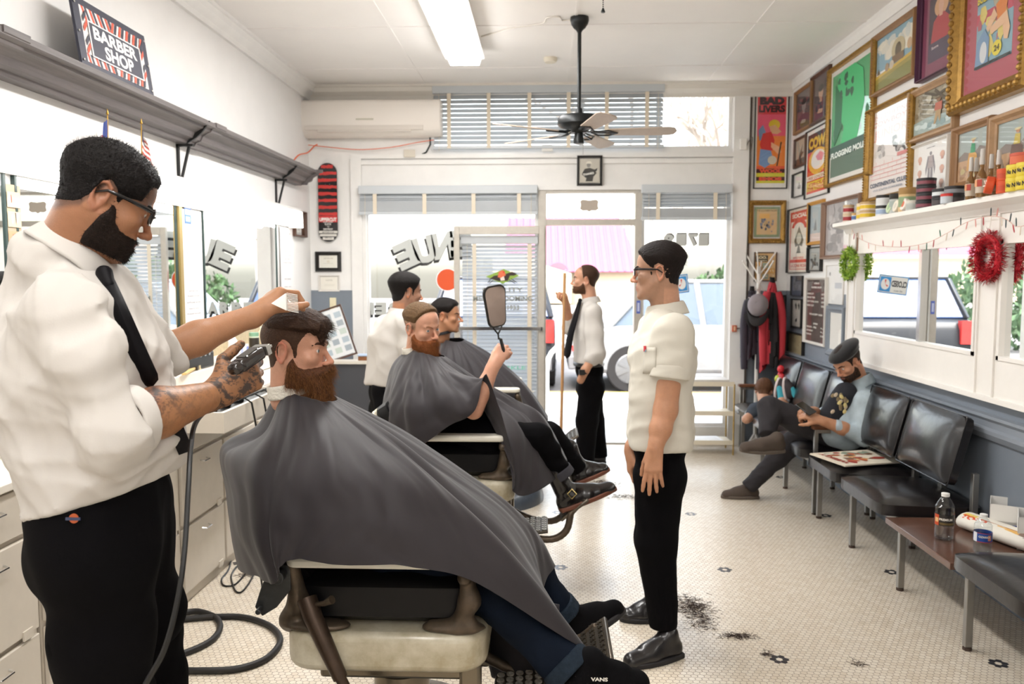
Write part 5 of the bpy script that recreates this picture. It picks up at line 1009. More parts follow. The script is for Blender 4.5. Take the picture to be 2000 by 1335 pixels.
wreath('red_wreath', 'fluffy red tinsel wreath between the two right wall mirrors', 1924, 502, .096, .032, 3000, ['#b01c2c', '#d02838', '#8c1422', '#e04a50', '#c01f30'], .028, 2, True)
q = MB(); pts = [PX(a_, b_, XR-.075) for a_, b_ in ((1662, 443), (1675, 463), (1710, 478), (1760, 482), (1810, 474), (1850, 455), (1890, 433), (1935, 422), (1965, 428), (1985, 442), (2010, 438))]
P_ = smooth_path(pts, 6); r = thing('string_lights', 'string of tiny red and green lights looped along the mantel front', 'string lights', P_[0]); q.T = Matrix.Translation(-r.location); q.tube(P_, .0018, 5); q.build('wire', mat('pale_wire', '#d8b4a8', rough=.5), r)
rd = random.Random(6)
for k in range(2, len(P_), 2):
    q = MB(); q.T = Matrix.Translation(-r.location); d = Vector((0, rd.uniform(-.4, .4), rd.choice([-1, -1, 1]))); d.normalize(); q.tube([P_[k], P_[k]+d*.022, P_[k]+d*.034, P_[k]+d*.042], [.0025, .003, .0028, .0005], 6, col=srgb(rd.choice(['#b8404a', '#2f6a54', '#e8a8a0', '#e6d8c8', '#33454a']))); q.build('bulb', VC, r)
# ================================================================== BENCHES
VINYL = mat('black_vinyl', '#1d1a1b', rough=.28, noise=.15, ns=6, bump=.08, bs=30, coat=.25)
LEG = mat('brushed_leg_metal', '#9b9893', rough=.35, metal=.85); ARMW = mat('walnut_arm', '#7d5138', rough=.35, noise=.3, ns=25, stretch=(1, .1, 1)); PIPE = mat('vinyl_piping', '#2c2a2b', rough=.25)
def rrect(w_, h_, r_, n=5):
    out = []
    for cx, cy, a0 in ((w_/2-r_, h_/2-r_, 0), (-w_/2+r_, h_/2-r_, PI/2), (-w_/2+r_, -h_/2+r_, PI), (w_/2-r_, -h_/2+r_, 3*PI/2)):
        out += [(cx+r_*math.cos(a0+PI/2*k/n), cy+r_*math.sin(a0+PI/2*k/n)) for k in range(n+1)]
    return out
def cushion(bb, c, w_, d_, t_, R, puff=.02):
    """padded slab: w along local x, d along local y, thickness t local z"""
    N = 14
    for s_ in (1, -1):
        def f(u, v):
            x = (u*2-1); y = (v*2-1); e = (1-abs(x)**5)*(1-abs(y)**5); cr = max(abs(x), abs(y))
            q = .045; xx = x*w_/2; yy = y*d_/2; k = 1-.06*(abs(x)**8)*(abs(y)**8)
            return Vector(c)+R@Vector((xx*k, yy*k, s_*(t_/2*(.55+.45*e**.5)+puff*(1-x*x)*(1-y*y) if s_ > 0 else t_/2*(.55+.45*e**.5))))
        bb.grid(f, N, N)
    def rim(u, v):
        a = u*2*PI; m_ = max(abs(math.cos(a)), abs(math.sin(a))); x = math.cos(a)/m_; y = math.sin(a)/m_; k = 1-.06*(abs(x)**8)*(abs(y)**8)
        z = (v*2-1)*t_/2*.55; return Vector(c)+R@Vector((x*w_/2*k, y*d_/2*k, z))
    bb.grid(rim, 56, 3, wrapu=True)
def bench(name, label, ys, kinds, arms=()):
    """ys: leg positions along the wall, from near to far; kinds per bay"""
    r = thing(name, label, 'bench', (1.95, ys[0], 0)); L_ = lambda bb: loc(r, bb)
    bb = L_(MB()); bb.box(1.80, 1.84, ys[0], ys[-1], .315, .345); bb.box(2.1, 2.14, ys[0], ys[-1], .315, .345); bb.build('rail', LEG, r)
    for y in ys:
        bb = L_(MB()); bb.box(1.775, 1.805, y-.014, y+.014, .015, .34); bb.build('leg', LEG, r, bevel=.002)
        bb = L_(MB()); bb.box(2.12, 2.15, y-.014, y+.014, .015, .60); bb.build('leg', LEG, r, bevel=.002)
        bb = L_(MB()); bb.box(1.78, 2.15, y-.012, y+.012, .315, .34); bb.build('cross_bar', LEG, r)
        bb = L_(MB()); [bb.lathe([(.018, 0), (.018, .012), (.01, .016)], c=(x, y, 0), n=12) for x in (1.79, 2.135)]; bb.build('foot_cap', mat('rubber_foot', '#4a3c34', rough=.8), r)
    for (y0_, y1_), k in zip(zip(ys[:-1], ys[1:]), kinds):
        ym = (y0_+y1_)/2
        if k == 'seat':
            bb = L_(MB()); cushion(bb, (1.945, ym, .395), .52, y1_-y0_-.045, .10, rotm(0, .03, 0)); bb.build('seat', VINYL, r, smooth=True, angle=50)
            bb = L_(MB()); R = rotm(0, math.radians(-72), 0); R = rotm(0, math.radians(73), 0); cushion(bb, (2.075, ym, .70), .36, y1_-y0_-.045, .08, rotm(0, math.radians(-76), 0), puff=.022); bk = bb.build('backrest', VINYL, r, smooth=True, angle=50)
            bb = L_(MB()); bb.box(2.12, 2.15, ym-.02, ym+.02, .33, .62); bb.build('back_support', LEG, r)
            RR = rotm(0, math.radians(-76), 0); pts = [Vector((2.075, ym, .70))+RR@Vector((p_[0], p_[1], .022)) for p_ in rrect(.362, y1_-y0_-.043, .012, 3)]
            bb = L_(MB()); bb.tube(pts, .0035, 5, closed=True); bb.build('piping', PIPE, bk)
        else:
            bb = L_(MB()); bb.box(1.705, 2.17, y0_-.0, y1_+.0, .345, .375); bb.build('table_top', mat('walnut_laminate', '#6b4c3e', rough=.22, noise=.25, ns=14, stretch=(1, .08, 1), coat=.3), r, bevel=.002)
    for y in arms:
        bb = L_(MB()); bb.box(1.765, 1.79, y-.014, y+.014, .015, .575); bb.box(1.765, 2.15, y-.012, y+.012, .55, .575); bb.box(2.125, 2.15, y-.014, y+.014, .3, .575); bb.build('arm_frame', LEG, r, bevel=.002)
        bb = L_(MB()); bb.box(1.75, 2.13, y-.03, y+.03, .575, .60); bb.build('armrest', ARMW, r, bevel=.006)
    return r
bench('waiting_bench', 'near bench of black vinyl seats with a walnut table bay', [2.79, 3.43, 4.09, 4.74, 5.32], ['seat', 'table', 'seat', 'seat'], [])
bench('waiting_bench', 'far bench of black vinyl seats where the man in the beret sits', [5.41, 6.07, 6.73, 7.40], ['seat', 'seat', 'seat'], [5.385, 7.44])
# magazine on the seat, things on the table
a = Art(.34, .42, '#e6dcc8'); a.noise(26, ['#b8603c', '#d8a870', '#7d5a44', '#e8e0d0', '#a33c30', '#8a9a88'], 3, (.05, .95), (.05, .95), (.05, .14)); a.text('WEEKLY', .5, .84, .08, '#a03a2c', w=.8, bold=.04)
MZ = .468
r = thing('newspaper_magazine', 'folded newsprint magazine lying on the vinyl seat', 'magazine', (1.90, 5.0, MZ+.0), PI/2+.3); o = a.mb.build('cover', PRINT, r); o.location = (-.17, -.21, .0085); o.rotation_euler = (-PI/2, 0, 0)
bb = MB(); bb.box(-.17, .17, -.21, .21, 0, .008); bb.build('pages', mat('newsprint', '#d9d0bd', rough=.8), r)
TZ = .376
CLR = glassmat('clear_pet', (.93, .95, .96), .14); 
def water(x, y, h, rmax, label, lab_cols, words, ang):
    r = thing('water_bottle', label, 'bottle', (x, y, TZ), ang); N = 26; prof = []
    prof = [(rmax*.75, 0), (rmax*.95, .006)]
    for k in range(N):
        t = k/(N-1); z = .012+t*h*.66; q = rmax*(1-.035*(math.sin(t*38)**2) if not .42 < t < .72 else 1); prof.append((q, z))
    prof += [(rmax*.97, h*.72), (rmax*.8, h*.8), (rmax*.5, h*.885), (rmax*.38, h*.91), (rmax*.38, h*.93)]
    bb = MB(); bb.lathe(prof, n=28); bb.build('bottle_body', CLR, r, smooth=True, angle=60)
    bb = MB(); bb.lathe([(q*.93, max(z, .004)) for q, z in prof if z < h*.5]+[(0, h*.5)], n=24); 
    bb.build('water', glassmat('water', (.90, .93, .94), .10), r, smooth=True)
    bb = MB(); bb.lathe([(rmax*.42, h*.93), (rmax*.43, h*.995), (rmax*.38, h), (0, h)], n=24); bb.build('cap', mat('white_cap', '#ecebe7', rough=.35), r, smooth=True)
    bb = MB(); R1 = rmax*1.015; z0_, z1_ = h*.33, h*.56
    bb.grid(lambda u, v: (R1*math.cos(u*2*PI), R1*math.sin(u*2*PI), z0_+(z1_-z0_)*v), 40, 2, col=srgb(lab_cols[0]), wrapu=True)
    R2 = R1*1.01
    for (v0, v1, a0, a1, c_) in lab_cols[1]:
        bb.grid(lambda u, v: (R2*math.cos(a0+(a1-a0)*u), R2*math.sin(a0+(a1-a0)*u), z0_+(z1_-z0_)*(v0+(v1-v0)*v)), 12, 2, col=srgb(c_))
    V_, F_, wd = textmesh(words, .04); hh = h*.045; bb.add([(R2*1.01*math.cos(-PI/2+(v[0]-wd/2)*hh/R2), R2*1.01*math.sin(-PI/2+(v[0]-wd/2)*hh/R2), (z0_+z1_)/2+v[1]*hh) for v in V_], F_, srgb('#e8e2d8'))
    bb.build('label', VC, r)
p = PZ(1843, 1052, TZ); water(p.x, p.y, .215, .041, 'larger water bottle with a dark label on the walnut table', ('#2e2a26', [(.1, .3, -2.2, -.6, '#6d5a34'), (.0, 1, -2.9, -2.3, '#c8502c'), (.3, .7, -2.8, -2.35, '#e8c88a')]), 'PREMIUM', -.3)
p = PZ(1918, 1080, TZ); water(p.x, p.y, .175, .036, 'smaller water bottle with a blue label near the table edge', ('#274a94', [(0, .06, -3.1, 0, '#b8404a'), (.94, 1, -3.1, 0, '#b8404a'), (.0, 1, -3.0, -2.4, '#e6e8ee'), (.2, .8, -1.2, -.8, '#d88a70')]), 'OZARKA', -.3)
# rolled newspaper
n0, n1 = PZ(1890, 1022, TZ+.04), PZ(1985, 1056, TZ+.04)
r = thing('rolled_newspaper', 'folded newspaper with orange headline behind the bottles', 'newspaper', ((n0.x+n1.x)/2+.05, (n0.y+n1.y)/2, TZ+.038), math.atan2(n1.y-n0.y, n1.x-n0.x))
NP = mat('newsprint_white', '#e6e1d6', rough=.75)
bb = MB(); bb.grid(lambda u, v: (-.2+.4*v, .062*math.cos(u*2*PI)*(1.0+.1*math.sin(v*3)), .036*math.sin(u*2*PI)), 24, 8, wrapu=True); bb.build('roll', NP, r, smooth=True, solid=.006)
bb = MB()
for k in range(3): bb.grid(lambda u, v: (-.201+.402*v, (.05-.013*k)*math.cos(u*2*PI), (.028-.008*k)*math.sin(u*2*PI)), 20, 2, wrapu=True)
bb.build('inner_sheets', NP, r, smooth=True)
bb = MB()
def onroll(u, x): return (x, -.063*math.sin(u)*1.0, .0375*math.cos(u))
def patch(x0, x1, u0, u1, c_, e=1.01):
    bb.grid(lambda a_, b_: tuple(Vector(onroll(u0+(u1-u0)*b_, x0+(x1-x0)*a_))*1+Vector((0, (-.001)*e, .001*e))), 3, 6, col=srgb(c_))
patch(-.19, .1, .2, .95, '#e8d8c4', 1); patch(-.1, .17, .3, 1.0, '#b0795a', 1.5); patch(.0, .12, .4, .8, '#e0b060', 2); patch(-.19, -.12, .1, .6, '#e8d070', 1.6); patch(.12, .18, .3, .9, '#8a7468', 2)
V_, F_, wd = textmesh('TOUR', .06); bb.add([Vector(onroll(.9-v[1]*.45, -.19+v[0]*.035))+Vector((0, -.002, .002)) for v in V_], F_, srgb('#d8502c')); bb.build('newsprint_picture', VC, r)
# white tissue boxes with a blue band
for k, (px, py, lb) in enumerate(((1958, 1045, 'white box with a blue band behind the newspaper'), (2015, 1075, 'second white box with a blue band at the right picture edge'))):
    p = PZ(px, py, TZ); r = thing('white_box', lb, 'box', (p.x+.06, p.y+.05, TZ), -.5, 'blue-banded white boxes on the table')
    bb = MB(); w2 = .085; h = .145
    for (x0, x1, y0_, y1_) in ((-w2, w2, -w2, -w2+.003), (-w2, w2, w2-.003, w2), (-w2, -w2+.003, -w2, w2), (w2-.003, w2, -w2, w2)): bb.box(x0, x1, y0_, y1_, 0, h)
    bb.box(-w2, w2, -w2, w2, 0, .07); bb.build('carton', mat('white_card', '#edeae4', rough=.5), r)
    bb = MB(); bb.box(-w2-.001, w2+.001, -w2-.001, w2+.001, .03, .056); bb.build('blue_band', mat('blue_print', '#2c4a9c', rough=.4), r)
    rd = random.Random(k); bb = MB(); [bb.tube([(rd.uniform(-.06, .06), rd.uniform(-.06, .06), .075), (rd.uniform(-.06, .06), rd.uniform(-.06, .06), .1)], .0015, 4) for _ in range(12)]; bb.build('dark_clippings', mat('dark_clip', '#3a3632'), r)
# ================================================================== magazine rack by the right window
r = thing('magazine_rack', 'pale three-tier metal rack in front of the right window', 'rack', (1.58, 7.3, 0))
xr0, xr1, yr0, yr1 = 1.2, 1.66, 7.2, 7.5; BR = mat('brass_wire', '#b89a5c', rough=.35, metal=.7)
for x in (xr0, xr1):
    for y in (yr0, yr1): bb = loc(r, MB()); bb.tube([(x, y, 0), (x, y, .63)], .007, 8); bb.build('post', BR, r, smooth=True)
for z in (.1, .36, .62):
    bb = loc(r, MB()); bb.box(xr0, xr1, yr0, yr1, z, z+.008); bb.box(xr0, xr1, yr0-.004, yr0, z-.01, z+.03); bb.build('shelf', mat('cream_enamel', '#e6dcc6', rough=.35), r)
a = Art(.3, .22, '#f3f1ee'); a.rect(.1, .2, .9, .8, '#e4e2de'); o = a.mb.build('loose_papers', PRINT); o.location = (1.3, 7.25, .113); o.rotation_euler = (-PI/2, 0, .1); tag(o, 'white papers on the lowest shelf of the rack', 'papers')
bb = MB(); bb.box(1.24, 1.62, 7.22, 7.47, .632, .665); tag(bb.build('magazine_stack', mat('pale_paper', '#dcd6cc', rough=.6, noise=.1, ns=80, stretch=(.1, .1, 1)), bevel=.003), 'stack of pale magazines on top of the rack', 'magazines')
# ================================================================== coat stand, caps, jackets
cs = Vector((PY(1478, 700, 7.5).x, 7.5, 0)); r = thing('coat_stand', 'white metal coat stand with angled hooks near the front wall', 'coat stand', cs)
WM = mat('white_enamel_metal', '#e9e6e0', rough=.3); zt = PY(1478, 520, 7.5).z
bb = MB(); bb.tube([(0, 0, .02), (0, 0, zt)], .017, 14); bb.build('pole', WM, r, smooth=True)
for k in range(4): t = k*PI/2+.4; bb = MB(); bb.tube([(0, 0, .14), (.06*math.cos(t), .06*math.sin(t), .06), (.11*math.cos(t), .11*math.sin(t), .012)], .012, 8); bb.build('foot', WM, r, smooth=True)
for k in range(6):
    t = k*PI/3+.15; bb = MB(); z1_ = zt-.1 if k % 2 else zt-.02; bb.tube([(0, 0, z1_-.06), (.05*math.cos(t), .05*math.sin(t), z1_), (.15*math.cos(t), .15*math.sin(t), z1_+.14)], .007, 7); bb.ell((.15*math.cos(t), .15*math.sin(t), z1_+.145), (.01, .01, .01), nu=8, nv=6); bb.build('hook', WM, r, smooth=True)
    bb = MB(); bb.tube([(0, 0, z1_-.12), (.05*math.cos(t), .05*math.sin(t), z1_-.2), (.09*math.cos(t), .09*math.sin(t), z1_-.18)], .005, 6); bb.build('lower_hook', WM, r, smooth=True)
def garment(name, label, c, W, D, H, col1, col2, seed, split=.5):
    rd = random.Random(seed); ph = rd.uniform(0, 6); bb = MB(); root = thing(name, label, 'jacket', c)
    def f(u, v):
        a_ = u*2*PI; sp = .25+.75*min(1, v*1.6)**.6; rr = 1+.16*math.sin(a_*5+ph+v*2)*v+.07*math.sin(a_*9+ph*2)*v
        hem = -H*(v)*(1-.06*math.sin(a_*2+ph)); return (W*sp*rr*math.cos(a_), D*sp*rr*math.sin(a_), hem)
    N = 48; M_ = 22
    for j in range(M_):
        for i in range(N):
            u0, u1, v0, v1 = i/N, (i+1)/N, j/M_, (j+1)/M_
            c_ = col2 if .66 < u0+.03*math.sin(v0*6) < .90 and v0 > .12 else col1
            bb.add([f(u0, v0), f(u1, v0), f(u1, v1), f(u0, v1)], [(0, 1, 2, 3)], srgb(c_))
    o = bb.build('cloth', mat('jacket_cloth', vcol=True, rough=.75, bump=.1, bs=80), root)
    bm = bmesh.new(); bm.from_mesh(o.data); bmesh.ops.remove_doubles(bm, verts=bm.verts, dist=.0005); bm.to_mesh(o.data); bm.free()
    o.data.polygons.foreach_set('use_smooth', [True]*len(o.data.polygons))
    bb = MB(); bb.grid(lambda u, v: (W*.27*math.cos(u*2*PI)*(1-.25*v), D*.3*math.sin(u*2*PI)*(1-.25*v), -.02+.05*v), 24, 4, wrapu=True); bb.build('collar', mat('black_knit', '#1a1819', rough=.9), root, smooth=True, solid=.006)
    for s_ in (-1, 1):
        bb = MB(); bb.tube(smooth_path([Vector((s_*W*.5, -.02, -.1)), Vector((s_*W*.95, -.03, -.28)), Vector((s_*W*.98, -.05, -.5)), Vector((s_*W*.9, -.05, -.72))], 4), [.034, .038, .038, .036, .036, .036, .036, .034, .034, .034, .033, .032, .03], 12); bb.build('sleeve', mat('jacket_cloth_%s' % col1, col1, rough=.75), root, smooth=True)
    return root
zj = PY(1500, 548, 7.38).z
garment('red_jacket', 'red and black hooded jacket hanging on the coat stand', (PY(1507, 600, 7.37).x, 7.37, zj), .085, .085, .78, '#b8323c', '#1c181a', 2)
garment('dark_jacket', 'dark coat hanging behind the red jacket on the coat stand', (PY(1468, 600, 7.53).x, 7.53, zj-.08), .075, .08, .62, '#3b3640', '#2a262e', 5)
def cap_hat(label, c, colr, brim, rx, rz):
    r_ = thing('baseball_cap', label, 'cap', c); r_.rotation_euler = (rx, 0, rz); bb = MB(); bb.grid(lambda u, v: (.088*math.cos(u*2*PI)*math.cos(v*PI/2)**.7, .1*math.sin(u*2*PI)*math.cos(v*PI/2)**.7, .1*math.sin(v*PI/2)), 24, 9, wrapu=True); bb.build('crown', mat('cap_cloth_'+colr, colr, rough=.8), r_, smooth=True)
    bb = MB(); bb.grid(lambda u, v: (.085*math.cos(PI+u*PI)*(1+.1*v), -.03+(.085*math.sin(PI+u*PI))*(1+.85*v), .012-.02*v+.02*abs(math.cos(PI+u*PI))*-1*v), 20, 5); bb.build('brim', mat('cap_brim_'+brim, brim, rough=.8), r_, smooth=True, solid=.003); bb = MB(); bb.ell((0, 0, .1), (.008, .008, .005), nu=8, nv=5); bb.build('button', mat('cap_cloth_'+colr), r_)
p = PY(1481, 596, 7.22); cap_hat('grey baseball cap with dark brim hung on the coat stand', p, '#8b8286', '#231f20', 1.25, -.5)
p = PY(1465, 604, 7.34); cap_hat('dark baseball cap behind the grey one on the coat stand', p, '#2c2a2c', '#262426', 1.3, .9)
# ================================================================== hair clippings on the floor
HAIR = mat('cut_hair', '#3b2a22', rough=.7)
def tuft(px, py, sx, sy, n, label, seed, col=None):
    p = PZ(px, py, 0); rd = random.Random(seed); bb = MB()
    for _ in range(n):
        q = Vector((rd.gauss(0, sx), rd.gauss(0, sy), .002+abs(rd.gauss(0, .006)))); a_ = rd.uniform(0, 2*PI); L_ = rd.uniform(.012, .035); w_ = .0009
        pts = [q]; 
        for k in range(3): a_ += rd.uniform(-.9, .9); pts.append(pts[-1]+Vector((math.cos(a_), math.sin(a_), rd.uniform(-.3, .3)))*L_/3)
        for k in pts: k.z = max(.001, k.z)
        bb.tube(pts, w_, 3, caps=False)
    o = bb.build('hair_clippings', HAIR); o.location = p; return tag(o, label, 'hair clippings', kind='stuff')
tuft(1350, 1185, .045, .06, 420, 'pile of dark cut hair on the tiles behind the standing man\'s shoe', 1); tuft(1368, 1210, .03, .06, 200, 'loose dark hair scattered right of the pile', 5)
tuft(1440, 1243, .035, .012, 150, 'dark lock of cut hair on the tiles right of the standing man', 2); tuft(1497, 1279, .009, .006, 30, 'small scrap of hair beside a floor flower', 3)
tuft(1215, 970, .09, .03, 160, 'cut hair scattered beyond the buckled boots', 4); tuft(1180, 945, .05, .06, 260, 'heap of cut hair under the far boot', 6); tuft(1675, 1298, .012, .008, 26, 'faint wisp of hair near the bottom right tiles', 8)
tuft(480, 1125, .03, .02, 60, 'hair scraps beside the power cord at the cabinet foot', 9)
# ================================================================== PEOPLE: bodies grown from blended distance fields
V3 = lambda *a: np.array(a[0] if len(a) == 1 else a, dtype=np.float32)
def vec(p): return np.array([p[0], p[1], p[2]], dtype=np.float32)
def smin(a, b, k):
    if k <= 0: return np.minimum(a, b)
    h = np.clip(k-np.abs(a-b), 0, None)/k; return np.minimum(a, b)-h*h*k*.25
def smax(a, b, k): return -smin(-a, -b, k)
class F:
    """list of blended solids; each is evaluated on an (N,3) array"""
    def __init__(s, k=.02): s.p = []; s.k = k; s.M = None
    def set(s, M=None): s.M = M; return s
    def _w(s, p): return vec(s.M @ Vector(p)) if s.M is not None else vec(p)
    def _sc(s): return s.M.to_scale()[0] if s.M is not None else 1.0
    def rc(s, a, b, ra, rb, k=None, op='u', flat=None):
        q = s._sc(); s.p.append(('rc', s._w(a), s._w(b), ra*q, rb*q, (s.k if k is None else k)*q, op)); return s
    def chain(s, pts, rs, k=None, op='u'):
        for i in range(len(pts)-1): s.rc(pts[i], pts[i+1], rs[i], rs[i+1], k, op)
        return s
    def el(s, c, r, R=None, k=None, op='u'):
        q = s._sc(); Rm = (R or Matrix.Identity(3))
        if s.M is not None: Rm = s.M.to_3x3().normalized() @ Rm
        s.p.append(('el', s._w(c), np.array(Rm, dtype=np.float32), V3([x*q for x in r]), None, (s.k if k is None else k)*q, op)); return s
    def bx(s, c, h, R=None, rd=.01, k=None, op='u'):
        q = s._sc(); Rm = (R or Matrix.Identity(3))
        if s.M is not None: Rm = s.M.to_3x3().normalized() @ Rm
        s.p.append(('bx', s._w(c), np.array(Rm, dtype=np.float32), V3([x*q for x in h]), rd*q, (s.k if k is None else k)*q, op)); return s
    def pl(s, c, n, k=0, op='i'):
        """keep the side the normal points away from"""
        n = Vector(n)
        if s.M is not None: n = s.M.to_3x3().normalized() @ n
        n = n.normalized(); s.p.append(('pl', s._w(c), vec(n), None, None, k*s._sc(), op)); return s
    def fn(s, f, k=0, op='i'): s.p.append(('fn', f, None, None, None, k, op)); return s
    def __call__(s, P):
        D = np.full(len(P), 9.0, dtype=np.float32)
        for t, a, b, c, d, k, op in s.p:
            if t == 'rc':
                ab = b-a; L = float(ab@ab) or 1e-9; v = P-a; h = np.clip((v@ab)/L, 0, 1); e = np.sqrt(((v-h[:, None]*ab)**2).sum(1))-(c+(d-c)*h)
            elif t == 'el':
                v = (P-a)@b; k0 = np.sqrt(((v/c)**2).sum(1)); k1 = np.sqrt(((v/(c*c))**2).sum(1))+1e-6; e = k0*(k0-1)/k1
            elif t == 'bx':
                v = np.abs((P-a)@b)-c+d; e = np.sqrt((np.clip(v, 0, None)**2).sum(1))+np.minimum(v.max(1), 0)-d
            elif t == 'pl': e = (P-a)@b
            else: e = a(P, D)
            if op == 'u': D = smin(D, e, k)
            elif op == 's': D = smax(D, -e, k)
            elif op == 'i': D = smax(D, e, k)
            elif op == 'd': D = D-e
        return D
class FU:
    def __init__(s, f): s.f = f
    def __call__(s, P, D): return s.f(P)
def polygonize(f, lo, hi, h):
    """surface nets over a box, evaluating only the blocks near the surface"""
    lo = np.array(lo, float); hi = np.array(hi, float); B = 6
    nb = np.maximum(1, np.ceil((hi-lo)/(h*B)).astype(int)); n = nb*B+1
    cx = [lo[i]+h*B*(np.arange(nb[i])+.5) for i in range(3)]
    Cc = np.stack(np.meshgrid(*cx, indexing='ij'), -1).reshape(-1, 3).astype(np.float32); dc = f(Cc)
    act = (np.abs(dc) < h*B*1.35+.012).reshape(nb)
    D = np.repeat(np.repeat(np.repeat(dc.reshape(nb), B, 0), B, 1), B, 2); D = np.pad(D, ((0, 1),)*3, mode='edge').astype(np.float32)
    A = np.zeros(n, bool)
    ii = np.argwhere(act)
    for (a, b, c) in ii: A[a*B:a*B+B+1, b*B:b*B+B+1, c*B:c*B+B+1] = True
    idx = np.argwhere(A)
    for k in range(0, len(idx), 400000):
        q = idx[k:k+400000]; D[q[:, 0], q[:, 1], q[:, 2]] = f((lo+q*h).astype(np.float32))
    S = D < 0; m = [x-1 for x in n]
    cnt = np.zeros(m, np.int8)
    for a in (0, 1):
        for b in (0, 1):
            for c in (0, 1): cnt += S[a:a+m[0], b:b+m[1], c:c+m[2]]
    cell = (cnt > 0) & (cnt < 8); ci = np.argwhere(cell)
    if not len(ci): return np.zeros((0, 3)), []
    vid = -np.ones(m, np.int64); vid[cell] = np.arange(len(ci))
    acc = np.zeros((len(ci), 3)); num = np.zeros(len(ci))
    cor = [(a, b, c) for a in (0, 1) for b in (0, 1) for c in (0, 1)]
    for p in cor:
        for ax in range(3):
            if p[ax]: continue
            q = list(p); q[ax] = 1
            d0 = D[ci[:, 0]+p[0], ci[:, 1]+p[1], ci[:, 2]+p[2]]; d1 = D[ci[:, 0]+q[0], ci[:, 1]+q[1], ci[:, 2]+q[2]]
            x = (d0 < 0) != (d1 < 0); t = np.where(x, d0/np.where(x, d0-d1, 1), 0)
            pos = np.array(p, float)[None].repeat(len(ci), 0); pos[:, ax] = t; acc[x] += pos[x]; num[x] += 1
    Vt = lo+(ci+acc/num[:, None])*h; faces = []
    for ax in range(3):
        o1, o2 = [(1, 2), (2, 0), (0, 1)][ax]
        sl0 = [slice(None)]*3; sl1 = [slice(None)]*3; sl0[ax] = slice(0, n[ax]-1); sl1[ax] = slice(1, n[ax])
        a, b = S[tuple(sl0)], S[tuple(sl1)]; e = np.argwhere(a != b)
        e = e[(e[:, o1] > 0) & (e[:, o1] < n[o1]-1) & (e[:, o2] > 0) & (e[:, o2] < n[o2]-1)]
        fl = a[e[:, 0], e[:, 1], e[:, 2]]
        def at(d1, d2): q = e.copy(); q[:, o1] -= d1; q[:, o2] -= d2; return vid[q[:, 0], q[:, 1], q[:, 2]]
        q = np.stack([at(1, 1), at(0, 1), at(0, 0), at(1, 0)], 1); q[~fl] = q[~fl][:, ::-1]; faces.append(q[(q >= 0).all(1)])
    return Vt, np.concatenate(faces)
def bounds(f, pad=.05):
    lo = np.full(3, 1e9); hi = -lo
    for t, a, b, c, d, k, op in f.p:
        if op != 'u': continue
        if t == 'fn' and isinstance(getattr(a, '__self__', None) or a, FU):
            q0, q1 = bounds(a.f, 0); lo = np.minimum(lo, q0); hi = np.maximum(hi, q1); continue
        if t == 'rc': q = [(a, c), (b, d)]
        elif t in ('el',): q = [(a, c.max())]
        elif t == 'bx': q = [(a, float(np.linalg.norm(c)))]
        else: continue
        for p, r in q: lo = np.minimum(lo, p-r); hi = np.maximum(hi, p+r)
    return lo-pad, hi+pad
def npmesh(name, V, Fc, m, parent=None, col=None, smooth=True, label=None):
    """build a mesh object from numpy arrays; col: per-vertex colours"""
    me = bpy.data.meshes.new(name); V = np.asarray(V, dtype=np.float32)
    if isinstance(Fc, list): Fc = np.array(Fc, dtype=np.int64)
    w_ = Fc.shape[1]; me.vertices.add(len(V)); me.vertices.foreach_set('co', V.ravel()); me.loops.add(Fc.size); me.loops.foreach_set('vertex_index', Fc.ravel().astype(np.int32))
    me.polygons.add(len(Fc)); me.polygons.foreach_set('loop_start', np.arange(0, Fc.size, w_, dtype=np.int32)); me.update(calc_edges=True); me.validate()
    if smooth: me.polygons.foreach_set('use_smooth', [True]*len(me.polygons))
    me.materials.append(m)
    if col is not None and len(col) == len(me.vertices):
        ca = me.color_attributes.new('Col', 'FLOAT_COLOR', 'POINT'); c4 = np.ones((len(V), 4), np.float32); c4[:, :3] = col; ca.data.foreach_set('color', c4.ravel())
    o = bpy.data.objects.new(name, me); C.objects.link(o)
    if parent is not None: o.parent = parent
    if label: o['label'] = label
    return o
def relax(V, Fc, it=2, w_=.5):
    e = np.concatenate([Fc[:, [0, 1]], Fc[:, [1, 2]], Fc[:, [2, 3]], Fc[:, [3, 0]]]); n = len(V)
    for _ in range(it):
        s = np.zeros((n, 3)); c = np.zeros(n)
        for a in range(3): s[:, a] = np.bincount(e[:, 0], V[e[:, 1], a], n)+np.bincount(e[:, 1], V[e[:, 0], a], n)
        c = np.bincount(e[:, 0], minlength=n)+np.bincount(e[:, 1], minlength=n); V = V*(1-w_)+w_*s/np.maximum(c, 1)[:, None]
    return V
def grow(name, f, h, m, parent=None, col=None, box=None, rl=1, label=None):
    lo, hi = box or bounds(f); V, Fc = polygonize(f, lo, hi, h)
    if not len(V): return None
    if rl: V = relax(V, Fc, rl, .45)
    c = col(V) if callable(col) else None
    return npmesh(name, V, Fc, m, parent, c, label=label)
def joinnp(parts):
    Vs = []; Fs = []; n = 0
    for V, Fc in parts:
        if len(V): Vs.append(V); Fs.append(np.asarray(Fc)+n); n += len(V)
    return np.concatenate(Vs), np.concatenate(Fs)
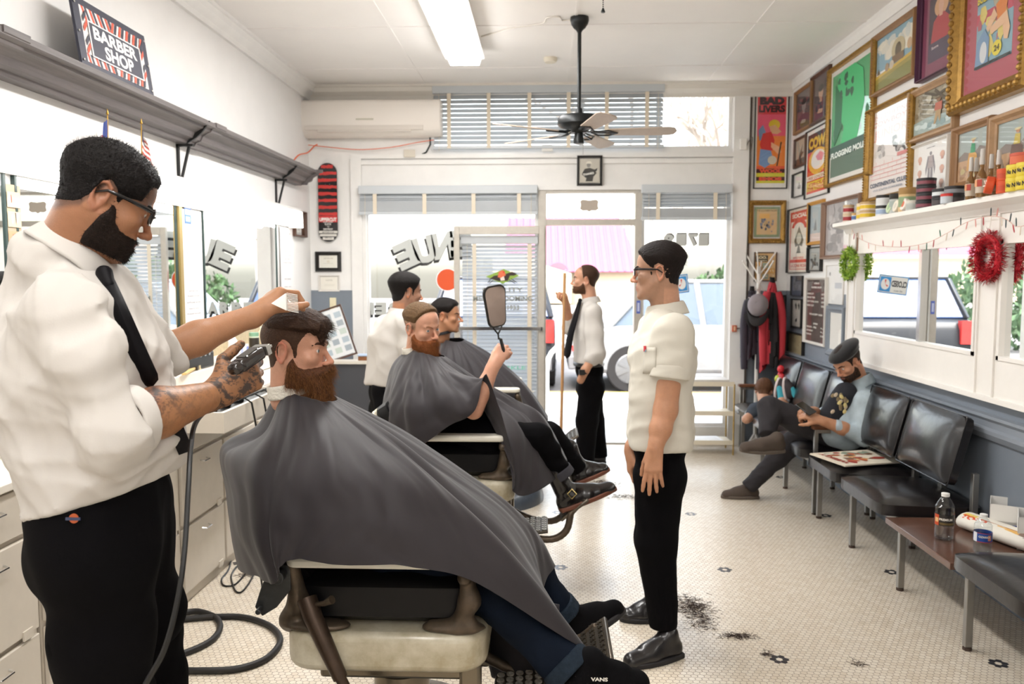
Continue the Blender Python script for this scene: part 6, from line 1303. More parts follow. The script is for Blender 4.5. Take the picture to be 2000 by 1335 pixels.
def folds(A, fr, seed, stretch=(1, 1, 1)):
    rd = np.random.RandomState(seed); K = rd.normal(0, 1, (5, 3)); K /= np.linalg.norm(K, axis=1)[:, None]; K *= np.array(stretch); L = rd.normal(0, 1, (5, 3)); ph = rd.uniform(0, 6, 10)
    def f(P, D):
        s = 0
        for i in range(5):
            fq = fr*(1+.4*i)*.5; s = s+(1.15-2.0*np.abs(np.sin(P@(K[i]*fq).astype(np.float32)+ph[i]+1.6*np.sin(P@(L[i]*fq*.7).astype(np.float32)+ph[i+5])))**.8)/(1+.45*i)
        return (A*s*.5).astype(np.float32)
    return f
# ---- skin, hair, cloth
def skinmat(name, base='#c08c6c', rough=.45, tattoo=False):
    m = mat(name, base, rough=rough, vcol=True, noise=.1, ns=60, bump=.12, bs=350, sss=.12); return m
HAIRM = {}
def hairmat(col): return mat('hair_'+col.strip('#'), col, rough=.6, spec=.22, noise=.35, ns=120, stretch=(1, .25, 1), bump=.5, bs=260)
SHIRT = mat('white_shirt_cotton', '#c9c4be', rough=.85, spec=.2, bump=.04, bs=300); BLACKT = mat('black_trouser_twill', '#070608', rough=.9, spec=.12, bump=.1, bs=300)
CAPE = mat('charcoal_cape_nylon', '#2f2b2e', rough=.6, spec=.3, sheen=.12, noise=.06, ns=3, bump=.02, bs=500)
EYEW = mat('eye_white', '#d8cfc8', rough=.15, coat=.6)
# head in centimetres: x to the subject's left(-)/right(+), y forward, z up, origin between the eyes' height at the ear axis
HK = ([-13, -8, -5, -3.3, -2.2, -.8, 1.0, 1.6, 2.6, 3.2, 4.4, 5.6, 7.0, 9.5], [-6.0, -6.4, -5.6, -3.0, 1.6, 2.9, 1.6, -2.4, -2.6, 1.2, 3.0, 4.6, 6.6, 7.2])
def head_field(M, nose=1.0, fat=0.0, mouth=0):
    f = F(1.6).set(M)
    f.el((0, -1.4, 3.7), (7.45+fat*.3, 9.1, 7.8), k=0).el((0, 3.4, 3.6), (6.0, 5.2, 5.6), k=2.5).el((0, 3.4, -3), (5.9+fat, 5.0, 6.4), k=2).el((0, 3.3, -7.9), (4.7+fat, 4.7, 3.3), k=2)
    f.el((0, 6.8, -10.3), (2.3, 2.0, 1.7), k=1.6)
    for s in (-1, 1):
        f.rc((s*(5.3+fat), .2, -4.2), (s*2.6, 5.4, -9.4), 1.5, 1.6, k=2.2).el((s*4.3, 6.0, -2.4), (1.9, 1.7, 1.5), k=2).rc((s*.9, 8.55, 1.5), (s*4.3, 7.0, 1.6), .8, .7, k=1.2)
    f.el((0, 7.0, -6.6), (2.8, 2.1, 2.3), k=1.5)
    for s in (-1, 1): f.el((s*3.2, 9.3, -.3), (1.7, 1.7, 1.1), k=.9, op='s')
    for s in (-1, 1): f.el((s*3.15, 7.05, -.2), (1.42, 1.42, 1.42), k=.35).el((s*3.2, 8.6, -.25), (1.3, 1.0, .33), k=.15, op='s')
    f.rc((0, 8.5, .3), (0, 10.6*nose, -3.4), .62, .85, k=1.0).el((0, 10.7*nose, -3.8), (1.05, 1.0, .9), k=.7)
    for s in (-1, 1): f.el((s*1.15, 9.6, -4.1), (.75, 1.0, .7), k=.6).el((s*.55, 10.1, -4.75), (.38, .6, .35), k=.2, op='s')
    f.chain([(-2.5, 7.7, -7.0), (-.9, 8.85, -6.5), (.9, 8.85, -6.5), (2.5, 7.7, -7.0)], [.25, .42, .42, .25], k=.35).chain([(-2.3, 7.7, -7.1), (-.7, 8.6, -7.6), (.7, 8.6, -7.6), (2.3, 7.7, -7.1)], [.25, .5, .5, .25], k=.35)
    f.chain([(-2.3, 8.7, -7.0), (0, 9.75, -6.98), (2.3, 8.7, -7.0)], [.1, .14+mouth, .1], k=.2, op='s')
    for s in (-1, 1):
        x = s*7.0; R = rotm(math.radians(-12), 0, s*math.radians(-18))
        f.el((x, -1.2, -.6), (.55, 1.6, 2.7), R, k=.5)
        pts = [(.3, 1.0, .8), (.75, .9, 2.2), (.95, -.3, 2.95), (1.1, -1.5, 2.3), (1.1, -1.9, .8), (.9, -1.5, -.9), (.55, -.8, -2.2), (.4, .1, -2.9), (.3, .6, -1.9)]
        P_ = [Vector((x, -1.2, -.6))+rotm(math.radians(-8), 0, 0)@Vector((s*a, b, c)) for a, b, c in pts]; f.chain(P_, [.3, .34, .36, .36, .34, .33, .42, .5, .4], k=.25)
        f.el((x+s*.8, -1.1, -.5), (.75, .75, 1.1), k=.3, op='s').rc(P_[8]+Vector((0, .1, .6)), P_[8]+Vector((0, .1, 1.6)), .3, .3, k=.3)
    return f
def head_cols(M, skin, lips, ear=None, stub=None, stubfn=None):
    Mi = np.array(M.inverted(), dtype=np.float64); s = np.array(srgb(skin)); l = np.array(srgb(lips)); er = np.array(srgb(ear)) if ear else s*np.array([1.1, .8, .72])
    def f(V):
        p = V@Mi[:3, :3].T+Mi[:3, 3]; c = np.repeat(s[None], len(V), 0)
        def bl(c, t, m): return c*(1-m[:, None])+t*m[:, None]
        g = lambda x, a, b: np.clip((x-a)/(b-a), 0, 1)
        c = bl(c, s*np.array([1.05, .82, .76]), .55*np.exp(-((p[:, 0]/3.)**2+((p[:, 1]-10)/2.6)**2+((p[:, 2]+3.3)/2.6)**2)))
        c = bl(c, er, .7*g(np.abs(p[:, 0]), 7.0, 7.9)*(np.abs(p[:, 1]+1) < 3.4)*(np.abs(p[:, 2]) < 4.5))
        lip = np.exp(-((np.abs(p[:, 0])/2.1)**4))*np.exp(-(((p[:, 2]+6.95)/1.0)**4))*g(p[:, 1], 8.0, 8.6); c = bl(c, l, np.clip(lip*1.2, 0, 1))
        if stub:
            h = np.interp(p[:, 1], HK[0], HK[1]) if not stubfn else stubfn(p); m = g(p[:, 2]-h, -.6, .8)*(p[:, 1] < 8.4)*(np.abs(p[:, 0]) < 7.6); c = bl(c, np.array(srgb(stub)), m*.85)
        return c
    return f
def eyes(M, root, iris='#4a6a78', look=(0, 0), brow='#2c1d16', browt=.27, lid=None):
    sc = M.to_scale()[0]
    for s in (-1, 1):
        c = M@Vector((s*3.15, 7.05, -.2)); r_ = 1.3*sc
        bb = MB(); bb.ell(c, (r_,)*3, nu=24, nv=16, col=srgb('#cfc6c0')); d = (M.to_3x3().normalized()@Vector((look[0], 1, look[1]))).normalized(); q = d.to_track_quat('Z', 'Y').to_matrix()
        bb.lathe([(.62*sc, r_*.885), (.5*sc, r_*.93), (.26*sc, r_*.978), (0, r_*1.002)], c=c, R=q, n=20, cols=[srgb(iris), srgb(iris), srgb('#0a0a0a')]); bb.build('eye', mat('eye_surface', vcol=True, rough=.12, coat=.5), root, smooth=True)
        bb = MB(); P_ = [M@Vector((s*x, y, z)) for x, y, z in ((1.2, 9.1, 1.15), (2.6, 8.75, 1.75), (3.9, 7.95, 1.95), (5.1, 6.8, 1.4))]; P_ = smooth_path(P_, 5); n = len(P_); bb.tube(P_, [browt*sc*(.5+.9*math.sin(PI*(.12+.8*k/n))) for k in range(n)], 8); bb.build('eyebrow', hairmat(brow), root, smooth=True)
def hair_field(M, hf, thick, keys=HK, extra=None, grooves=0, side=None, kreg=.25):
    """shell of hair over the skull; thick(p) gives the length in cm"""
    Mi = np.array(M.inverted(), dtype=np.float32); sc = M.to_scale()[0]; g = F(0); g.M = None
    def field(P, D):
        p = P@Mi[:3, :3].T+Mi[:3, 3]; h = np.interp(p[:, 1], keys[0], keys[1]).astype(np.float32)
        d = hf(P)/sc-(thick(p)*np.clip((p[:, 2]-h)*.55+.12, .10, 1)).astype(np.float32)
        if grooves: d = d+grooves*np.abs(np.sin(p[:, 0]*3.2+.5*np.sin(p[:, 1]*.9)+.25*p[:, 2]))
        d = smax(d, (h-p[:, 2])*.8, kreg)
        if extra: d = extra(p, d)
        return d*sc
    g.fn(field, op='u'); c = vec(M@Vector((0, 0, 2))); r = 15*sc; g.box = (c-r, c+r); return g
def strands(name, V, N, n, L, rad, m, parent, flow, seed=0, mask=None, curl=.3, seg=4, rootin=.002):
    """thin tapering prisms planted on a surface (V points, N normals)"""
    rd = np.random.RandomState(seed); ids = np.arange(len(V)) if mask is None else np.argwhere(mask)[:, 0]
    if not len(ids): return None
    ids = ids[rd.randint(0, len(ids), n)]; P = V[ids]-N[ids]*rootin; nn = N[ids]; Ls = L*rd.uniform(.55, 1.15, n)
    d = nn*flow[1]+np.array(flow[0])+rd.normal(0, flow[2], (n, 3)); d /= np.linalg.norm(d, axis=1)[:, None]; grav = np.array(flow[0]); rings = []; pos = P.copy(); ax = rd.normal(0, 1, (n, 3))
    for k in range(seg+1):
        t = k/seg; r_ = rad*(1-t)**.7+rad*.08; u = np.cross(d, ax); u /= np.linalg.norm(u, axis=1)[:, None]+1e-9; v = np.cross(d, u)
        for a in range(3): an = a*2*PI/3; rings.append(pos+(u*math.cos(an)+v*math.sin(an))*r_)
        d = d+grav*.25+rd.normal(0, curl, (n, 3))*.5; d /= np.linalg.norm(d, axis=1)[:, None]; pos = pos+d*(Ls/seg)[:, None]
    A = np.stack(rings, 1); nv = A.shape[1]; base = (np.arange(n)*nv)[:, None]; fs = []
    for k in range(seg):
        for a in range(3): b = (a+1) % 3; fs.append(np.stack([base[:, 0]+k*3+a, base[:, 0]+k*3+b, base[:, 0]+k*3+3+b, base[:, 0]+k*3+3+a], 1))
    return npmesh(name, A.reshape(-1, 3), np.concatenate(fs), m, parent)
def normals(f, V, e=.0015):
    V = V.astype(np.float32); g = np.stack([f(V+np.eye(3, dtype=np.float32)[i]*e)-f(V-np.eye(3, dtype=np.float32)[i]*e) for i in range(3)], 1); return g/(np.linalg.norm(g, axis=1)[:, None]+1e-9)
def headM(ear, fwd, up, scale=.01):
    """matrix placing the head: ear = world point of the ear axis, fwd/up directions"""
    y = Vector(fwd).normalized(); z = Vector(up); z = (z-y*z.dot(y)).normalized(); x = y.cross(z); return Matrix.Translation(ear) @ Matrix((x, y, z)).transposed().to_4x4() @ Matrix.Scale(scale, 4)
def glasses(M, root, name, col='#15110f', lab=None):
    m = mat('glasses_'+col.strip('#'), col, rough=.2, coat=.5); T3 = lambda a, b, c: M@Vector((a, b, c)); sc = M.to_scale()[0]
    r = MB()
    for s in (-1, 1):
        pts = [T3(s*(3.25+2.55*math.copysign(abs(math.cos(t))**.6, math.cos(t))), 9.9-.12*(abs(3.25+2.55*math.cos(t))**1.15), .05+1.75*math.copysign(abs(math.sin(t))**.6, math.sin(t))) for t in [2*PI*k/24 for k in range(24)]]
        r.tube(pts, .26*sc, 6, closed=True); r.tube([T3(s*5.7, 8.9, .9), T3(s*6.9, 7.6, .9), T3(s*7.7, 4, .9), T3(s*7.75, -.5, .8), T3(s*7.5, -2.6, -.6)], [.5*sc, .5*sc, .42*sc, .34*sc, .2*sc], 8)
    r.tube([T3(-1, 10, .6), T3(0, 10.3, .8), T3(1, 10, .6)], .25*sc, 6); g = r.build(name, m, root, smooth=True)
    for s in (-1, 1):
        q = MB(); q.add([T3(s*(3.25+2.4*math.copysign(abs(math.cos(t))**.6, math.cos(t))), 9.85-.12*(abs(3.25+2.4*math.cos(t))**1.15), .05+1.6*math.copysign(abs(math.sin(t))**.6, math.sin(t))) for t in [2*PI*k/24 for k in range(24)]], [tuple(range(24))]); q.build('lens', glassmat('lens_glass', refl=.08), g)
    return g
def hand(f, W, D, U, size=1.0, curl=(.3, .35, .4, .45), thumb=(.5, .4), spread=.12, side=1, tcurl=.4):
    """adds a hand: W wrist point, D pointing direction, U back-of-hand normal; side: +1 thumb along D x U"""
    D = Vector(D).normalized(); U = Vector(U); U = (U-D*U.dot(D)).normalized(); X = D.cross(U)*side; s = size
    P = lambda a, b, c: Vector(W)+(D*a+X*b+U*c)*s
    f.M = None; k = .007*s
    f.rc(P(-.02, 0, 0), P(.03, .004, 0), .026*s, .024*s, k=.015*s)
    for b, w_ in ((.024, .0145), (.008, .0145), (-.008, .014), (-.024, .013)): f.rc(P(.015, b*.6, 0), P(.088-abs(b-.008)*.25, b, .002), .017*s, w_*s*.95, k=.011*s)
    f.rc(P(.02, .018, -.008), P(.055, .03, -.014), .017*s, .013*s, k=.012*s)
    L_ = [(.044, .026, .021), (.049, .030, .022), (.045, .028, .021), (.035, .021, .019)]
    for i, b in enumerate((.026, .009, -.009, -.026)):
        base = P(.09-abs(b-.008)*.25, b, .001); a0 = curl[i]*1.0; ang = 0; p = base; d0 = (D+X*(b/.026)*spread).normalized(); r_ = (.0098, .0102, .0096, .0086)[i]*s; rs = [r_, r_*.93, r_*.86, r_*.72]
        for j, Ls in enumerate(L_[i]):
            ang += a0*(1.0, 1.25, .8)[j]; d = d0*math.cos(ang)-U*math.sin(ang); q = p+d*Ls*s; f.rc(p, q, rs[j], rs[j+1], k=.0035*s if j or 1 else k); p = q
    p = P(.028, .026, -.01); d = (D*math.cos(thumb[0]*1.2)+X*math.sin(thumb[0]*1.2)-U*thumb[1]).normalized(); q = p+d*.04*s; f.rc(p, q, .0155*s, .0125*s, k=.008*s)
    d2 = (d*(1-tcurl)+D*tcurl-U*.1).normalized(); q2 = q+d2*.03*s; f.rc(q, q2, .012*s, .0108*s, k=.004*s); q3 = q2+(d2+D*.2).normalized()*.023*s; f.rc(q2, q3, .0105*s, .0085*s, k=.004*s)
    return f
def shoe(name, heel, toe, up, parent, upper, sole, W=.048, H=.09, lab=None, lace=True, boot=0, laces='#16120f'):
    """shoe from heel point to toe point (both on the sole)"""
    h = Vector(heel); t = Vector(toe); d = (t-h); L = d.length; d.normalize(); u = Vector(up); u = (u-d*u.dot(d)).normalized(); x = d.cross(u); Mx = Matrix((x, d, u)).transposed().to_4x4(); Mx.translation = h
    f = F(.02).set(Mx); f.rc((0, .04, .035), (0, L*.55, .032), W*.82, W*.86).rc((0, L*.55, .03), (0, L-.042, .022), W*.88, W*.74).rc((0, .045, .05), (0, .06, H), W*.75, W*.80).rc((0, .07, H*.85), (0, L*.62, .05), W*.72, W*.55)
    if boot: f.rc((0, .05, H), (0, .045, H+boot), W*.9, W*1.05)
    f.pl((0, 0, .012), (0, 0, -1), k=.004); r = grow(name, f, .0045, upper, parent)
    N = 26; out = []
    for k in range(N):
        a = 2*PI*k/N; y = L*.5-L*.5*math.cos(a); wv = W*(.78+.32*math.sin(PI*min(1, (y/L)*1.15))**1.0)*(1 if y < L*.72 else max(.25, math.sqrt(max(0, 1-((y-L*.72)/(L*.285))**2)))); out.append((math.copysign(wv, math.sin(a)) if abs(math.sin(a)) > 1e-3 else 0, y))
    bb = MB(); bb.T = Mx; bb.prism(out, .022, U=(1, 0, 0), V=(0, 1, 0), W=(0, 0, 1)); s_ = bb.build('sole', sole, r, bevel=.005)
    if lace:
        bb = MB(); bb.T = Mx
        for k in range(5): y = L*.36+k*L*.075; z = H*.86-k*.0085; bb.tube([(-.024, y, z-.004), (0, y+.006, z+.008), (.024, y, z-.004)], .003, 5)
        bb.tube([(0, L*.36, H*.9), (.03, L*.38, H*.9), (.035, L*.42, H*.72)], .0025, 5); bb.tube([(0, L*.36, H*.9), (-.03, L*.38, H*.9), (-.03, L*.43, H*.7)], .0025, 5); bb.build('laces', mat('laces_'+laces.strip('#'), laces, rough=.8), r)
    return r
def onsurf(f, px, py, off=.003):
    d = ray(px, py).normalized(); t = .4; o_ = Vector((0, 0, CAMH))
    for _ in range(160):
        D = float(f(np.array([tuple(o_+d*t)], dtype=np.float32))[0])
        if D < off: break
        t += max(D*.7, .0015)
    return o_+d*t
def lerp(a, b, t): return Vector(a)+(Vector(b)-Vector(a))*t
# ================================================================== BARBER CHAIRS
ENAM = mat('worn_cream_enamel', '#cfc8b4', rough=.3, noise=.22, ns=7, col2='#a09478', coat=.2); BRON = mat('worn_bronze_casting', '#5f5244', rough=.42, metal=.55, noise=.4, ns=25, bump=.1, bs=30)
PAD = mat('white_arm_pad', '#e3dfd2', rough=.35); SEATV = mat('black_seat_vinyl', '#0a090a', rough=.45, spec=.3, bump=.05, bs=40); IRON = mat('dark_iron', '#4f5050', rough=.4, metal=.7, noise=.3, ns=20)
BASE = mat('blue_grey_base_enamel', '#4d5663', rough=.3, noise=.4, ns=9, coat=.3)
def at(px, py, y): return PY(px, py, y)
def barber_chair(label, c, foot=None):
    """origin on the floor under the seat; faces +x"""
    r = thing('barber_chair', label, 'barber chair', c, group='barber chairs')
    bb = MB(); bb.lathe([(.40, 0), (.40, .03), (.385, .09), (.33, .16), (.24, .22), (.13, .27), (.09, .30), (0, .30)], n=48); bb.build('base', BASE, r, smooth=True)
    bb = MB(); bb.lathe([(.085, .28), (.085, .38), (.07, .39), (.07, .5)], n=28); bb.build('pedestal', mat('bronze_steel', '#7d7464', rough=.3, metal=.8), r, smooth=True)
    bb = MB(); bb.prism([(u, v) for u, v in rrect(.56, .58, .09, 6)], .11, O=(0, 0, .50), U=(1, 0, 0), V=(0, 1, 0), W=(0, 0, 1)); bb.build('seat_skirt', ENAM, r, bevel=.022, bseg=4)
    bb = MB(); bb.box(-.2, .24, -.20, .20, .44, .5); bb.box(.2, .26, -.22, -.16, .30, .5); bb.box(.2, .26, .16, .22, .30, .5); bb.build('frame', mat('bronze_steel'), r, bevel=.01)
    bb = MB(); cushion(bb, (.0, 0, .685), .50, .50, .15, rotm(0, 0, 0), puff=.01); bb.build('seat_cushion', SEATV, r, smooth=True, angle=50)
    bb = MB(); cushion(bb, (-.30, 0, .83), .28, .44, .09, rotm(0, math.radians(-122), 0), puff=.012); bb.build('backrest', SEATV, r, smooth=True, angle=50)
    bb = MB(); bb.obox((-.345, 0, .81), (.02, .40, .26), rotm(0, math.radians(-32), 0)); bb.build('back_shell', ENAM, r, bevel=.01)
    for s in (-1, 1):
        f = F(.02); f.chain([(-.27, s*.22, .62), (-.24, s*.245, .68), (-.25, s*.27, .80)], [.035, .028, .018]).el((-.19, s*.25, .62), (.095, .04, .014)); grow('rear_bracket', f, .006, BRON, r)
        f = F(.02); f.chain([(.20, s*.25, .62), (.235, s*.265, .70), (.225, s*.275, .80)], [.022, .028, .016]).chain([(.235, s*.26, .63), (.13, s*.25, .625)], [.022, .012]).el((.19, s*.25, .62), (.09, .035, .012)).rc((.225, s*.30, .775), (.225, s*.24, .775), .02, .02, k=.005); grow('front_bracket', f, .006, BRON, r)
        bb = MB(); bb.prism(rrect(.50, .075, .035, 5), .03, O=(-.01, s*.28, .80), U=(1, 0, 0), V=(0, 1, 0), W=(0, 0, 1)); bb.build('armrest', PAD, r, bevel=.01)
        bb = MB(); bb.prism([(-.30, .80), (-.25, .80), (-.25, .73), (-.29, .68), (-.33, .655), (-.35, .68), (-.33, .74)], .022, O=(0, s*.275-.011, 0)); bb.lathe([(.018, 0), (.018, .03)], c=(-.275, s*.29, .775), R=rotm(PI/2, 0, 0), n=14); bb.lathe([(.008, 0), (.008, .03)], c=(-.33, s*.29, .68), R=rotm(PI/2, 0, 0), n=10); bb.build('back_hinge', IRON, r, bevel=.004)
    bb = MB(); bb.tube([(-.21, -.27, .70), (-.19, -.29, .66), (-.11, -.315, .50)], [.028, .026, .02], 14); bb.tube([(-.11, -.315, .50), (-.075, -.32, .43)], [.015, .015], 12); bb.tube([(-.085, -.32, .45), (.0, -.33, .26)], [.024, .026], 14); bb.build('recline_lever', mat('bronze_lever', '#4a3b30', rough=.4, metal=.6, noise=.3, ns=30), r, smooth=True)
    bb = MB(); bb.tube([(-.185, -.285, .69), (-.155, -.3, .70), (-.13, -.31, .715)], [.006, .008, .012], 8); bb.build('lever_tab', BRON, r, smooth=True)
    # footrest: two curved arms, tread plate and a lower plate
    for s in (-1, 1):
        f = F(.005); f.chain(smooth_path([Vector(v) for v in ((.22, s*.15, .36), (.34, s*.15, .30), (.46, s*.15, .285), (.53, s*.15, .33), (.55, s*.14, .41))], 4), [.017]*17); f.rc((.55, s*.14, .41), (.60, s*.13, .46), .014, .012); grow('footrest_arm', f, .005, BRON, r)
    bb = MB(); R = rotm(0, math.radians(-38), 0); bb.obox((.57, 0, .43), (.17, .30, .016), R); tr = bb.build('tread_plate', mat('tread_iron', '#6c6459', rough=.35, metal=.8, noise=.3, ns=30), r, bevel=.005)
    bb = MB()
    for i in range(5):
        for j in range(9): q = Vector((.57, 0, .43))+R@Vector((-.065+i*.032, -.13+j*.032+(i % 2)*.012, .010)); bb.obox(q, (.022, .006, .006), R@rotm(0, 0, .8)); bb.obox(q, (.022, .006, .006), R@rotm(0, 0, -.8))
    bb.build('tread_pattern', mat('tread_iron'), tr)
    bb = MB(); bb.obox((.36, 0, .30), (.16, .24, .014), rotm(0, math.radians(-8), 0)); lp = bb.build('lower_plate', mat('tread_iron'), r, bevel=.004)
    bb = MB(); [bb.lathe([(.012, 0), (.012, .006), (.006, .006), (.006, 0)], c=(.30+i*.03, -.1+j*.035, .300+i*.004), n=8) for i in range(5) for j in range(7)]; bb.build('scrollwork', mat('pale_iron', '#c3bdb2', rough=.4, metal=.5), lp)
    return r
CX = (at(552, 1290, 2.13).x+at(945, 1290, 2.13).x)/2
ch1 = barber_chair('nearest barber chair with cream enamel skirt under the bearded customer in the cape', (CX, 2.42, 0))
ch2 = dup(ch1, (CX+.015, 4.10, 0), label='middle barber chair under the customer holding the hand mirror'); ch3 = dup(ch1, (CX+.03, 5.72, 0), label='farthest barber chair by the left window')
# ================================================================== CAPES
def spl(P, t):
    """closed / open Catmull-Rom on numpy rows"""
    n = len(P); i = np.floor(t).astype(int); u = (t-i)[:, None]
    return i, u
def cape(name, label, root, ribs, neck, nu=220, nv=110, amp=.012, seed=0, fr=9, closed=True, mt=None, sag=1.0, hard=()):
    R = np.array([[list(at(*p)) for p in rb] for rb in ribs]); n, m = R.shape[:2]
    tu = np.arange(nu)/nu*n if closed else np.linspace(0, n-1.0001, nu); i = np.floor(tu).astype(int); u = (tu-i)[:, None, None]
    g = (lambda k: R[(i+k) % n]) if closed else (lambda k: R[np.clip(i+k, 0, n-1)])
    G = .5*((2*g(0))+(g(1)-g(-1))*u+(2*g(-1)-5*g(0)+4*g(1)-g(2))*u**2+(3*g(0)-g(-1)-3*g(1)+g(2))*u**3)
    tv = np.linspace(0, m-1.0001, nv); j = np.floor(tv).astype(int); v = (tv-j)[None, :, None]; h = lambda k: G[:, np.clip(j+k, 0, m-1)]
    X = .5*((2*h(0))+(h(1)-h(-1))*v+(2*h(-1)-5*h(0)+4*h(1)-h(2))*v**2+(3*h(0)-h(-1)-3*h(1)+h(2))*v**3)
    du = np.roll(X, -1, 0)-np.roll(X, 1, 0); dv = np.gradient(X, axis=1); N = np.cross(du, dv); N /= np.linalg.norm(N, axis=2)[:, :, None]+1e-9
    U = np.arange(nu)[:, None]/nu*2*PI; Vv = np.linspace(0, 1, nv)[None, :]; rd = np.random.RandomState(seed)
    D = 0
    for k in range(6):
        f_ = fr*(.5+.35*k); a = rd.uniform(.5, 1)/(1+.35*k); w_ = rd.uniform(-3, 3); D = D+a*(1-np.abs(np.sin(U*round(f_)/2+rd.uniform(0, 6)+w_*Vv*.5+.6*np.sin(Vv*rd.uniform(2, 5)+k)))*1.6)
    D = D*amp*.5*np.clip(Vv*3.0, .12, 1)*(1-.35*np.clip((Vv-.85)/.15, 0, 1)); X = X+N*D[:, :, None]
    # fine tension wrinkles
    X = X+N*(amp*.10*np.sin(U*31+Vv*14+3*np.sin(U*3+Vv*9))*np.clip(Vv*2, 0, 1)*np.clip(np.sin(U*2+seed+Vv*3), 0, 1))[:, :, None]
    idx = np.arange(nu*nv).reshape(nu, nv); a = idx; b = np.roll(idx, -1, 0)
    q = np.stack([a[:, :-1], b[:, :-1], b[:, 1:], a[:, 1:]], -1)
    if not closed: q = q[:-1]
    o = npmesh(name, X.reshape(-1, 3), q.reshape(-1, 4), mt or CAPE, root, label=label); md = o.modifiers.new('solid', 'SOLIDIFY'); md.thickness = .003; md.offset = -1
    return o
def neckband(root, c, axis, r0, h, m_, tilt=(0, 0, 1), name='neck_strip', bulge=1.0):
    z = Vector(tilt).normalized(); x = Vector((1, 0, 0)); x = (x-z*x.dot(z)).normalized(); y = z.cross(x); bb = MB()
    bb.grid(lambda u, v: Vector(c)+(x*math.cos(u*2*PI)*1.06+y*math.sin(u*2*PI))*r0*(1+.02*math.sin(u*40+v*3)+.05*(1-v)*bulge)+z*h*(v-.5+.1*math.sin(u*2*PI)), 64, 6, wrapu=True); return bb.build(name, m_, root, smooth=True, solid=.003)
PAPER = mat('crepe_neck_paper', '#d9d4c8', rough=.9, bump=.5, bs=120)
SK1 = skinmat('skin_fair', '#c08a6c'); JEAN = mat('dark_blue_denim', '#121a27', rough=.85, spec=.12, noise=.35, ns=9, bump=.2, bs=500); BLKS = mat('black_canvas', '#0a090b', rough=.9, spec=.12, bump=.1, bs=200); BLKSOLE = mat('black_rubber_sole', '#1d1b1d', rough=.6)
# ---------------- customer 1
def beard(M, root, hf, col, keysb, length, n, L, rad, flow, seed, shape=None, lip=True, tip='#8a5a34'):
    """beard mass over jaw; keysb: upper beard line z for given y"""
    Mi = np.array(M.inverted(), dtype=np.float32); sc = M.to_scale()[0]; g = F(0)
    sh = F(1.6).set(M)
    if shape:
        for q in shape: sh.rc(*q)
    def field(P, D):
        p = P@Mi[:3, :3].T+Mi[:3, 3]; top = np.interp(p[:, 1], keysb[0], keysb[1]).astype(np.float32)+.35*np.sin(p[:, 0]*5+p[:, 2]*2)*.3
        d = hf(P)/sc-length*np.clip((top-p[:, 2])*.45+.12, .1, 1)
        d = smax(d, (p[:, 2]-top)*.7, .5); d = smax(d, (-11.4-p[:, 2])*.7, .6); d = smax(d, (np.interp(p[:, 2], [-9, -4.5, -2.6], [-1.0, .2, 1.2]).astype(np.float32)-p[:, 1])*.8, .5)
        if shape: d = smin(d, sh(P)/sc+.38*np.sin(p[:, 0]*4.3+.7*np.sin(p[:, 2]*1.3))*np.sin(p[:, 1]*3.1+p[:, 2]*.5), 1.2)
        mo = np.sqrt((p[:, 0]/2.0)**2+((p[:, 1]-9.3)/1.6)**2+((p[:, 2]+7.05)/.75)**2)-1
        return smax(d, -mo*.8, .3)*sc
    g.fn(field, op='u'); c = vec(M@Vector((0, 4, -9))); r = 15*sc; box = (c-r, c+r)
    V, Fc = polygonize(g, c-r, c+r, .0038); o = npmesh('beard', V, Fc, hairmat(col), root); N = normals(g, V)
    strands('beard_hair', V, N, n, L, rad, hairmat(tip), o, flow, seed); return o
def headhair(M, root, hf, col, thick, res=.0042, n=0, L=.02, rad=.0005, flow=((0, 0, 0), .5, .3), seed=0, **k):
    g = hair_field(M, hf, thick, **k); V, Fc = polygonize(g, g.box[0], g.box[1], res); o = npmesh('hair', V, Fc, hairmat(col), root)
    if n:
        N = normals(g, V); Mi = np.array(M.inverted()); p = V@Mi[:3, :3].T+Mi[:3, 3]; strands('loose_hair', V, N, n, L, rad, hairmat(col), o, flow, seed, mask=p[:, 2] > flow[3] if len(flow) > 3 else None)
    return o
def body(name, root, parts, m, colf=None):
    """parts: (field, resolution, box) joined into one skin mesh"""
    out = []; cols = []
    for f, h, box, cf in parts:
        lo, hi = box if box is not None else bounds(f, .02); V, Fc = polygonize(f, lo, hi, h); V = relax(V, Fc, 1, .4); out.append((V, Fc)); cols.append(cf(V) if callable(cf) else np.repeat(np.array(srgb(cf))[None], len(V), 0))
    V, Fc = joinnp(out); return npmesh(name, V, Fc, m, root, np.concatenate(cols))
def hbox(M, r=.17, dz=-2.5): c = vec(M@Vector((0, 0, dz))); return (c-r, c+r)
def wm(M, *p): return M@Vector(p)
root = thing('person', 'bearded customer with undercut hair seated in the near chair in a charcoal cape', 'person', (CX, 2.4, 0)); loc0 = root.location.copy(); root.location = (0, 0, 0)
M = headM(at(578, 680, 2.40), (.97, -.08, -.02), (0.03, 0, 1)); hf = head_field(M, fat=.1)
hf.M = M; hf.rc((0, -2.2, -5), (0, -1.8, -15), 5.3, 5.8, k=3)
nb = wm(M, 0, -1.5, -18); core = F(.05); core.rc(nb+Vector((.01, 0, -.06)), (CX-.12, 2.42, .84), .05, .12)
body('body', root, [(hf, .0032, hbox(M), head_cols(M, '#c39077', '#a8665a', ear='#c87862')), (core, .02, None, '#b98670')], SK1)
eyes(M, root, iris='#5d7a80', brow='#4a2f22', look=(0, 0))
top = lambda p: .12+np.clip((p[:, 2]-5.2)/1.2, 0, 1)*(1.1+.9*np.clip((p[:, 1]+2)/9, 0, 1))
headhair(M, root, hf, '#4b3527', lambda p: .10+0*p[:, 0], res=.004)
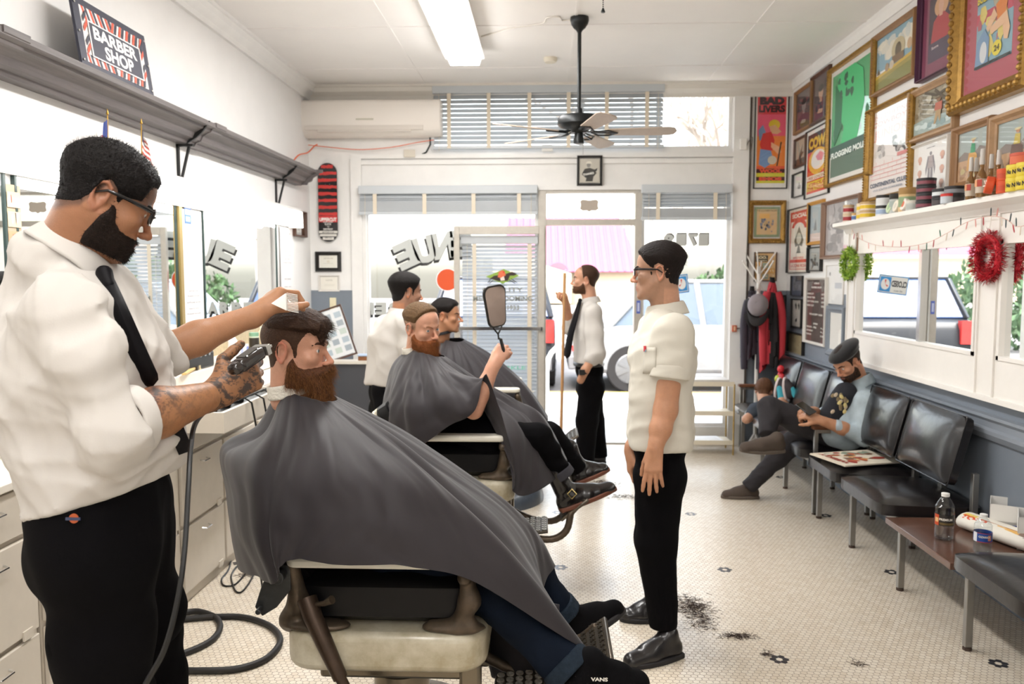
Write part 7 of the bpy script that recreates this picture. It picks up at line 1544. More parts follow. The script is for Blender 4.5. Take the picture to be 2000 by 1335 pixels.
K2 = ([-13, -9, -6, 0, 5, 8, 11], [8.4, 7.0, 6.0, 5.6, 4.6, 4.6, 3.2])
def fringe(p, d):
    lob = np.sqrt(((p[:, 0]-1.0)/5.0)**2+((p[:, 1]-8.2)/2.2)**2+((p[:, 2]-6.6)/2.4)**2)-1; l2 = np.sqrt(((p[:, 0]-2.6)/1.8)**2+((p[:, 1]-9.0)/1.0)**2+((p[:, 2]-4.6)/2.6)**2)-1; w_ = .14*np.sin(p[:, 0]*4+p[:, 2]*1.2); return smin(smin(d, lob*1.6+w_, 1.2), l2*.9+w_, .8)
o = headhair(M, root, hf, '#3e2a1e', top, keys=K2, grooves=.22, extra=fringe, n=2200, L=.024, rad=.00045, flow=((.9, 0, -.45), .03, .10), seed=2)
beard(M, root, hf, '#5a3824', ([-2, 1.0, 3, 5, 7, 8.4, 12], [-.5, -1.2, -4.8, -5.4, -5.0, -4.95, -4.9]), .9, 5200, .035, .00042, ((.25, 0, -1), .55, .35), 4,
      shape=[((-2.6, 6.9, -10.5), (-1.4, 9.2, -17), 2.2, 1.5), ((2.6, 6.9, -10.5), (1.4, 9.2, -17), 2.2, 1.5), ((0, 8.4, -10.5), (0, 9.3, -18.6), 2.4, .8), ((-3.4, 8.6, -6.9), (0, 10.5, -5.7), .7, .95), ((3.4, 8.6, -6.9), (0, 10.5, -5.7), .7, .95)])
neckband(root, wm(M, 0, -2.0, -12.0), None, .060, .04, PAPER, tilt=(-.2, 0, 1))
cape('cape', None, root, [
 [(548, 752, 2.44), (508, 832, 2.44), (443, 872, 2.46), (444, 960, 2.48), (456, 1040, 2.5), (470, 1108, 2.5)],
 [(549, 758, 2.40), (515, 835, 2.34), (436, 882, 2.30), (450, 970, 2.2), (460, 1050, 2.18), (492, 1126, 2.18)],
 [(558, 765, 2.36), (532, 845, 2.26), (500, 910, 2.14), (505, 980, 2.08), (515, 1060, 2.05), (540, 1136, 2.05)],
 [(576, 771, 2.345), (572, 850, 2.2), (560, 930, 2.08), (556, 1000, 2.03), (556, 1060, 2.02), (562, 1094, 2.02)],
 [(596, 777, 2.34), (625, 850, 2.18), (645, 930, 2.05), (652, 1000, 2.02), (655, 1060, 2.01), (665, 1100, 2.01)],
 [(618, 782, 2.345), (680, 855, 2.2), (730, 935, 2.08), (760, 1010, 2.03), (785, 1070, 2.02), (800, 1108, 2.02)],
 [(636, 785, 2.36), (722, 860, 2.24), (810, 945, 2.13), (860, 1020, 2.1), (890, 1080, 2.08), (930, 1138, 2.08)],
 [(648, 785, 2.38), (750, 860, 2.28), (860, 955, 2.2), (950, 1040, 2.16), (1030, 1130, 2.16), (1140, 1270, 2.2)],
 [(656, 783, 2.40), (770, 858, 2.34), (880, 950, 2.3), (975, 1030, 2.28), (1035, 1110, 2.28), (1105, 1222, 2.3)],
 [(658, 780, 2.42), (770, 848, 2.42), (890, 930, 2.42), (985, 1000, 2.44), (1040, 1075, 2.46), (1061, 1156, 2.46)],
 [(654, 775, 2.44), (780, 842, 2.5), (905, 925, 2.54), (995, 990, 2.58), (1050, 1050, 2.62), (1082, 1105, 2.64)],
 [(640, 768, 2.455), (775, 845, 2.6), (880, 930, 2.7), (960, 1010, 2.78), (1000, 1090, 2.8), (1030, 1150, 2.82)],
 [(620, 762, 2.465), (720, 840, 2.66), (790, 930, 2.78), (850, 1010, 2.82), (880, 1080, 2.84), (910, 1140, 2.84)],
 [(590, 755, 2.465), (640, 840, 2.66), (660, 930, 2.78), (670, 1000, 2.8), (680, 1060, 2.8), (690, 1110, 2.8)],
 [(562, 750, 2.455), (550, 835, 2.56), (500, 890, 2.68), (490, 980, 2.7), (495, 1050, 2.7), (500, 1100, 2.7)]], None, amp=.026, seed=3, fr=8)
# hanging back flap of the cape between the legs
bb = MB()
def flap(u, v): return at(942+u*150+v*20-8*math.sin(v*3), 1150+v*(172-20*u)+u*30+12*math.sin(u*PI)*v, 2.62-.14*u+.02*math.sin(u*8+v*2))
bb.grid(flap, 24, 18); bb.build('cape_flap', CAPE, root, smooth=True, solid=.003)
# legs in jeans, shoes
def leg(root, hip, knee, ankle, m_, r=(.09, .068, .058), cuff=None, name='trouser_leg', f0=.006, seed=1, res=.006):
    f = F(.03); f.chain([hip, lerp(hip, knee, .5), knee, lerp(knee, ankle, .35), ankle], [r[0], r[0]*.9, r[1], (r[1]+r[2])/2, r[2]], k=.03); e = (Vector(ankle)-Vector(knee)).normalized(); f.pl(Vector(ankle)+e*.012, e, k=.006); f.fn(folds(f0, 26, seed, (1, 1, 1.8)), op='d'); o = grow(name, f, res, m_, root)
    if cuff: f = F(.0); f.rc(Vector(ankle)-e*.035, Vector(ankle)+e*.02, r[2]*1.10, r[2]*1.13); f.pl(Vector(ankle)+e*.016, e).pl(Vector(ankle)-e*.03, -e); grow('cuff', f, .005, cuff, o, rl=2)
    return o
CUFF = mat('pale_denim_cuff', '#28333f', rough=.85, spec=.15, noise=.4, ns=60, bump=.4, bs=300)
kn = at(960, 1140, 2.28); an = at(1112, 1305, 2.18); leg(root, at(760, 1120, 2.3), kn, an, JEAN, (.10, .085, .066), CUFF, seed=3)
kf = at(1010, 1085, 2.62); af = at(1095, 1195, 2.66); leg(root, at(820, 1110, 2.6), kf, af, JEAN, (.1, .082, .06), CUFF, seed=5)
shoe('shoe', at(1105, 1352, 2.14), at(1268, 1348, 2.22), (-.1, 0, 1), root, BLKS, BLKSOLE, H=.085, W=.05)
shoe('shoe', at(1098, 1262, 2.66), at(1222, 1192, 2.78), (-.35, 0, 1), root, BLKS, BLKSOLE, H=.085, W=.05)
a = Art(.05, .012, '#000000'); a.mb = MB(); a.text('VANS', .5, .1, .8, '#d8d4cc', w=.9, bold=.04); o = a.mb.build('shoe_writing', VC, root); o.location = at(1152, 1330, 2.10)
# ---------------- customer 2
root = thing('person', 'red-bearded customer in a charcoal cape holding up a hand mirror', 'person')
M = headM(at(824, 638, 4.10), (.78, -.60, -.14), (.02, -.12, 1)); hf = head_field(M, fat=.15); hf.rc((0, -2.4, -5), (0, -2.8, -15), 5.4, 6.0, k=3)
arm = F(.02); W_ = at(965, 712, 3.85); E_ = at(925, 800, 3.80)
hand(arm, W_, at(990, 675, 3.88)-W_, (-.3, -1, .1), curl=(1.0, 1.05, 1.1, 1.15), side=-1, thumb=(.5, .75), tcurl=.6); arm.chain([E_, lerp(E_, W_, .45), W_], [.046, .042, .028], k=.02)
nb = wm(M, 0, -3, -19); core = F(.05); core.rc(nb+Vector((.02, 0, -.07)), (CX-.12, 4.1, .84), .05, .12).chain([nb+Vector((.05, -.05, -.12)), at(870, 800, 3.88), E_+Vector((0, .03, 0))], [.045, .04, .04])
body('body', root, [(hf, .0042, hbox(M), head_cols(M, '#cf9a80', '#b07468', stub='#9a7860', stubfn=lambda p: np.interp(p[:, 1], [-13, -8, -4, -1, 1, 2.4, 3.2, 5.6, 9], [-6, -6.2, -4.5, 1.5, -1.5, .4, 4, 7.6, 10]))), (arm, .004, None, '#cf9a80'), (core, .02, None, '#cf9a80')], SK1)
eyes(M, root, iris='#6a8088', brow='#9a6a48', look=(.3, .2), browt=.2)
headhair(M, root, hf, '#6b5136', lambda p: .15+1.2*np.clip((p[:, 2]-3)/3, 0, 1), keys=(HK[0][:7]+[1.6, 2.4, 3.2, 4.4, 5.6, 7, 9.5], HK[1][:7]+[-1.2, .8, 4.2, 6.4, 8, 9.2, 10]), res=.0045, grooves=.3)
beard(M, root, hf, '#9a5a34', ([-2, 1.0, 3, 5, 7, 8.4, 12], [-.5, -1.5, -4.8, -5.4, -5.2, -5.3, -5.2]), .7, 2600, .03, .0006, ((.25, 0, -1), .5, .3), 6,
      shape=[((-2.6, 6, -10), (-1.4, 7.5, -15.5), 2.2, 1.8), ((2.6, 6, -10), (1.4, 7.5, -15.5), 2.2, 1.8), ((0, 7.5, -10), (0, 8.5, -17.5), 2.5, 1.3), ((-2.6, 8.7, -6.3), (0, 9.7, -5.7), .5, .6), ((2.6, 8.7, -6.3), (0, 9.7, -5.7), .5, .6)], tip='#a8683c')
neckband(root, wm(M, 0, -3.5, -12.0), None, .068, .03, PAPER, tilt=(-.2, 0, 1))
cape('cape', None, root, [
 [(805, 680, 4.18), (772, 712, 4.2), (756, 770, 4.22), (752, 830, 4.24), (756, 850, 4.24)],
 [(806, 683, 4.1), (775, 720, 4.0), (758, 780, 3.92), (756, 830, 3.88), (775, 862, 3.88)],
 [(812, 687, 4.03), (800, 730, 3.88), (795, 790, 3.76), (800, 840, 3.74), (806, 878, 3.74)],
 [(825, 690, 4.0), (838, 735, 3.83), (850, 780, 3.72), (862, 815, 3.70), (876, 832, 3.70)],
 [(840, 694, 4.0), (868, 730, 3.85), (896, 762, 3.76), (912, 785, 3.72), (928, 800, 3.72)],
 [(852, 697, 4.02), (890, 726, 3.9), (922, 738, 3.84), (940, 738, 3.80), (952, 730, 3.78)],
 [(858, 697, 4.05), (895, 735, 4.0), (930, 775, 3.96), (960, 830, 3.84), (1000, 900, 3.74)],
 [(862, 697, 4.08), (905, 738, 4.05), (955, 790, 4.02), (1000, 860, 3.82), (1010, 966, 3.74)],
 [(866, 697, 4.12), (925, 745, 4.12), (985, 785, 4.1), (1040, 835, 4.0), (1068, 948, 3.86)],
 [(868, 696, 4.16), (935, 745, 4.2), (1000, 785, 4.2), (1055, 815, 4.15), (1106, 905, 4.1)],
 [(862, 692, 4.2), (925, 745, 4.32), (980, 785, 4.36), (1040, 820, 4.35), (1070, 870, 4.35)],
 [(845, 688, 4.22), (880, 740, 4.4), (910, 800, 4.5), (930, 850, 4.5), (940, 900, 4.5)],
 [(822, 684, 4.22), (810, 730, 4.36), (800, 790, 4.45), (800, 840, 4.45), (805, 870, 4.45)]], None, amp=.032, seed=5, fr=8, nu=180, nv=80)
f = F(.03); f.rc(at(870, 800, 4.0), at(950, 860, 3.95), .12, .1).rc(at(880, 830, 4.2), at(960, 850, 4.2), .13, .1); grow('black_top', f, .01, BLACKT, root)
leg(root, at(960, 855, 4.0), at(1050, 855, 3.98), at(1098, 925, 4.0), BLACKT, (.09, .075, .055), mat('grey_turnup', '#3b3a40', rough=.9), seed=2, res=.008)
leg(root, at(960, 850, 4.3), at(1070, 850, 4.3), at(1128, 915, 4.36), BLACKT, (.09, .075, .055), None, seed=4, res=.008)
OIL = mat('black_oiled_leather', '#1c1817', rough=.25, coat=.35, bump=.08, bs=60); WELT = mat('reddish_leather_welt', '#6f4230', rough=.5)
b1_ = shoe('boot', at(1093, 1000, 3.98), at(1206, 956, 4.06), (-.35, 0, 1), root, OIL, WELT, H=.11, W=.05, lace=False, boot=.09)
b2_ = shoe('boot', at(1118, 948, 4.36), at(1192, 918, 4.42), (-.3, 0, 1), root, OIL, WELT, H=.11, W=.05, lace=False, boot=.09)
bb = MB(); p = at(1117, 964, 3.90); bb.tube([p+Vector((a_, 0, b_)) for a_, b_ in ((-.022, 0), (0, .024), (.022, 0), (0, -.024))], .0035, 6, closed=True); bb.build('buckle', mat('brass_buckle', '#c9b57c', rough=.25, metal=.9), b1_)
bb = MB(); q0, q1, q2 = at(1104, 930, 3.93), at(1121, 945, 3.93), at(1117, 968, 3.905); bb.bar(q1, q2, .022, .006, up=(0, -1, 0)); bb.bar(q2, at(1095, 985, 3.915), .016, .006, up=(0, -1, 0)); bb.build('strap', OIL, b1_)
# hand mirror
r = thing('hand_mirror', 'black square-headed hand mirror held up by the red-bearded customer', 'mirror')
mc = at(969, 598, 3.84); R = rotm(math.radians(4), math.radians(-9), math.radians(36)); dx = R@Vector((1, 0, 0)); dz = R@Vector((0, 0, 1)); dn = R@Vector((0, 1, 0))
pl = [(x*(1-.18*(z < -.04)), z) for x, z in rrect(.125, .20, .035, 5)]
bb = MB(); bb.prism(pl, .012, O=mc, U=dx, V=dz, W=dn); bb.build('rim', mat('mirror_black', '#191716', rough=.3), r, bevel=.003)
bb = MB(); bb.prism([(x*.88, z*.92) for x, z in pl], .002, O=mc-dn*.002, U=dx, V=dz, W=dn); bb.build('glass', mat('dark_mirror_glass', '#8a7c78', rough=.08, metal=.9), r)
bb = MB(); e = mc-dz*.1+dn*.006; bb.tube([e+dx*.025, e-dz*.035, e-dz*.06], .004, 8); bb.tube([e-dx*.025, e-dz*.035, e-dz*.06], .004, 8); bb.tube([e-dz*.055, at(978, 662, 3.86), at(988, 700, 3.86)], [.006, .008, .009], 8); bb.build('handle', mat('mirror_black'), r, smooth=True)
# ---------------- customer 3
SK2 = skinmat('skin_tan', '#a87050')
root = thing('person', 'dark-haired customer in the far chair seen behind the red beard', 'person')
M = headM(at(872, 616, 5.75), (.95, -.12, .0), (-.08, 0, 1)); hf = head_field(M, nose=1.05); hf.rc((0, -2.4, -5), (-1, -4, -15), 5.3, 6.0, k=3)
body('body', root, [(hf, .005, hbox(M), head_cols(M, '#bd8866', '#9a6456', stub='#8a6450'))], SK2); eyes(M, root, iris='#2c1d14')
headhair(M, root, hf, '#17110e', lambda p: .15+1.6*np.clip((p[:, 2]-2.5)/4, 0, 1), res=.006, grooves=.2)
neckband(root, wm(M, 0, -3.5, -12.3), None, .064, .02, mat('black_collar', '#1c1a1c', rough=.7), tilt=(-.2, 0, 1))
cape('cape', None, root, [
 [(868, 662, 5.84), (852, 700, 5.9), (845, 760, 5.95), (845, 820, 5.95)], [(872, 664, 5.72), (862, 700, 5.55), (860, 770, 5.45), (862, 830, 5.45)],
 [(884, 667, 5.68), (892, 710, 5.5), (900, 780, 5.42), (905, 840, 5.42)], [(896, 668, 5.68), (930, 712, 5.55), (960, 770, 5.45), (990, 850, 5.42)],
 [(904, 666, 5.72), (950, 700, 5.65), (1010, 760, 5.55), (1060, 830, 5.5)], [(906, 663, 5.78), (955, 692, 5.78), (1020, 745, 5.75), (1066, 812, 5.72)],
 [(900, 660, 5.84), (950, 700, 5.95), (1000, 770, 6.05), (1030, 840, 6.05)], [(884, 660, 5.86), (890, 710, 6.02), (900, 780, 6.1), (905, 840, 6.1)]], None, amp=.02, seed=9, fr=8, nu=120, nv=50)
# ================================================================== STANDING AND SEATED PEOPLE
def torso(f, pel, che, sh, k=.06, dep=.115, w_=.09, wp=.085, sr=.075, belly=0, bdir=(1, 0, 0)):
    """pelvis, chest centre, (right, left) shoulder joints"""
    a, b = Vector(sh[0]), Vector(sh[1]); sd = (b-a).normalized(); pel = Vector(pel); che = Vector(che)
    for s in (-1, 1): f.rc(pel+sd*s*wp, che+sd*s*w_, dep, dep*1.05, k=k)
    f.rc(a, b, sr, sr, k=k); m = (a+b)/2; f.rc(che, m, dep*1.0, sr+.012, k=k)
    if belly: f.el(lerp(pel, che, .35)+Vector(bdir)*.05, (belly, belly, belly*1.1), k=.08)
    return f
def collar(root, c, r0, h, m_, z=(0, 0, 1), fwd=(1, 0, 0), open_=.35):
    z = Vector(z).normalized(); x = Vector(fwd); x = (x-z*x.dot(z)).normalized(); y = z.cross(x); bb = MB()
    def g(u, v):
        a = open_+u*(2*PI-2*open_); e = max(0, math.cos(a)); rr = r0*(1+.28*v*(1+.5*e)); return Vector(c)+(x*math.cos(a)*1.12+y*math.sin(a))*rr+z*(h*.5-h*(.95+.9*e**3)*v**1.4-.012*e)
    bb.grid(g, 44, 10); return bb.build('collar', m_, root, smooth=True, solid=.004)
def tie(root, pts, m_, w0=.02, w1=.042, nrm=(1, 0, 0)):
    P_ = smooth_path([Vector(p) for p in pts], 6); n = len(P_); bb = MB(); N = Vector(nrm).normalized(); vs = []; ws = []
    for k, p in enumerate(P_):
        t = k/(n-1); d = (P_[min(k+1, n-1)]-P_[max(k-1, 0)]).normalized(); x = d.cross(N).normalized(); wd = (w0+(w1-w0)*t**.8)*(1 if t < .93 else max(.04, (1-t)/.07)); vs += [p-x*wd+N*0, p+N*.007, p+x*wd]
    bb.add(vs, [(k*3+a, k*3+a+1, k*3+a+4, k*3+a+3) for k in range(n-1) for a in (0, 1)]); o = bb.build('tie', m_, root, smooth=True, solid=.005)
    bb = MB(); p = P_[0]; d = (P_[1]-P_[0]).normalized(); bb.T = None; f = F(.004); f.rc(p-d*.018, p+d*.016, .017, .012); grow('tie_knot', f, .004, m_, o); return o
TIE = mat('black_tie_silk', '#0b090d', rough=.6, spec=.2)
# ---------------- foreground barber
def tattoo(cols, seed, dens=.5, box=None):
    rd = np.random.RandomState(seed); K = rd.normal(0, 1, (6, 3))*np.array([1, 1, 1]); K /= np.linalg.norm(K, axis=1)[:, None]; base = np.array(srgb('#a8754f'))
    def f(V):
        s = 0; q = V*1.0
        for i in range(6): s = s+np.sin(q@(K[i]*(130+70*i))+2.4*np.sin(q@(K[(i+2) % 6]*(90+45*i))+i))/(1+.35*i)
        line = np.exp(-(s/.22)**2); sh = np.clip((s-.5)*1.4, 0, 1); red = np.clip(np.sin(q@(K[2]*34)+1)-.75, 0, 1)*2.2
        g = np.clip(np.sin(q@(K[4]*18)+.6)*.8+dens, 0, 1); c = np.repeat(base[None], len(V), 0); ink = np.array(srgb('#2b2a2c')); rc_ = np.array(srgb('#8a3c34'))
        c = c*(1-(red*g*.7)[:, None])+rc_*(red*g*.7)[:, None]; m = (np.clip(line*.9+sh*.8+.22, 0, .9)*np.clip(g*1.3, 0, 1))[:, None]; return c*(1-m)+ink*m
    return f
SKA = skinmat('skin_barber', '#a8754f')
root = thing('person', 'barber in white shirt, tie and glasses with a tattooed forearm, cutting hair', 'person')
M = headM(at(208, 388, 1.72), (.76, .46, -.43), (.32, .22, .9), .0098); hf = head_field(M, fat=.55, nose=.98)
nb = at(138, 500, 1.72)
hf.M = None; hf.rc(wm(M, 0, -2.2, -4.5), nb, .062, .074, k=.03)
Sr, Sl = at(130, 600, 1.56), at(215, 575, 1.95); Er, Wr = at(222, 832, 1.54), at(420, 770, 1.80); El, Wl = at(318, 688, 2.04), at(503, 612, 2.22)
ar = F(.02); ar.chain([Er, lerp(Er, Wr, .4), Wr], [.054, .051, .030], k=.02)
hr = F(.01); hand(hr, Wr, at(505, 722, 1.86)-Wr, Vector((.12, -1, -.12)), size=1.12, curl=(.55, 1.0, 1.1, 1.15), side=-1, thumb=(.65, .5), tcurl=.7, spread=.1); hr.rc(lerp(Er, Wr, .75), Wr, .034, .029, k=.02)
al = F(.02); al.chain([El, lerp(El, Wl, .35), Wl], [.046, .043, .027], k=.02)
hand(al, Wl, at(548, 566, 2.30)-Wl, Vector((-.35, -.1, 1)), size=1.05, curl=(.75, .7, .65, .6), side=1, thumb=(.5, .75), tcurl=.3, spread=.1)
core = F(.06); torso(core, at(190, 980, 1.72), at(160, 690, 1.74), (Sr, Sl), dep=.085, sr=.05)
tc_ = tattoo(None, 5, .95); 
body('body', root, [(hf, .0026, hbox(M, .19), head_cols(M, '#a06f50', '#84504a', ear='#a87058', stub='#5c4236', stubfn=lambda p: np.interp(p[:, 1], [-13, -8, -4, -1, 1], [-7.2, -7.0, -4.5, 2, 1]))), (ar, .003, None, tc_), (hr, .0026, None, tattoo(None, 9, 1.0)), (al, .003, None, '#b07f5e'), (core, .02, None, '#a06f50')], SKA)
eyes(M, root, iris='#241610', look=(0, -.35), brow='#1a1210')
KB = ([-13, -8, -5, -3.3, -2.2, -.8, 1.0, 1.6, 2.4, 3.0, 4.4, 6.2, 7.0, 9.5], [-4.6, -5.0, -4.2, -2.0, 1.8, 3.1, 1.8, -.6, -.8, .8, 1.4, 1.9, 6.2, 7.0])
headhair(M, root, hf, '#120d0c', lambda p: .16+.85*np.clip((p[:, 2]-1)/5, 0, 1)+.10*np.sin(p[:, 0]*3+2*np.sin(p[:, 1]*2))*np.sin(p[:, 1]*3.1+p[:, 2]*2.3), keys=KB, res=.0034, n=5200, L=.010, rad=.0005, flow=((.2, 0, .1), .8, .7), seed=3)
beard(M, root, hf, '#241812', ([-2, 1.0, 2.4, 3.4, 5, 7, 8.2, 8.6, 12], [-.4, -.4, -1.4, -4.2, -5.4, -5.6, -5.5, -5.4, -5.3]), .42, 7000, .0085, .00042, ((.1, 0, -.5), 1.0, .6), 8, tip='#1c120e')
glasses(M, root, 'glasses')
f = F(.05); pel = at(190, 985, 1.72); che = at(165, 690, 1.74); torso(f, pel, che, (Sr, Sl), dep=.145, w_=.10, wp=.06, belly=.15, bdir=(.7, .35, 0), k=.08)
f.el(at(110, 640, 1.78), (.13, .17, .17), k=.06).el(at(200, 860, 1.74), (.17, .17, .15), k=.06); f.rc(at(95, 535, 1.72), at(150, 550, 1.75), .085, .08, k=.05).el(at(112, 505, 1.72), (.085, .11, .075), k=.05)
g = F(.03); g.chain([Sr, lerp(Sr, Er, .5), Er+Vector((0, 0, .01))], [.086, .090, .080], k=.035).chain([Er, lerp(Er, Wr, .30)], [.076, .066], k=.03); e_ = (Wr-Er).normalized(); g.pl(lerp(Er, Wr, .14), e_, k=.01); f.fn(FU(g), k=.03, op='u')
g = F(.03); g.chain([Sl, lerp(Sl, El, .6), El], [.085, .075, .068], k=.035).chain([El, lerp(El, Wl, .2)], [.064, .06], k=.02); g.pl(lerp(El, Wl, .08), (Wl-El).normalized(), k=.01); f.fn(FU(g), k=.03, op='u')
hz = at(190, 985, 1.72).z; f.fn(folds(.019, 11, 4, (1, 1, .7)), op='d'); f.fn(folds(.008, 27, 7, (1, 1, .6)), op='d'); f.pl(at(45, 1000, 1.72), (.27, 0, -1), k=.008); FSH = f
sh = grow('shirt', f, .0065, SHIRT, root, rl=1)
def cuffband(E_, W_, t0, t1, r0, par, m_=SHIRT):
    a, b = lerp(E_, W_, t0), lerp(E_, W_, t1); e = (b-a).normalized(); g = F(0); g.rc(a-e*.02, b+e*.02, r0, r0*.97); g.pl(b, e, k=.006).pl(a, -e, k=.006); g.rc(a-e*.1, b+e*.1, r0*.80, r0*.78, k=.003, op='s'); g.fn(folds(.002, 40, 2), op='d'); return grow('rolled_cuff', g, .0042, m_, par)
cuffband(Er, Wr, .05, .21, .074, sh); cuffband(El, Wl, -.02, .12, .061, sh)
collar(root, at(150, 492, 1.72), .071, .048, SHIRT, z=(.50, .28, .82), fwd=(.75, .42, -.6), open_=.25)
tie(root, [onsurf(FSH, *q)+Vector((.004, -.010, 0)) for q in ((210, 545), (237, 610), (268, 685), (297, 752))], TIE, .012, .020, nrm=(.5, -.85, 0)); bb = MB(); q0, q1 = onsurf(FSH, 340, 838)+Vector((.01, -.01, 0)), at(363, 882, 1.70); bb.bar(q0, q1, .03, .005, up=(.4, -.9, 0)); bb.build('tie_end', TIE, root)
f = F(.05); HR, HL = at(190, 1075, 1.63), at(232, 1060, 1.83)
f.rc(at(178, 985, 1.66), at(215, 975, 1.80), .135, .135).rc(HR, HL, .118, .115).chain([HR, at(200, 1240, 1.66), at(225, 1420, 1.68)], [.108, .10, .085]).chain([HL, at(270, 1200, 1.88), at(255, 1420, 1.9)], [.115, .10, .08]).el(at(150, 1070, 1.72), (.1, .13, .11), k=.05)
f.pl(at(180, 952, 1.72), (-.27, 0, 1), k=.01); f.fn(folds(.009, 10, 3), op='d'); FTR = f; tr = grow('trousers', f, .008, BLACKT, root)
bb = MB(); p = onsurf(FTR, 146, 1011)+Vector((0, -.002, 0)); bb.lathe([(.0095, 0), (.0095, .002), (0, .003)], c=p, R=rotm(PI/2, 0, 0), n=20, col=srgb('#b8582c')); bb.box(p.x-.0145, p.x+.0145, p.y-.005, p.y-.003, p.z-.0028, p.z+.0028, col=srgb('#38405c')); bb = bb.build('trouser_patch', VC, tr)
HEMZ = 0
for hp, an_, hl, to in ((at(190, 1240, 1.66), (HR.x+.06, 1.68, .1), (HR.x+.0, 1.66, 0), (HR.x+.27, 1.78, 0)), (at(270, 1200, 1.88), (HL.x+.06, 1.92, .1), (HL.x, 1.9, 0), (HL.x+.26, 2.04, 0))):
    leg(root, hp, Vector(lerp(hp, an_, .5)), Vector(an_), BLACKT, (.098, .085, .072), seed=6, res=.01); shoe('shoe', hl, to, (0, 0, 1), root, OIL, BLKSOLE)
# clippers and comb in his hands
r = thing('hair_clipper', 'black hair clipper with steel blade in the barber\'s tattooed hand', 'clipper'); a_, b_ = at(462, 718, 1.76), at(508, 686, 1.84); d = (b_-a_).normalized(); up = Vector((-.3, -.75, .6)); up = (up-d*up.dot(d)).normalized(); x = d.cross(up); Rm = Matrix((x, d, up)).transposed()
bb = MB(); L = (b_-a_).length; bb.obox(a_+d*L*.5, (.038, L, .030), Rm); bb.obox(a_+d*L*.05, (.032, L*.5, .026), Rm); bb.build('body', mat('clipper_brown_black', '#231b18', rough=.2, coat=.5), r, bevel=.010)
bb = MB(); bb.obox(b_+d*.008, (.040, .014, .024), Rm); bb.obox(b_+d*.016+up*.004, (.038, .014, .006), Rm); bb.build('blade', STEEL, r, bevel=.001)
bb = MB(); bb.obox(a_+d*L*.55+up*.0155, (.024, L*.62, .002), Rm); q = bb.build('face_plate', mat('plate_grey', '#55504c', rough=.3, metal=.6), r); bb = MB(); [bb.ell(a_+d*L*t+up*.0155+x*.015, (.0025, .0025, .0025), nu=8, nv=6) for t in (.3, .75)]; bb.build('screw', CHROME, r)
r = thing('power_cord', 'black cord running from the held clipper down past the barber\'s trousers', 'cord'); bb = MB(); bb.tube(smooth_path([at(466, 730, 1.93), at(420, 785, 1.92), at(384, 822, 1.76), at(373, 870, 1.64), at(368, 950, 1.56), at(360, 1080, 1.50), at(345, 1180, 1.47), at(320, 1270, 1.45), at(280, 1345, 1.44), at(240, 1450, 1.44)], 8), .0055, 8); bb.build('cord', CABLE, r, smooth=True)
r = thing('comb', 'white wedge-shaped comb held in the customer\'s hair', 'comb'); bb = MB(); a_, b_, c_ = at(532, 592, 2.20), at(560, 572, 2.24), at(562, 606, 2.22); bb.add([a_, b_, c_, a_+Vector((0, -.012, .0)), b_+Vector((0, -.012, 0)), c_+Vector((0, -.012, 0))], [(0, 1, 2), (5, 4, 3), (0, 3, 4, 1), (1, 4, 5, 2), (2, 5, 3, 0)]); bb.build('spine', mat('comb_white', '#efece6', rough=.3), r, bevel=.001)
bb = MB(); [bb.tube([lerp(b_, c_, t), lerp(b_, c_, t)+Vector((.03, 0, -.006))], .001, 4) for t in [k/12 for k in range(13)]]; bb.build('teeth', mat('comb_white'), r)
# ---------------- man with glasses and short sleeves
SHIRT2 = mat('work_shirt_twill', '#d3cec2', rough=.85, spec=.2, bump=.05, bs=260)
root = thing('person', 'man in glasses and a short-sleeved off-white work shirt standing at centre right', 'person')
M = headM(at(1286, 530, 3.45), (-.97, .24, .0), (0.02, 0, 1), .0100); hf = head_field(M, fat=.2); nb = at(1300, 610, 3.47); hf.M = None; hf.rc(wm(M, 0, -2.5, -5), nb, .056, .064, k=.03)
Sn, Sf = at(1318, 648, 3.28), at(1285, 645, 3.63); En, Wn = at(1300, 800, 3.25), at(1280, 875, 3.20); pel = at(1285, 880, 3.46); che = at(1290, 700, 3.46)
arm = F(.02); arm.chain([lerp(Sn, En, .5), En, lerp(En, Wn, .5), Wn], [.050, .046, .042, .029], k=.02); hand(arm, Wn, at(1274, 945, 3.18)-Wn, Vector((-.35, -1, 0)), curl=(.12, .18, .22, .25), side=1, thumb=(.35, .35), spread=.16)
arm.fn(lambda P, D: D, op='i')
ar2 = F(.02); W2 = at(1232, 880, 3.62); ar2.chain([at(1262, 800, 3.66), W2], [.045, .028], k=.02); hand(ar2, W2, (-.0, 0, -1), (-1, 0, 0), curl=(.3, .35, .4, .45), side=-1)
core = F(.06); torso(core, pel, che, (Sn, Sf), dep=.075, sr=.05)
body('body', root, [(hf, .0038, hbox(M), head_cols(M, '#c8967a', '#a86e62', stub='#a88068', stubfn=lambda p: np.interp(p[:, 1], [-13, -3, 0, 3, 9], [-7, -7, -99, -99, -99]))), (arm, .0036, None, '#c08c6c'), (ar2, .005, None, '#c08c6c'), (core, .02, None, '#c08c6c')], skinmat('skin_light', '#c08c6c'))
eyes(M, root, iris='#2c1d14'); glasses(M, root, 'glasses', '#17191f')
headhair(M, root, hf, '#1c1310', lambda p: .22+1.6*np.clip((p[:, 2]-2.5)/4, 0, 1)*(1-.2*np.clip((p[:, 1]-3)/6, 0, 1))+.1*np.clip((-3-p[:, 1])/4, 0, 1), res=.0042, grooves=.3, n=1200, L=.018, rad=.0004, flow=((.7, 0, -.6), .0, .12, 3), seed=5)
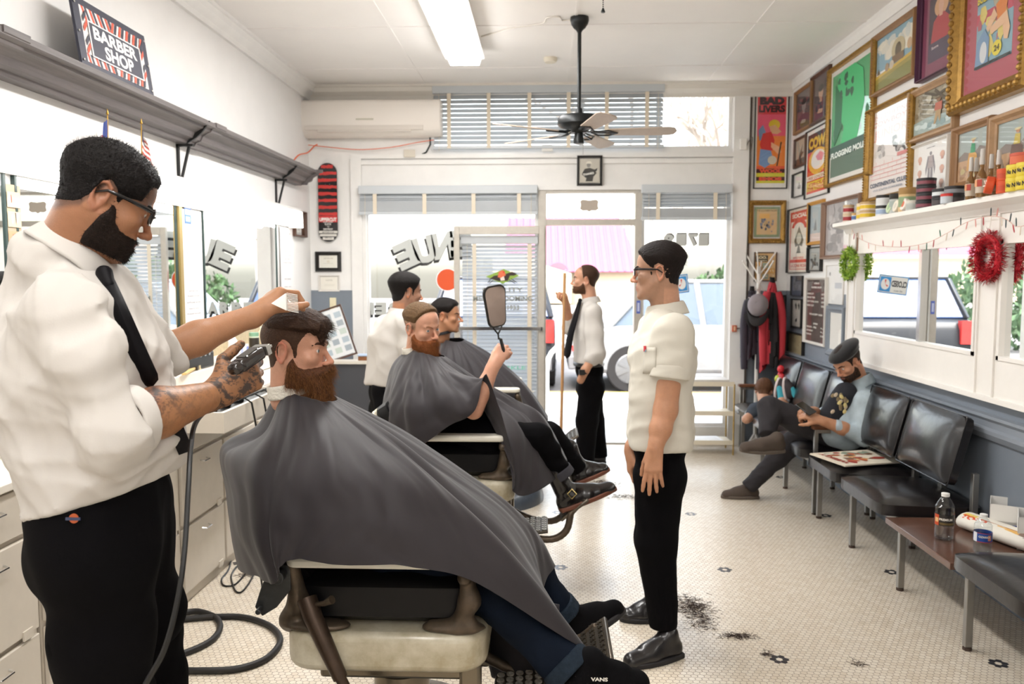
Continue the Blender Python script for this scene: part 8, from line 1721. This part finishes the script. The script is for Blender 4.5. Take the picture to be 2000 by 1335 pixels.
f = F(.05); torso(f, at(1287, 850, 3.46), che, (Sn, Sf), dep=.124, w_=.088, wp=.08); f.rc(at(1292, 630, 3.42), at(1298, 628, 3.5), .075, .075); f.chain([Sn, lerp(Sn, En, .42)], [.080, .082], k=.03).chain([Sf, lerp(Sf, at(1262, 800, 3.66), .5)], [.078, .075], k=.03)
f.rc(at(1285, 780, 3.38), at(1285, 860, 3.38), .12, .125).rc(at(1300, 780, 3.56), at(1298, 860, 3.56), .125, .13); f.pl(at(1290, 872, 3.46), (.02, 0, -1), k=.008)
cc = (En-Sn).normalized(); f.fn(folds(.013, 11, 9, (1, 1, .6)), op='d'); f.fn(folds(.003, 34, 2), op='d'); FS2 = f; sh = grow('shirt', f, .007, SHIRT2, root)
cuffband(Sn, En, .42, .60, .083, sh, SHIRT2)
collar(root, nb+Vector((0, 0, .015)), .066, .055, SHIRT2, z=(-.1, 0, 1), fwd=(-1, .2, -.1), open_=.2)
bb = MB(); bb.grid(lambda u, v: onsurf(FS2, 1256+25*u, 729-51*v, .004), 6, 8); pk = bb.build('pocket', SHIRT2, sh, smooth=True, solid=.003); bb = MB(); bb.grid(lambda u, v: onsurf(FS2, 1257+5*u, 686-11*v, .008), 2, 2, col=srgb('#c8323c')); bb.grid(lambda u, v: onsurf(FS2, 1258+4*u, 687-5*v, .010), 2, 2, col=srgb('#8fa0b0')); bb.build('pocket_tag', VC, pk, solid=.001)
f = F(.04); H1, H2 = at(1290, 930, 3.37), at(1285, 930, 3.56); f.rc(at(1290, 862, 3.40), at(1288, 862, 3.54), .118, .118).rc(H1, H2, .11, .105)
A1, A2 = at(1295, 1215, 3.33), at(1285, 1165, 3.66); f.chain([H1, at(1282, 1060, 3.36), A1], [.105, .086, .062], k=.03).chain([H2, at(1278, 1050, 3.62), A2], [.105, .085, .06], k=.03); f.pl(A1+Vector((0, 0, -.02)), (0, 0, -1), k=.006).fn(folds(.005, 16, 6, (1, 1, 1.3)), op='d'); grow('trousers', f, .008, BLACKT, root)
LEA = mat('black_dress_leather', '#1a1718', rough=.3, coat=.3); hz1 = PZ(1318, 1275, 0); tz1 = PZ(1216, 1298, 0); shoe('shoe', (hz1.x+.02, 3.34, 0), (tz1.x-.0, 3.20, 0), (0, 0, 1), root, LEA, BLKSOLE, W=.05, H=.10); hz2 = PZ(1300, 1195, 0); tz2 = PZ(1208, 1205, 0); shoe('shoe', (hz2.x, 3.70, 0), (tz2.x, 3.66, 0), (0, 0, 1), root, LEA, BLKSOLE, W=.05, H=.10)
# ---------------- man with the broom
root = thing('person', 'balding bearded man in shirt and tie holding a broom pole in the doorway', 'person')
M = headM(at(1143, 546, 6.7), (-.99, .05, .06), (.05, 0, 1), .0102); hf = head_field(M, nose=1.02); nb = at(1152, 588, 6.7); hf.M = None; hf.rc(wm(M, 0, -2.5, -5), nb, .056, .062, k=.03)
Sn, Sf = at(1158, 612, 6.52), at(1140, 612, 6.86); En = at(1163, 690, 6.46); Wn = at(1143, 722, 6.42); Ef, Wf = at(1112, 640, 6.88), at(1107, 598, 6.76); pel = at(1150, 715, 6.7); che = at(1148, 640, 6.7)
arm = F(.02); arm.chain([En, Wn], [.045, .03], k=.02); arm.rc(Wn, at(1134, 742, 6.45), .035, .03)
ar2 = F(.02); ar2.chain([Ef, Wf], [.045, .028], k=.02); hand(ar2, Wf, at(1102, 560, 6.72)-Wf, (1, .2, 0), curl=(1.1, 1.15, 1.2, 1.2), side=1, thumb=(.4, .8), tcurl=.5, size=1.1)
core = F(.06); torso(core, pel, che, (Sn, Sf), dep=.075, sr=.05)
body('body', root, [(hf, .0055, hbox(M), head_cols(M, '#cf9c80', '#a86e62', stub='#9a6c50', stubfn=lambda p: np.interp(p[:, 1], [-13, -8, -4, 0, 5, 6.5], [-6, -6, 1, 5, 8, 99]))), (arm, .006, None, '#c08c6c'), (ar2, .005, None, '#c08c6c'), (core, .025, None, '#c08c6c')], skinmat('skin_light'))
eyes(M, root); headhair(M, root, hf, '#4b3426', lambda p: .25+.5*np.clip((p[:, 2])/6, 0, 1), keys=([-13, -8, -5, -3.3, -2.2, -.8, 1, 1.6, 2.4, 3, 5], [-5.5, -5.6, -5, -3, 1.6, 2.9, 1.6, -1, 4, 8, 14]), res=.006)
beard(M, root, hf, '#5a3c2a', ([-2, 1.0, 3, 5, 7, 8.4, 12], [0, -1.5, -4.4, -5.4, -5.4, -5.4, -5.2]), .6, 700, .01, .0008, ((-.1, 0, -.5), 1, .4), 8)
f = F(.05); torso(f, pel, che, (Sn, Sf), dep=.112, w_=.075, wp=.06); f.rc(at(1152, 604, 6.66), at(1152, 604, 6.74), .07, .07); f.chain([Sn, lerp(Sn, En, .5), En], [.075, .08, .078], k=.03).chain([En, lerp(En, Wn, .35)], [.07, .06], k=.02).chain([Sf, Ef], [.07, .06], k=.03).rc(Ef, lerp(Ef, Wf, .35), .055, .052); f.pl(at(1150, 712, 6.7), (0, 0, -1), k=.01); f.fn(folds(.009, 12, 3), op='d'); sh = grow('shirt', f, .010, SHIRT, root)
collar(root, nb+Vector((0, 0, .01)), .062, .05, SHIRT, z=(-.1, 0, 1), fwd=(-1, 0, -.1)); tie(root, [at(1132, 590, 6.62), at(1124, 620, 6.58), at(1114, 655, 6.56), at(1107, 700, 6.56)], TIE, .018, .035, nrm=(-.6, -.8, 0))
f = F(.04); H1, H2 = at(1155, 755, 6.6), at(1150, 755, 6.82); f.rc(at(1152, 722, 6.64), at(1150, 722, 6.78), .115, .115).rc(H1, H2, .11, .105); A1, A2 = at(1143, 905, 6.58), at(1170, 895, 6.86); f.chain([H1, at(1146, 820, 6.6), A1], [.105, .09, .072], k=.03).chain([H2, at(1160, 820, 6.84), A2], [.105, .088, .07], k=.03).fn(folds(.006, 14, 6, (1, 1, 1.3)), op='d'); f.pl((0, 0, .05), (0, 0, -1)); f.pl(at(1150, 706, 6.7), (0, 0, 1)); tr = grow('trousers', f, .010, BLACKT, root)
bb = MB(); pb = at(1150, 708, 6.7); bb.grid(lambda u, v: (pb.x+.125*math.cos(u*2*PI), pb.y+.175*math.sin(u*2*PI), pb.z-.02+.03*v), 32, 2, wrapu=True); bb.build('belt', LEA, root, solid=.006, smooth=True)
bb = MB(); bb.grid(lambda u, v: Vector(Wn)+(Vector((math.cos(u*2*PI), math.sin(u*2*PI), 0))*.036)+Vector((-.015, 0, -.03+.03*v)), 20, 2, wrapu=True); bb.box(Wn.x-.045, Wn.x-.005, Wn.y-.045, Wn.y-.035, Wn.z-.035, Wn.z+.005); bb.build('wristwatch', BLACK, root, solid=.004)
for a_, y_ in ((A1, 6.56), (A2, 6.86)): shoe('shoe', (a_.x+.06, y_, 0), (a_.x-.20, y_-.02, 0), (0, 0, 1), root, LEA, BLKSOLE, lace=False)
r = thing('broom', 'tan wooden broom pole held upright in the doorway', 'broom'); bb = MB(); tp = at(1103, 533, 6.66); bt = Vector((at(1097, 860, 6.6).x-.01, 6.6, .06)); bb.tube([tp, bt], .013, 10); bb.build('pole', mat('tan_broom_pole', '#b88a5c', rough=.5), r, smooth=True); bb = MB(); bb.box(bt.x-.05, bt.x+.05, bt.y-.16, bt.y+.16, .05, .09); bb.build('head', mat('tan_broom_pole'), r, bevel=.01); bb = MB(); bb.box(bt.x-.05, bt.x+.05, bt.y-.16, bt.y+.16, .003, .05); bb.build('bristles', mat('dark_bristle', '#3a3230', rough=.9, bump=.5, bs=300), r)
# ---------------- barber seen from behind
root = thing('person', 'black-haired barber in a white shirt standing with his back turned by the left window', 'person')
M = headM(at(793, 570, 5.15), (.83, .52, -.06), (0, 0, 1), .0102); hf = head_field(M); nb = at(785, 612, 5.15); hf.M = None; hf.rc(wm(M, 0, -2.5, -5), nb, .056, .062, k=.03)
Sn, Sf = at(800, 635, 4.98), at(755, 635, 5.3); En = at(812, 715, 4.98); Wn = at(850, 730, 5.2); pel = at(758, 750, 5.2); che = at(768, 665, 5.18); core = F(.06); torso(core, pel, che, (Sn, Sf), dep=.075, sr=.05); arm = F(.02); arm.chain([En, Wn, at(870, 715, 5.35)], [.045, .03, .03])
body('body', root, [(hf, .005, hbox(M), head_cols(M, '#b9805f', '#9a6456', stub='#9a7460', stubfn=lambda p: np.interp(p[:, 1], [-13, -3, 0, 3, 9], [-7, -7, -99, -99, -99]))), (arm, .007, None, '#b9805f'), (core, .025, None, '#b9805f')], SK2)
headhair(M, root, hf, '#15100e', lambda p: .2+1.3*np.clip((p[:, 2]-2.0)/4, 0, 1)+.4*np.clip((-3-p[:, 1])/4, 0, 1), res=.006, grooves=.14); eyes(M, root)
f = F(.05); torso(f, pel, che, (Sn, Sf), dep=.125, w_=.085, wp=.085); f.rc(at(783, 628, 5.1), at(780, 628, 5.2), .075, .075); f.chain([Sn, lerp(Sn, En, .5), En], [.08, .08, .07], k=.03).chain([En, lerp(En, Wn, .5)], [.068, .055], k=.02).chain([Sf, at(745, 700, 5.4)], [.075, .07], k=.03); f.pl(at(758, 752, 5.2), (0, 0, -1), k=.01); f.fn(folds(.009, 12, 13), op='d'); grow('shirt', f, .010, SHIRT, root); collar(root, nb+Vector((0, 0, .01)), .064, .045, SHIRT, z=(.1, 0, 1), fwd=(.8, .5, -.1))
f = F(.04); H1, H2 = at(768, 800, 5.1), at(752, 800, 5.3); f.rc(at(762, 764, 5.14), at(755, 764, 5.26), .12, .12).rc(H1, H2, .11, .105); A1, A2 = Vector((H1.x+.03, 5.1, .1)), Vector((H2.x-.04, 5.34, .1)); f.chain([H1, lerp(H1, A1, .5), A1], [.11, .09, .07], k=.03).chain([H2, lerp(H2, A2, .5), A2], [.105, .088, .07], k=.03).fn(folds(.006, 14, 6), op='d'); f.pl((0, 0, .05), (0, 0, -1)); f.pl(at(758, 748, 5.2), (0, 0, 1)); grow('trousers', f, .011, BLACKT, root)
for a_ in (A1, A2): shoe('shoe', (a_.x-.05, a_.y-.04, 0), (a_.x+.17, a_.y+.14, 0), (0, 0, 1), root, LEA, BLKSOLE, lace=False)
# ---------------- seated man in the beret
DEN = mat('light_wash_denim', '#b4c3cb', rough=.85, noise=.18, ns=14, bump=.12, bs=400); GRT = mat('charcoal_joggers', '#2e2b2e', rough=.9, noise=.15, ns=20)
root = thing('person', 'man in a black beret and pale denim jacket looking at his phone on the bench', 'person')
def ax(px, py, x): return PX(px, py, x)
he = at(1655, 706, 5.42); M = headM(he, (-.74, -.32, -.52), (-.42, -.1, .9), .0100); hf = head_field(M); nb = at(1677, 746, 5.48); hf.M = None; hf.rc(wm(M, 0, -2.5, -5), nb, .056, .064, k=.03)
Sn, Sf = at(1692, 785, 5.34), at(1655, 782, 5.66); En = at(1688, 852, 5.27); Wn = at(1602, 820, 5.27); Ef = at(1640, 835, 5.68); Wf = at(1590, 802, 5.46)
arm = F(.02); arm.chain([En, lerp(En, Wn, .5), Wn], [.045, .042, .029], k=.02); hand(arm, Wn, at(1574, 808, 5.3)-Wn, (.1, -.7, .6), curl=(.8, .85, .9, .95), side=-1, thumb=(.6, .4)); ar2 = F(.02); ar2.chain([Ef, Wf], [.04, .028], k=.02); hand(ar2, Wf, at(1568, 797, 5.38)-Wf, (-.2, -.2, 1), curl=(.7, .75, .8, .85), side=1, thumb=(.6, .5))
pel = Vector((1.95, 5.56, .56)); che = at(1670, 815, 5.5); core = F(.06); torso(core, pel, che, (Sn, Sf), dep=.075, sr=.05)
body('body', root, [(hf, .005, hbox(M), head_cols(M, '#c48f72', '#a86e62')), (arm, .005, None, '#c08c6c'), (ar2, .005, None, '#c08c6c'), (core, .025, None, '#c08c6c')], skinmat('skin_light')); eyes(M, root, look=(0, -.4), brow='#2c1d16')
headhair(M, root, hf, '#33261f', lambda p: .2+0*p[:, 0], res=.006); beard(M, root, hf, '#33241c', ([-2, 1.0, 3, 5, 7, 8.4, 12], [0, -1.5, -4.4, -5.6, -5.6, -5.6, -5.2]), .5, 600, .01, .0008, ((-.1, 0, -.5), 1, .4), 8)
bm_ = F(1.0).set(M); bm_.el((0, -.6, 6.2), (9.2, 11.2, 3.6)).el((-.5, -2.5, 8.0), (9.8, 10.8, 3.6), rotm(math.radians(-8), math.radians(8), 0), k=2).rc((0, -1.6, 11), (0, -1.6, 12.4), .3, .25, k=.3); grow('beret', bm_, .0055, mat('black_felt', '#141214', rough=.95, sheen=.3), root)
f = F(.05); torso(f, pel, che, (Sn, Sf), dep=.138, w_=.08, wp=.085); f.rc(at(1679, 757, 5.46), at(1677, 757, 5.54), .078, .078); f.chain([Sn, lerp(Sn, En, .5), En], [.08, .078, .07], k=.03).chain([En, lerp(En, Wn, .62)], [.066, .048], k=.02).chain([Sf, Ef, lerp(Ef, Wf, .6)], [.075, .065, .048], k=.03)
f.rc((2.0, 5.46, .58), (2.02, 5.45, .50), .11, .08, k=.04); f.fn(folds(.009, 15, 21), op='d'); jk = grow('denim_jacket', f, .009, DEN, root); collar(root, nb+Vector((0, 0, .012)), .074, .07, DEN, z=(-.3, 0, 1), fwd=(-.8, -.3, -.2), open_=.45)
f = F(.03); f.rc(at(1652, 768, 5.40), (1.90, 5.44, .66), .075, .085); f.fn(folds(.004, 18, 2), op='d'); ts = grow('graphic_tshirt', f, .008, mat('dark_tee', '#25262c', rough=.9), root)
bb = MB(); p = at(1640, 785, 5.31); [bb.ell((p.x+rd.uniform(-.05, .05), p.y-.02+rd.uniform(-.01, .01), p.z+rd.uniform(-.07, .07)), (.012, .004, .016), rotm(0, rd.uniform(-1, 1), 0), nu=8, nv=5, col=srgb(rd.choice(['#d8c88a', '#c9b8a0', '#8a7a5c']))) for _ in range(16)]; bb.build('shirt_print', VC, ts)
kn, an_ = at(1490, 795, 5.55), at(1487, 905-40, 5.5)
leg(root, (1.92, 5.52, .52), at(1503, 797, 5.5), at(1500, 848, 5.36), GRT, (.10, .078, .06), seed=8, res=.008)
leg(root, (1.92, 5.66, .52), at(1545, 868, 5.72), at(1462, 950, 5.76), GRT, (.10, .078, .055), seed=9, res=.008)
SNK = mat('taupe_sneaker', '#4f443c', rough=.85, bump=.1, bs=120); SNS = mat('taupe_sole', '#5f554c', rough=.8); shoe('sneaker', at(1530, 878, 5.30), at(1443, 880, 5.24), (-.05, -.35, .93), root, SNK, SNS, W=.052, H=.09); hz = PZ(1485, 975, 0); tz = PZ(1413, 972, 0); shoe('sneaker', (hz.x, hz.y+.04, 0), (tz.x-.02, tz.y, 0), (0, 0, 1), root, SNK, SNS, W=.048, H=.09)
bb = MB(); p = at(1574, 797, 5.28); bb.obox(p, (.065, .12, .009), rotm(.5, -.3, .5)); tag(bb.build('mobile_phone', mat('phone_black', '#17171a', rough=.1, coat=.6), bevel=.003), 'dark mobile phone in the hands of the man in the beret', 'phone')
# ---------------- child lying on the far seats
root = thing('person', 'child with short brown hair lying face down on the far seats, teal socks raised', 'person')
M = headM(at(1492, 762, 6.95), (.25, .85, -.45), (.1, .3, .9), .0088); hf = head_field(M); nb = at(1492, 790, 6.85); hf.M = None; hf.rc(wm(M, 0, -2.5, -5), nb, .045, .05, k=.02)
arm = F(.02); S_ = at(1475, 800, 6.82); E_ = at(1458, 818, 6.75); arm.chain([S_, E_, at(1482, 812, 6.92)], [.036, .034, .024]); hand(arm, at(1482, 812, 6.92), (.5, .8, -.1), (0, 0, 1), size=.7, side=1)
kl = F(.02); kl.chain([at(1596, 822, 6.5), at(1565, 786, 6.62)], [.045, .035]).chain([at(1560, 830, 6.7), at(1527, 782, 6.74)], [.045, .035])
body('body', root, [(hf, .005, hbox(M, .15), head_cols(M, '#c9987c', '#a86e62')), (arm, .005, None, '#c9987c'), (kl, .006, None, '#c9987c')], skinmat('skin_light')); eyes(M, root)
headhair(M, root, hf, '#6d4b35', lambda p: .5+.5*np.sin(p[:, 0]*2+p[:, 1])*.3, res=.005, n=800, L=.012, rad=.0008, flow=((0, 0, 0), 1, .6))
f = F(.04); f.rc(at(1500, 800, 6.8), at(1560, 835, 6.6), .10, .10).rc(S_, at(1515, 800, 6.95), .055, .055).rc(S_, lerp(S_, E_, .5), .048, .045); f.fn(folds(.005, 20, 2), op='d'); ts = grow('tshirt', f, .008, mat('slate_tee', '#3d434c', rough=.9), root); bb = MB(); [bb.grid(lambda u, v: lerp(S_, E_, .28+.16*k+.07*v)+Vector((.05*math.cos(u*2*PI), .05*math.sin(u*2*PI)*.8, .05*math.sin(u*2*PI)*.6)), 16, 2, wrapu=True) for k in range(2)]; bb.build('sleeve_stripe', mat('pale_stripe', '#c9d8dc'), ts)
f = F(.04); f.rc(at(1550, 835, 6.62), at(1600, 828, 6.48), .085, .06); grow('shorts', f, .008, GRT, root)
for a_, b_, y0_, y1_ in (((1565, 786), (1545, 758), 6.62, 6.70), ((1527, 782), (1523, 758), 6.74, 6.8)):
    f = F(.01); f.rc(at(*a_, y0_), at(*b_, y1_), .030, .026); grow('sock', f, .006, mat('teal_sock', '#3f9aa8', rough=.9), root); h_ = at(*b_, y1_); shoe('sneaker', at(b_[0]-8, b_[1]+22, y1_+.04), at(b_[0]-14 if b_[0] > 1530 else b_[0]-2, b_[1]-22, y1_+.05), (.6, -.8, 0), root, mat('dark_kid_sneaker', '#3b3436', rough=.8), mat('pale_pink_sole', '#cfc0bc', rough=.7), W=.04, H=.06, lace=False)
bb = MB(); p = at(1535, 735, 7.0); rd = random.Random(3); [bb.ell(p+Vector((rd.uniform(-.06, .06), rd.uniform(-.04, .04), rd.uniform(-.06, .08))), (.03, .03, .035), nu=10, nv=8, col=srgb(c_)) for c_ in ('#c8343c', '#d8d0c0', '#b8c03c', '#c8343c', '#6a2c34', '#d8343c')]; tag(bb.build('toy_bundle', VC, smooth=True), 'red, white and green toys heaped on the seat behind the child\'s feet', 'toys', kind='stuff')
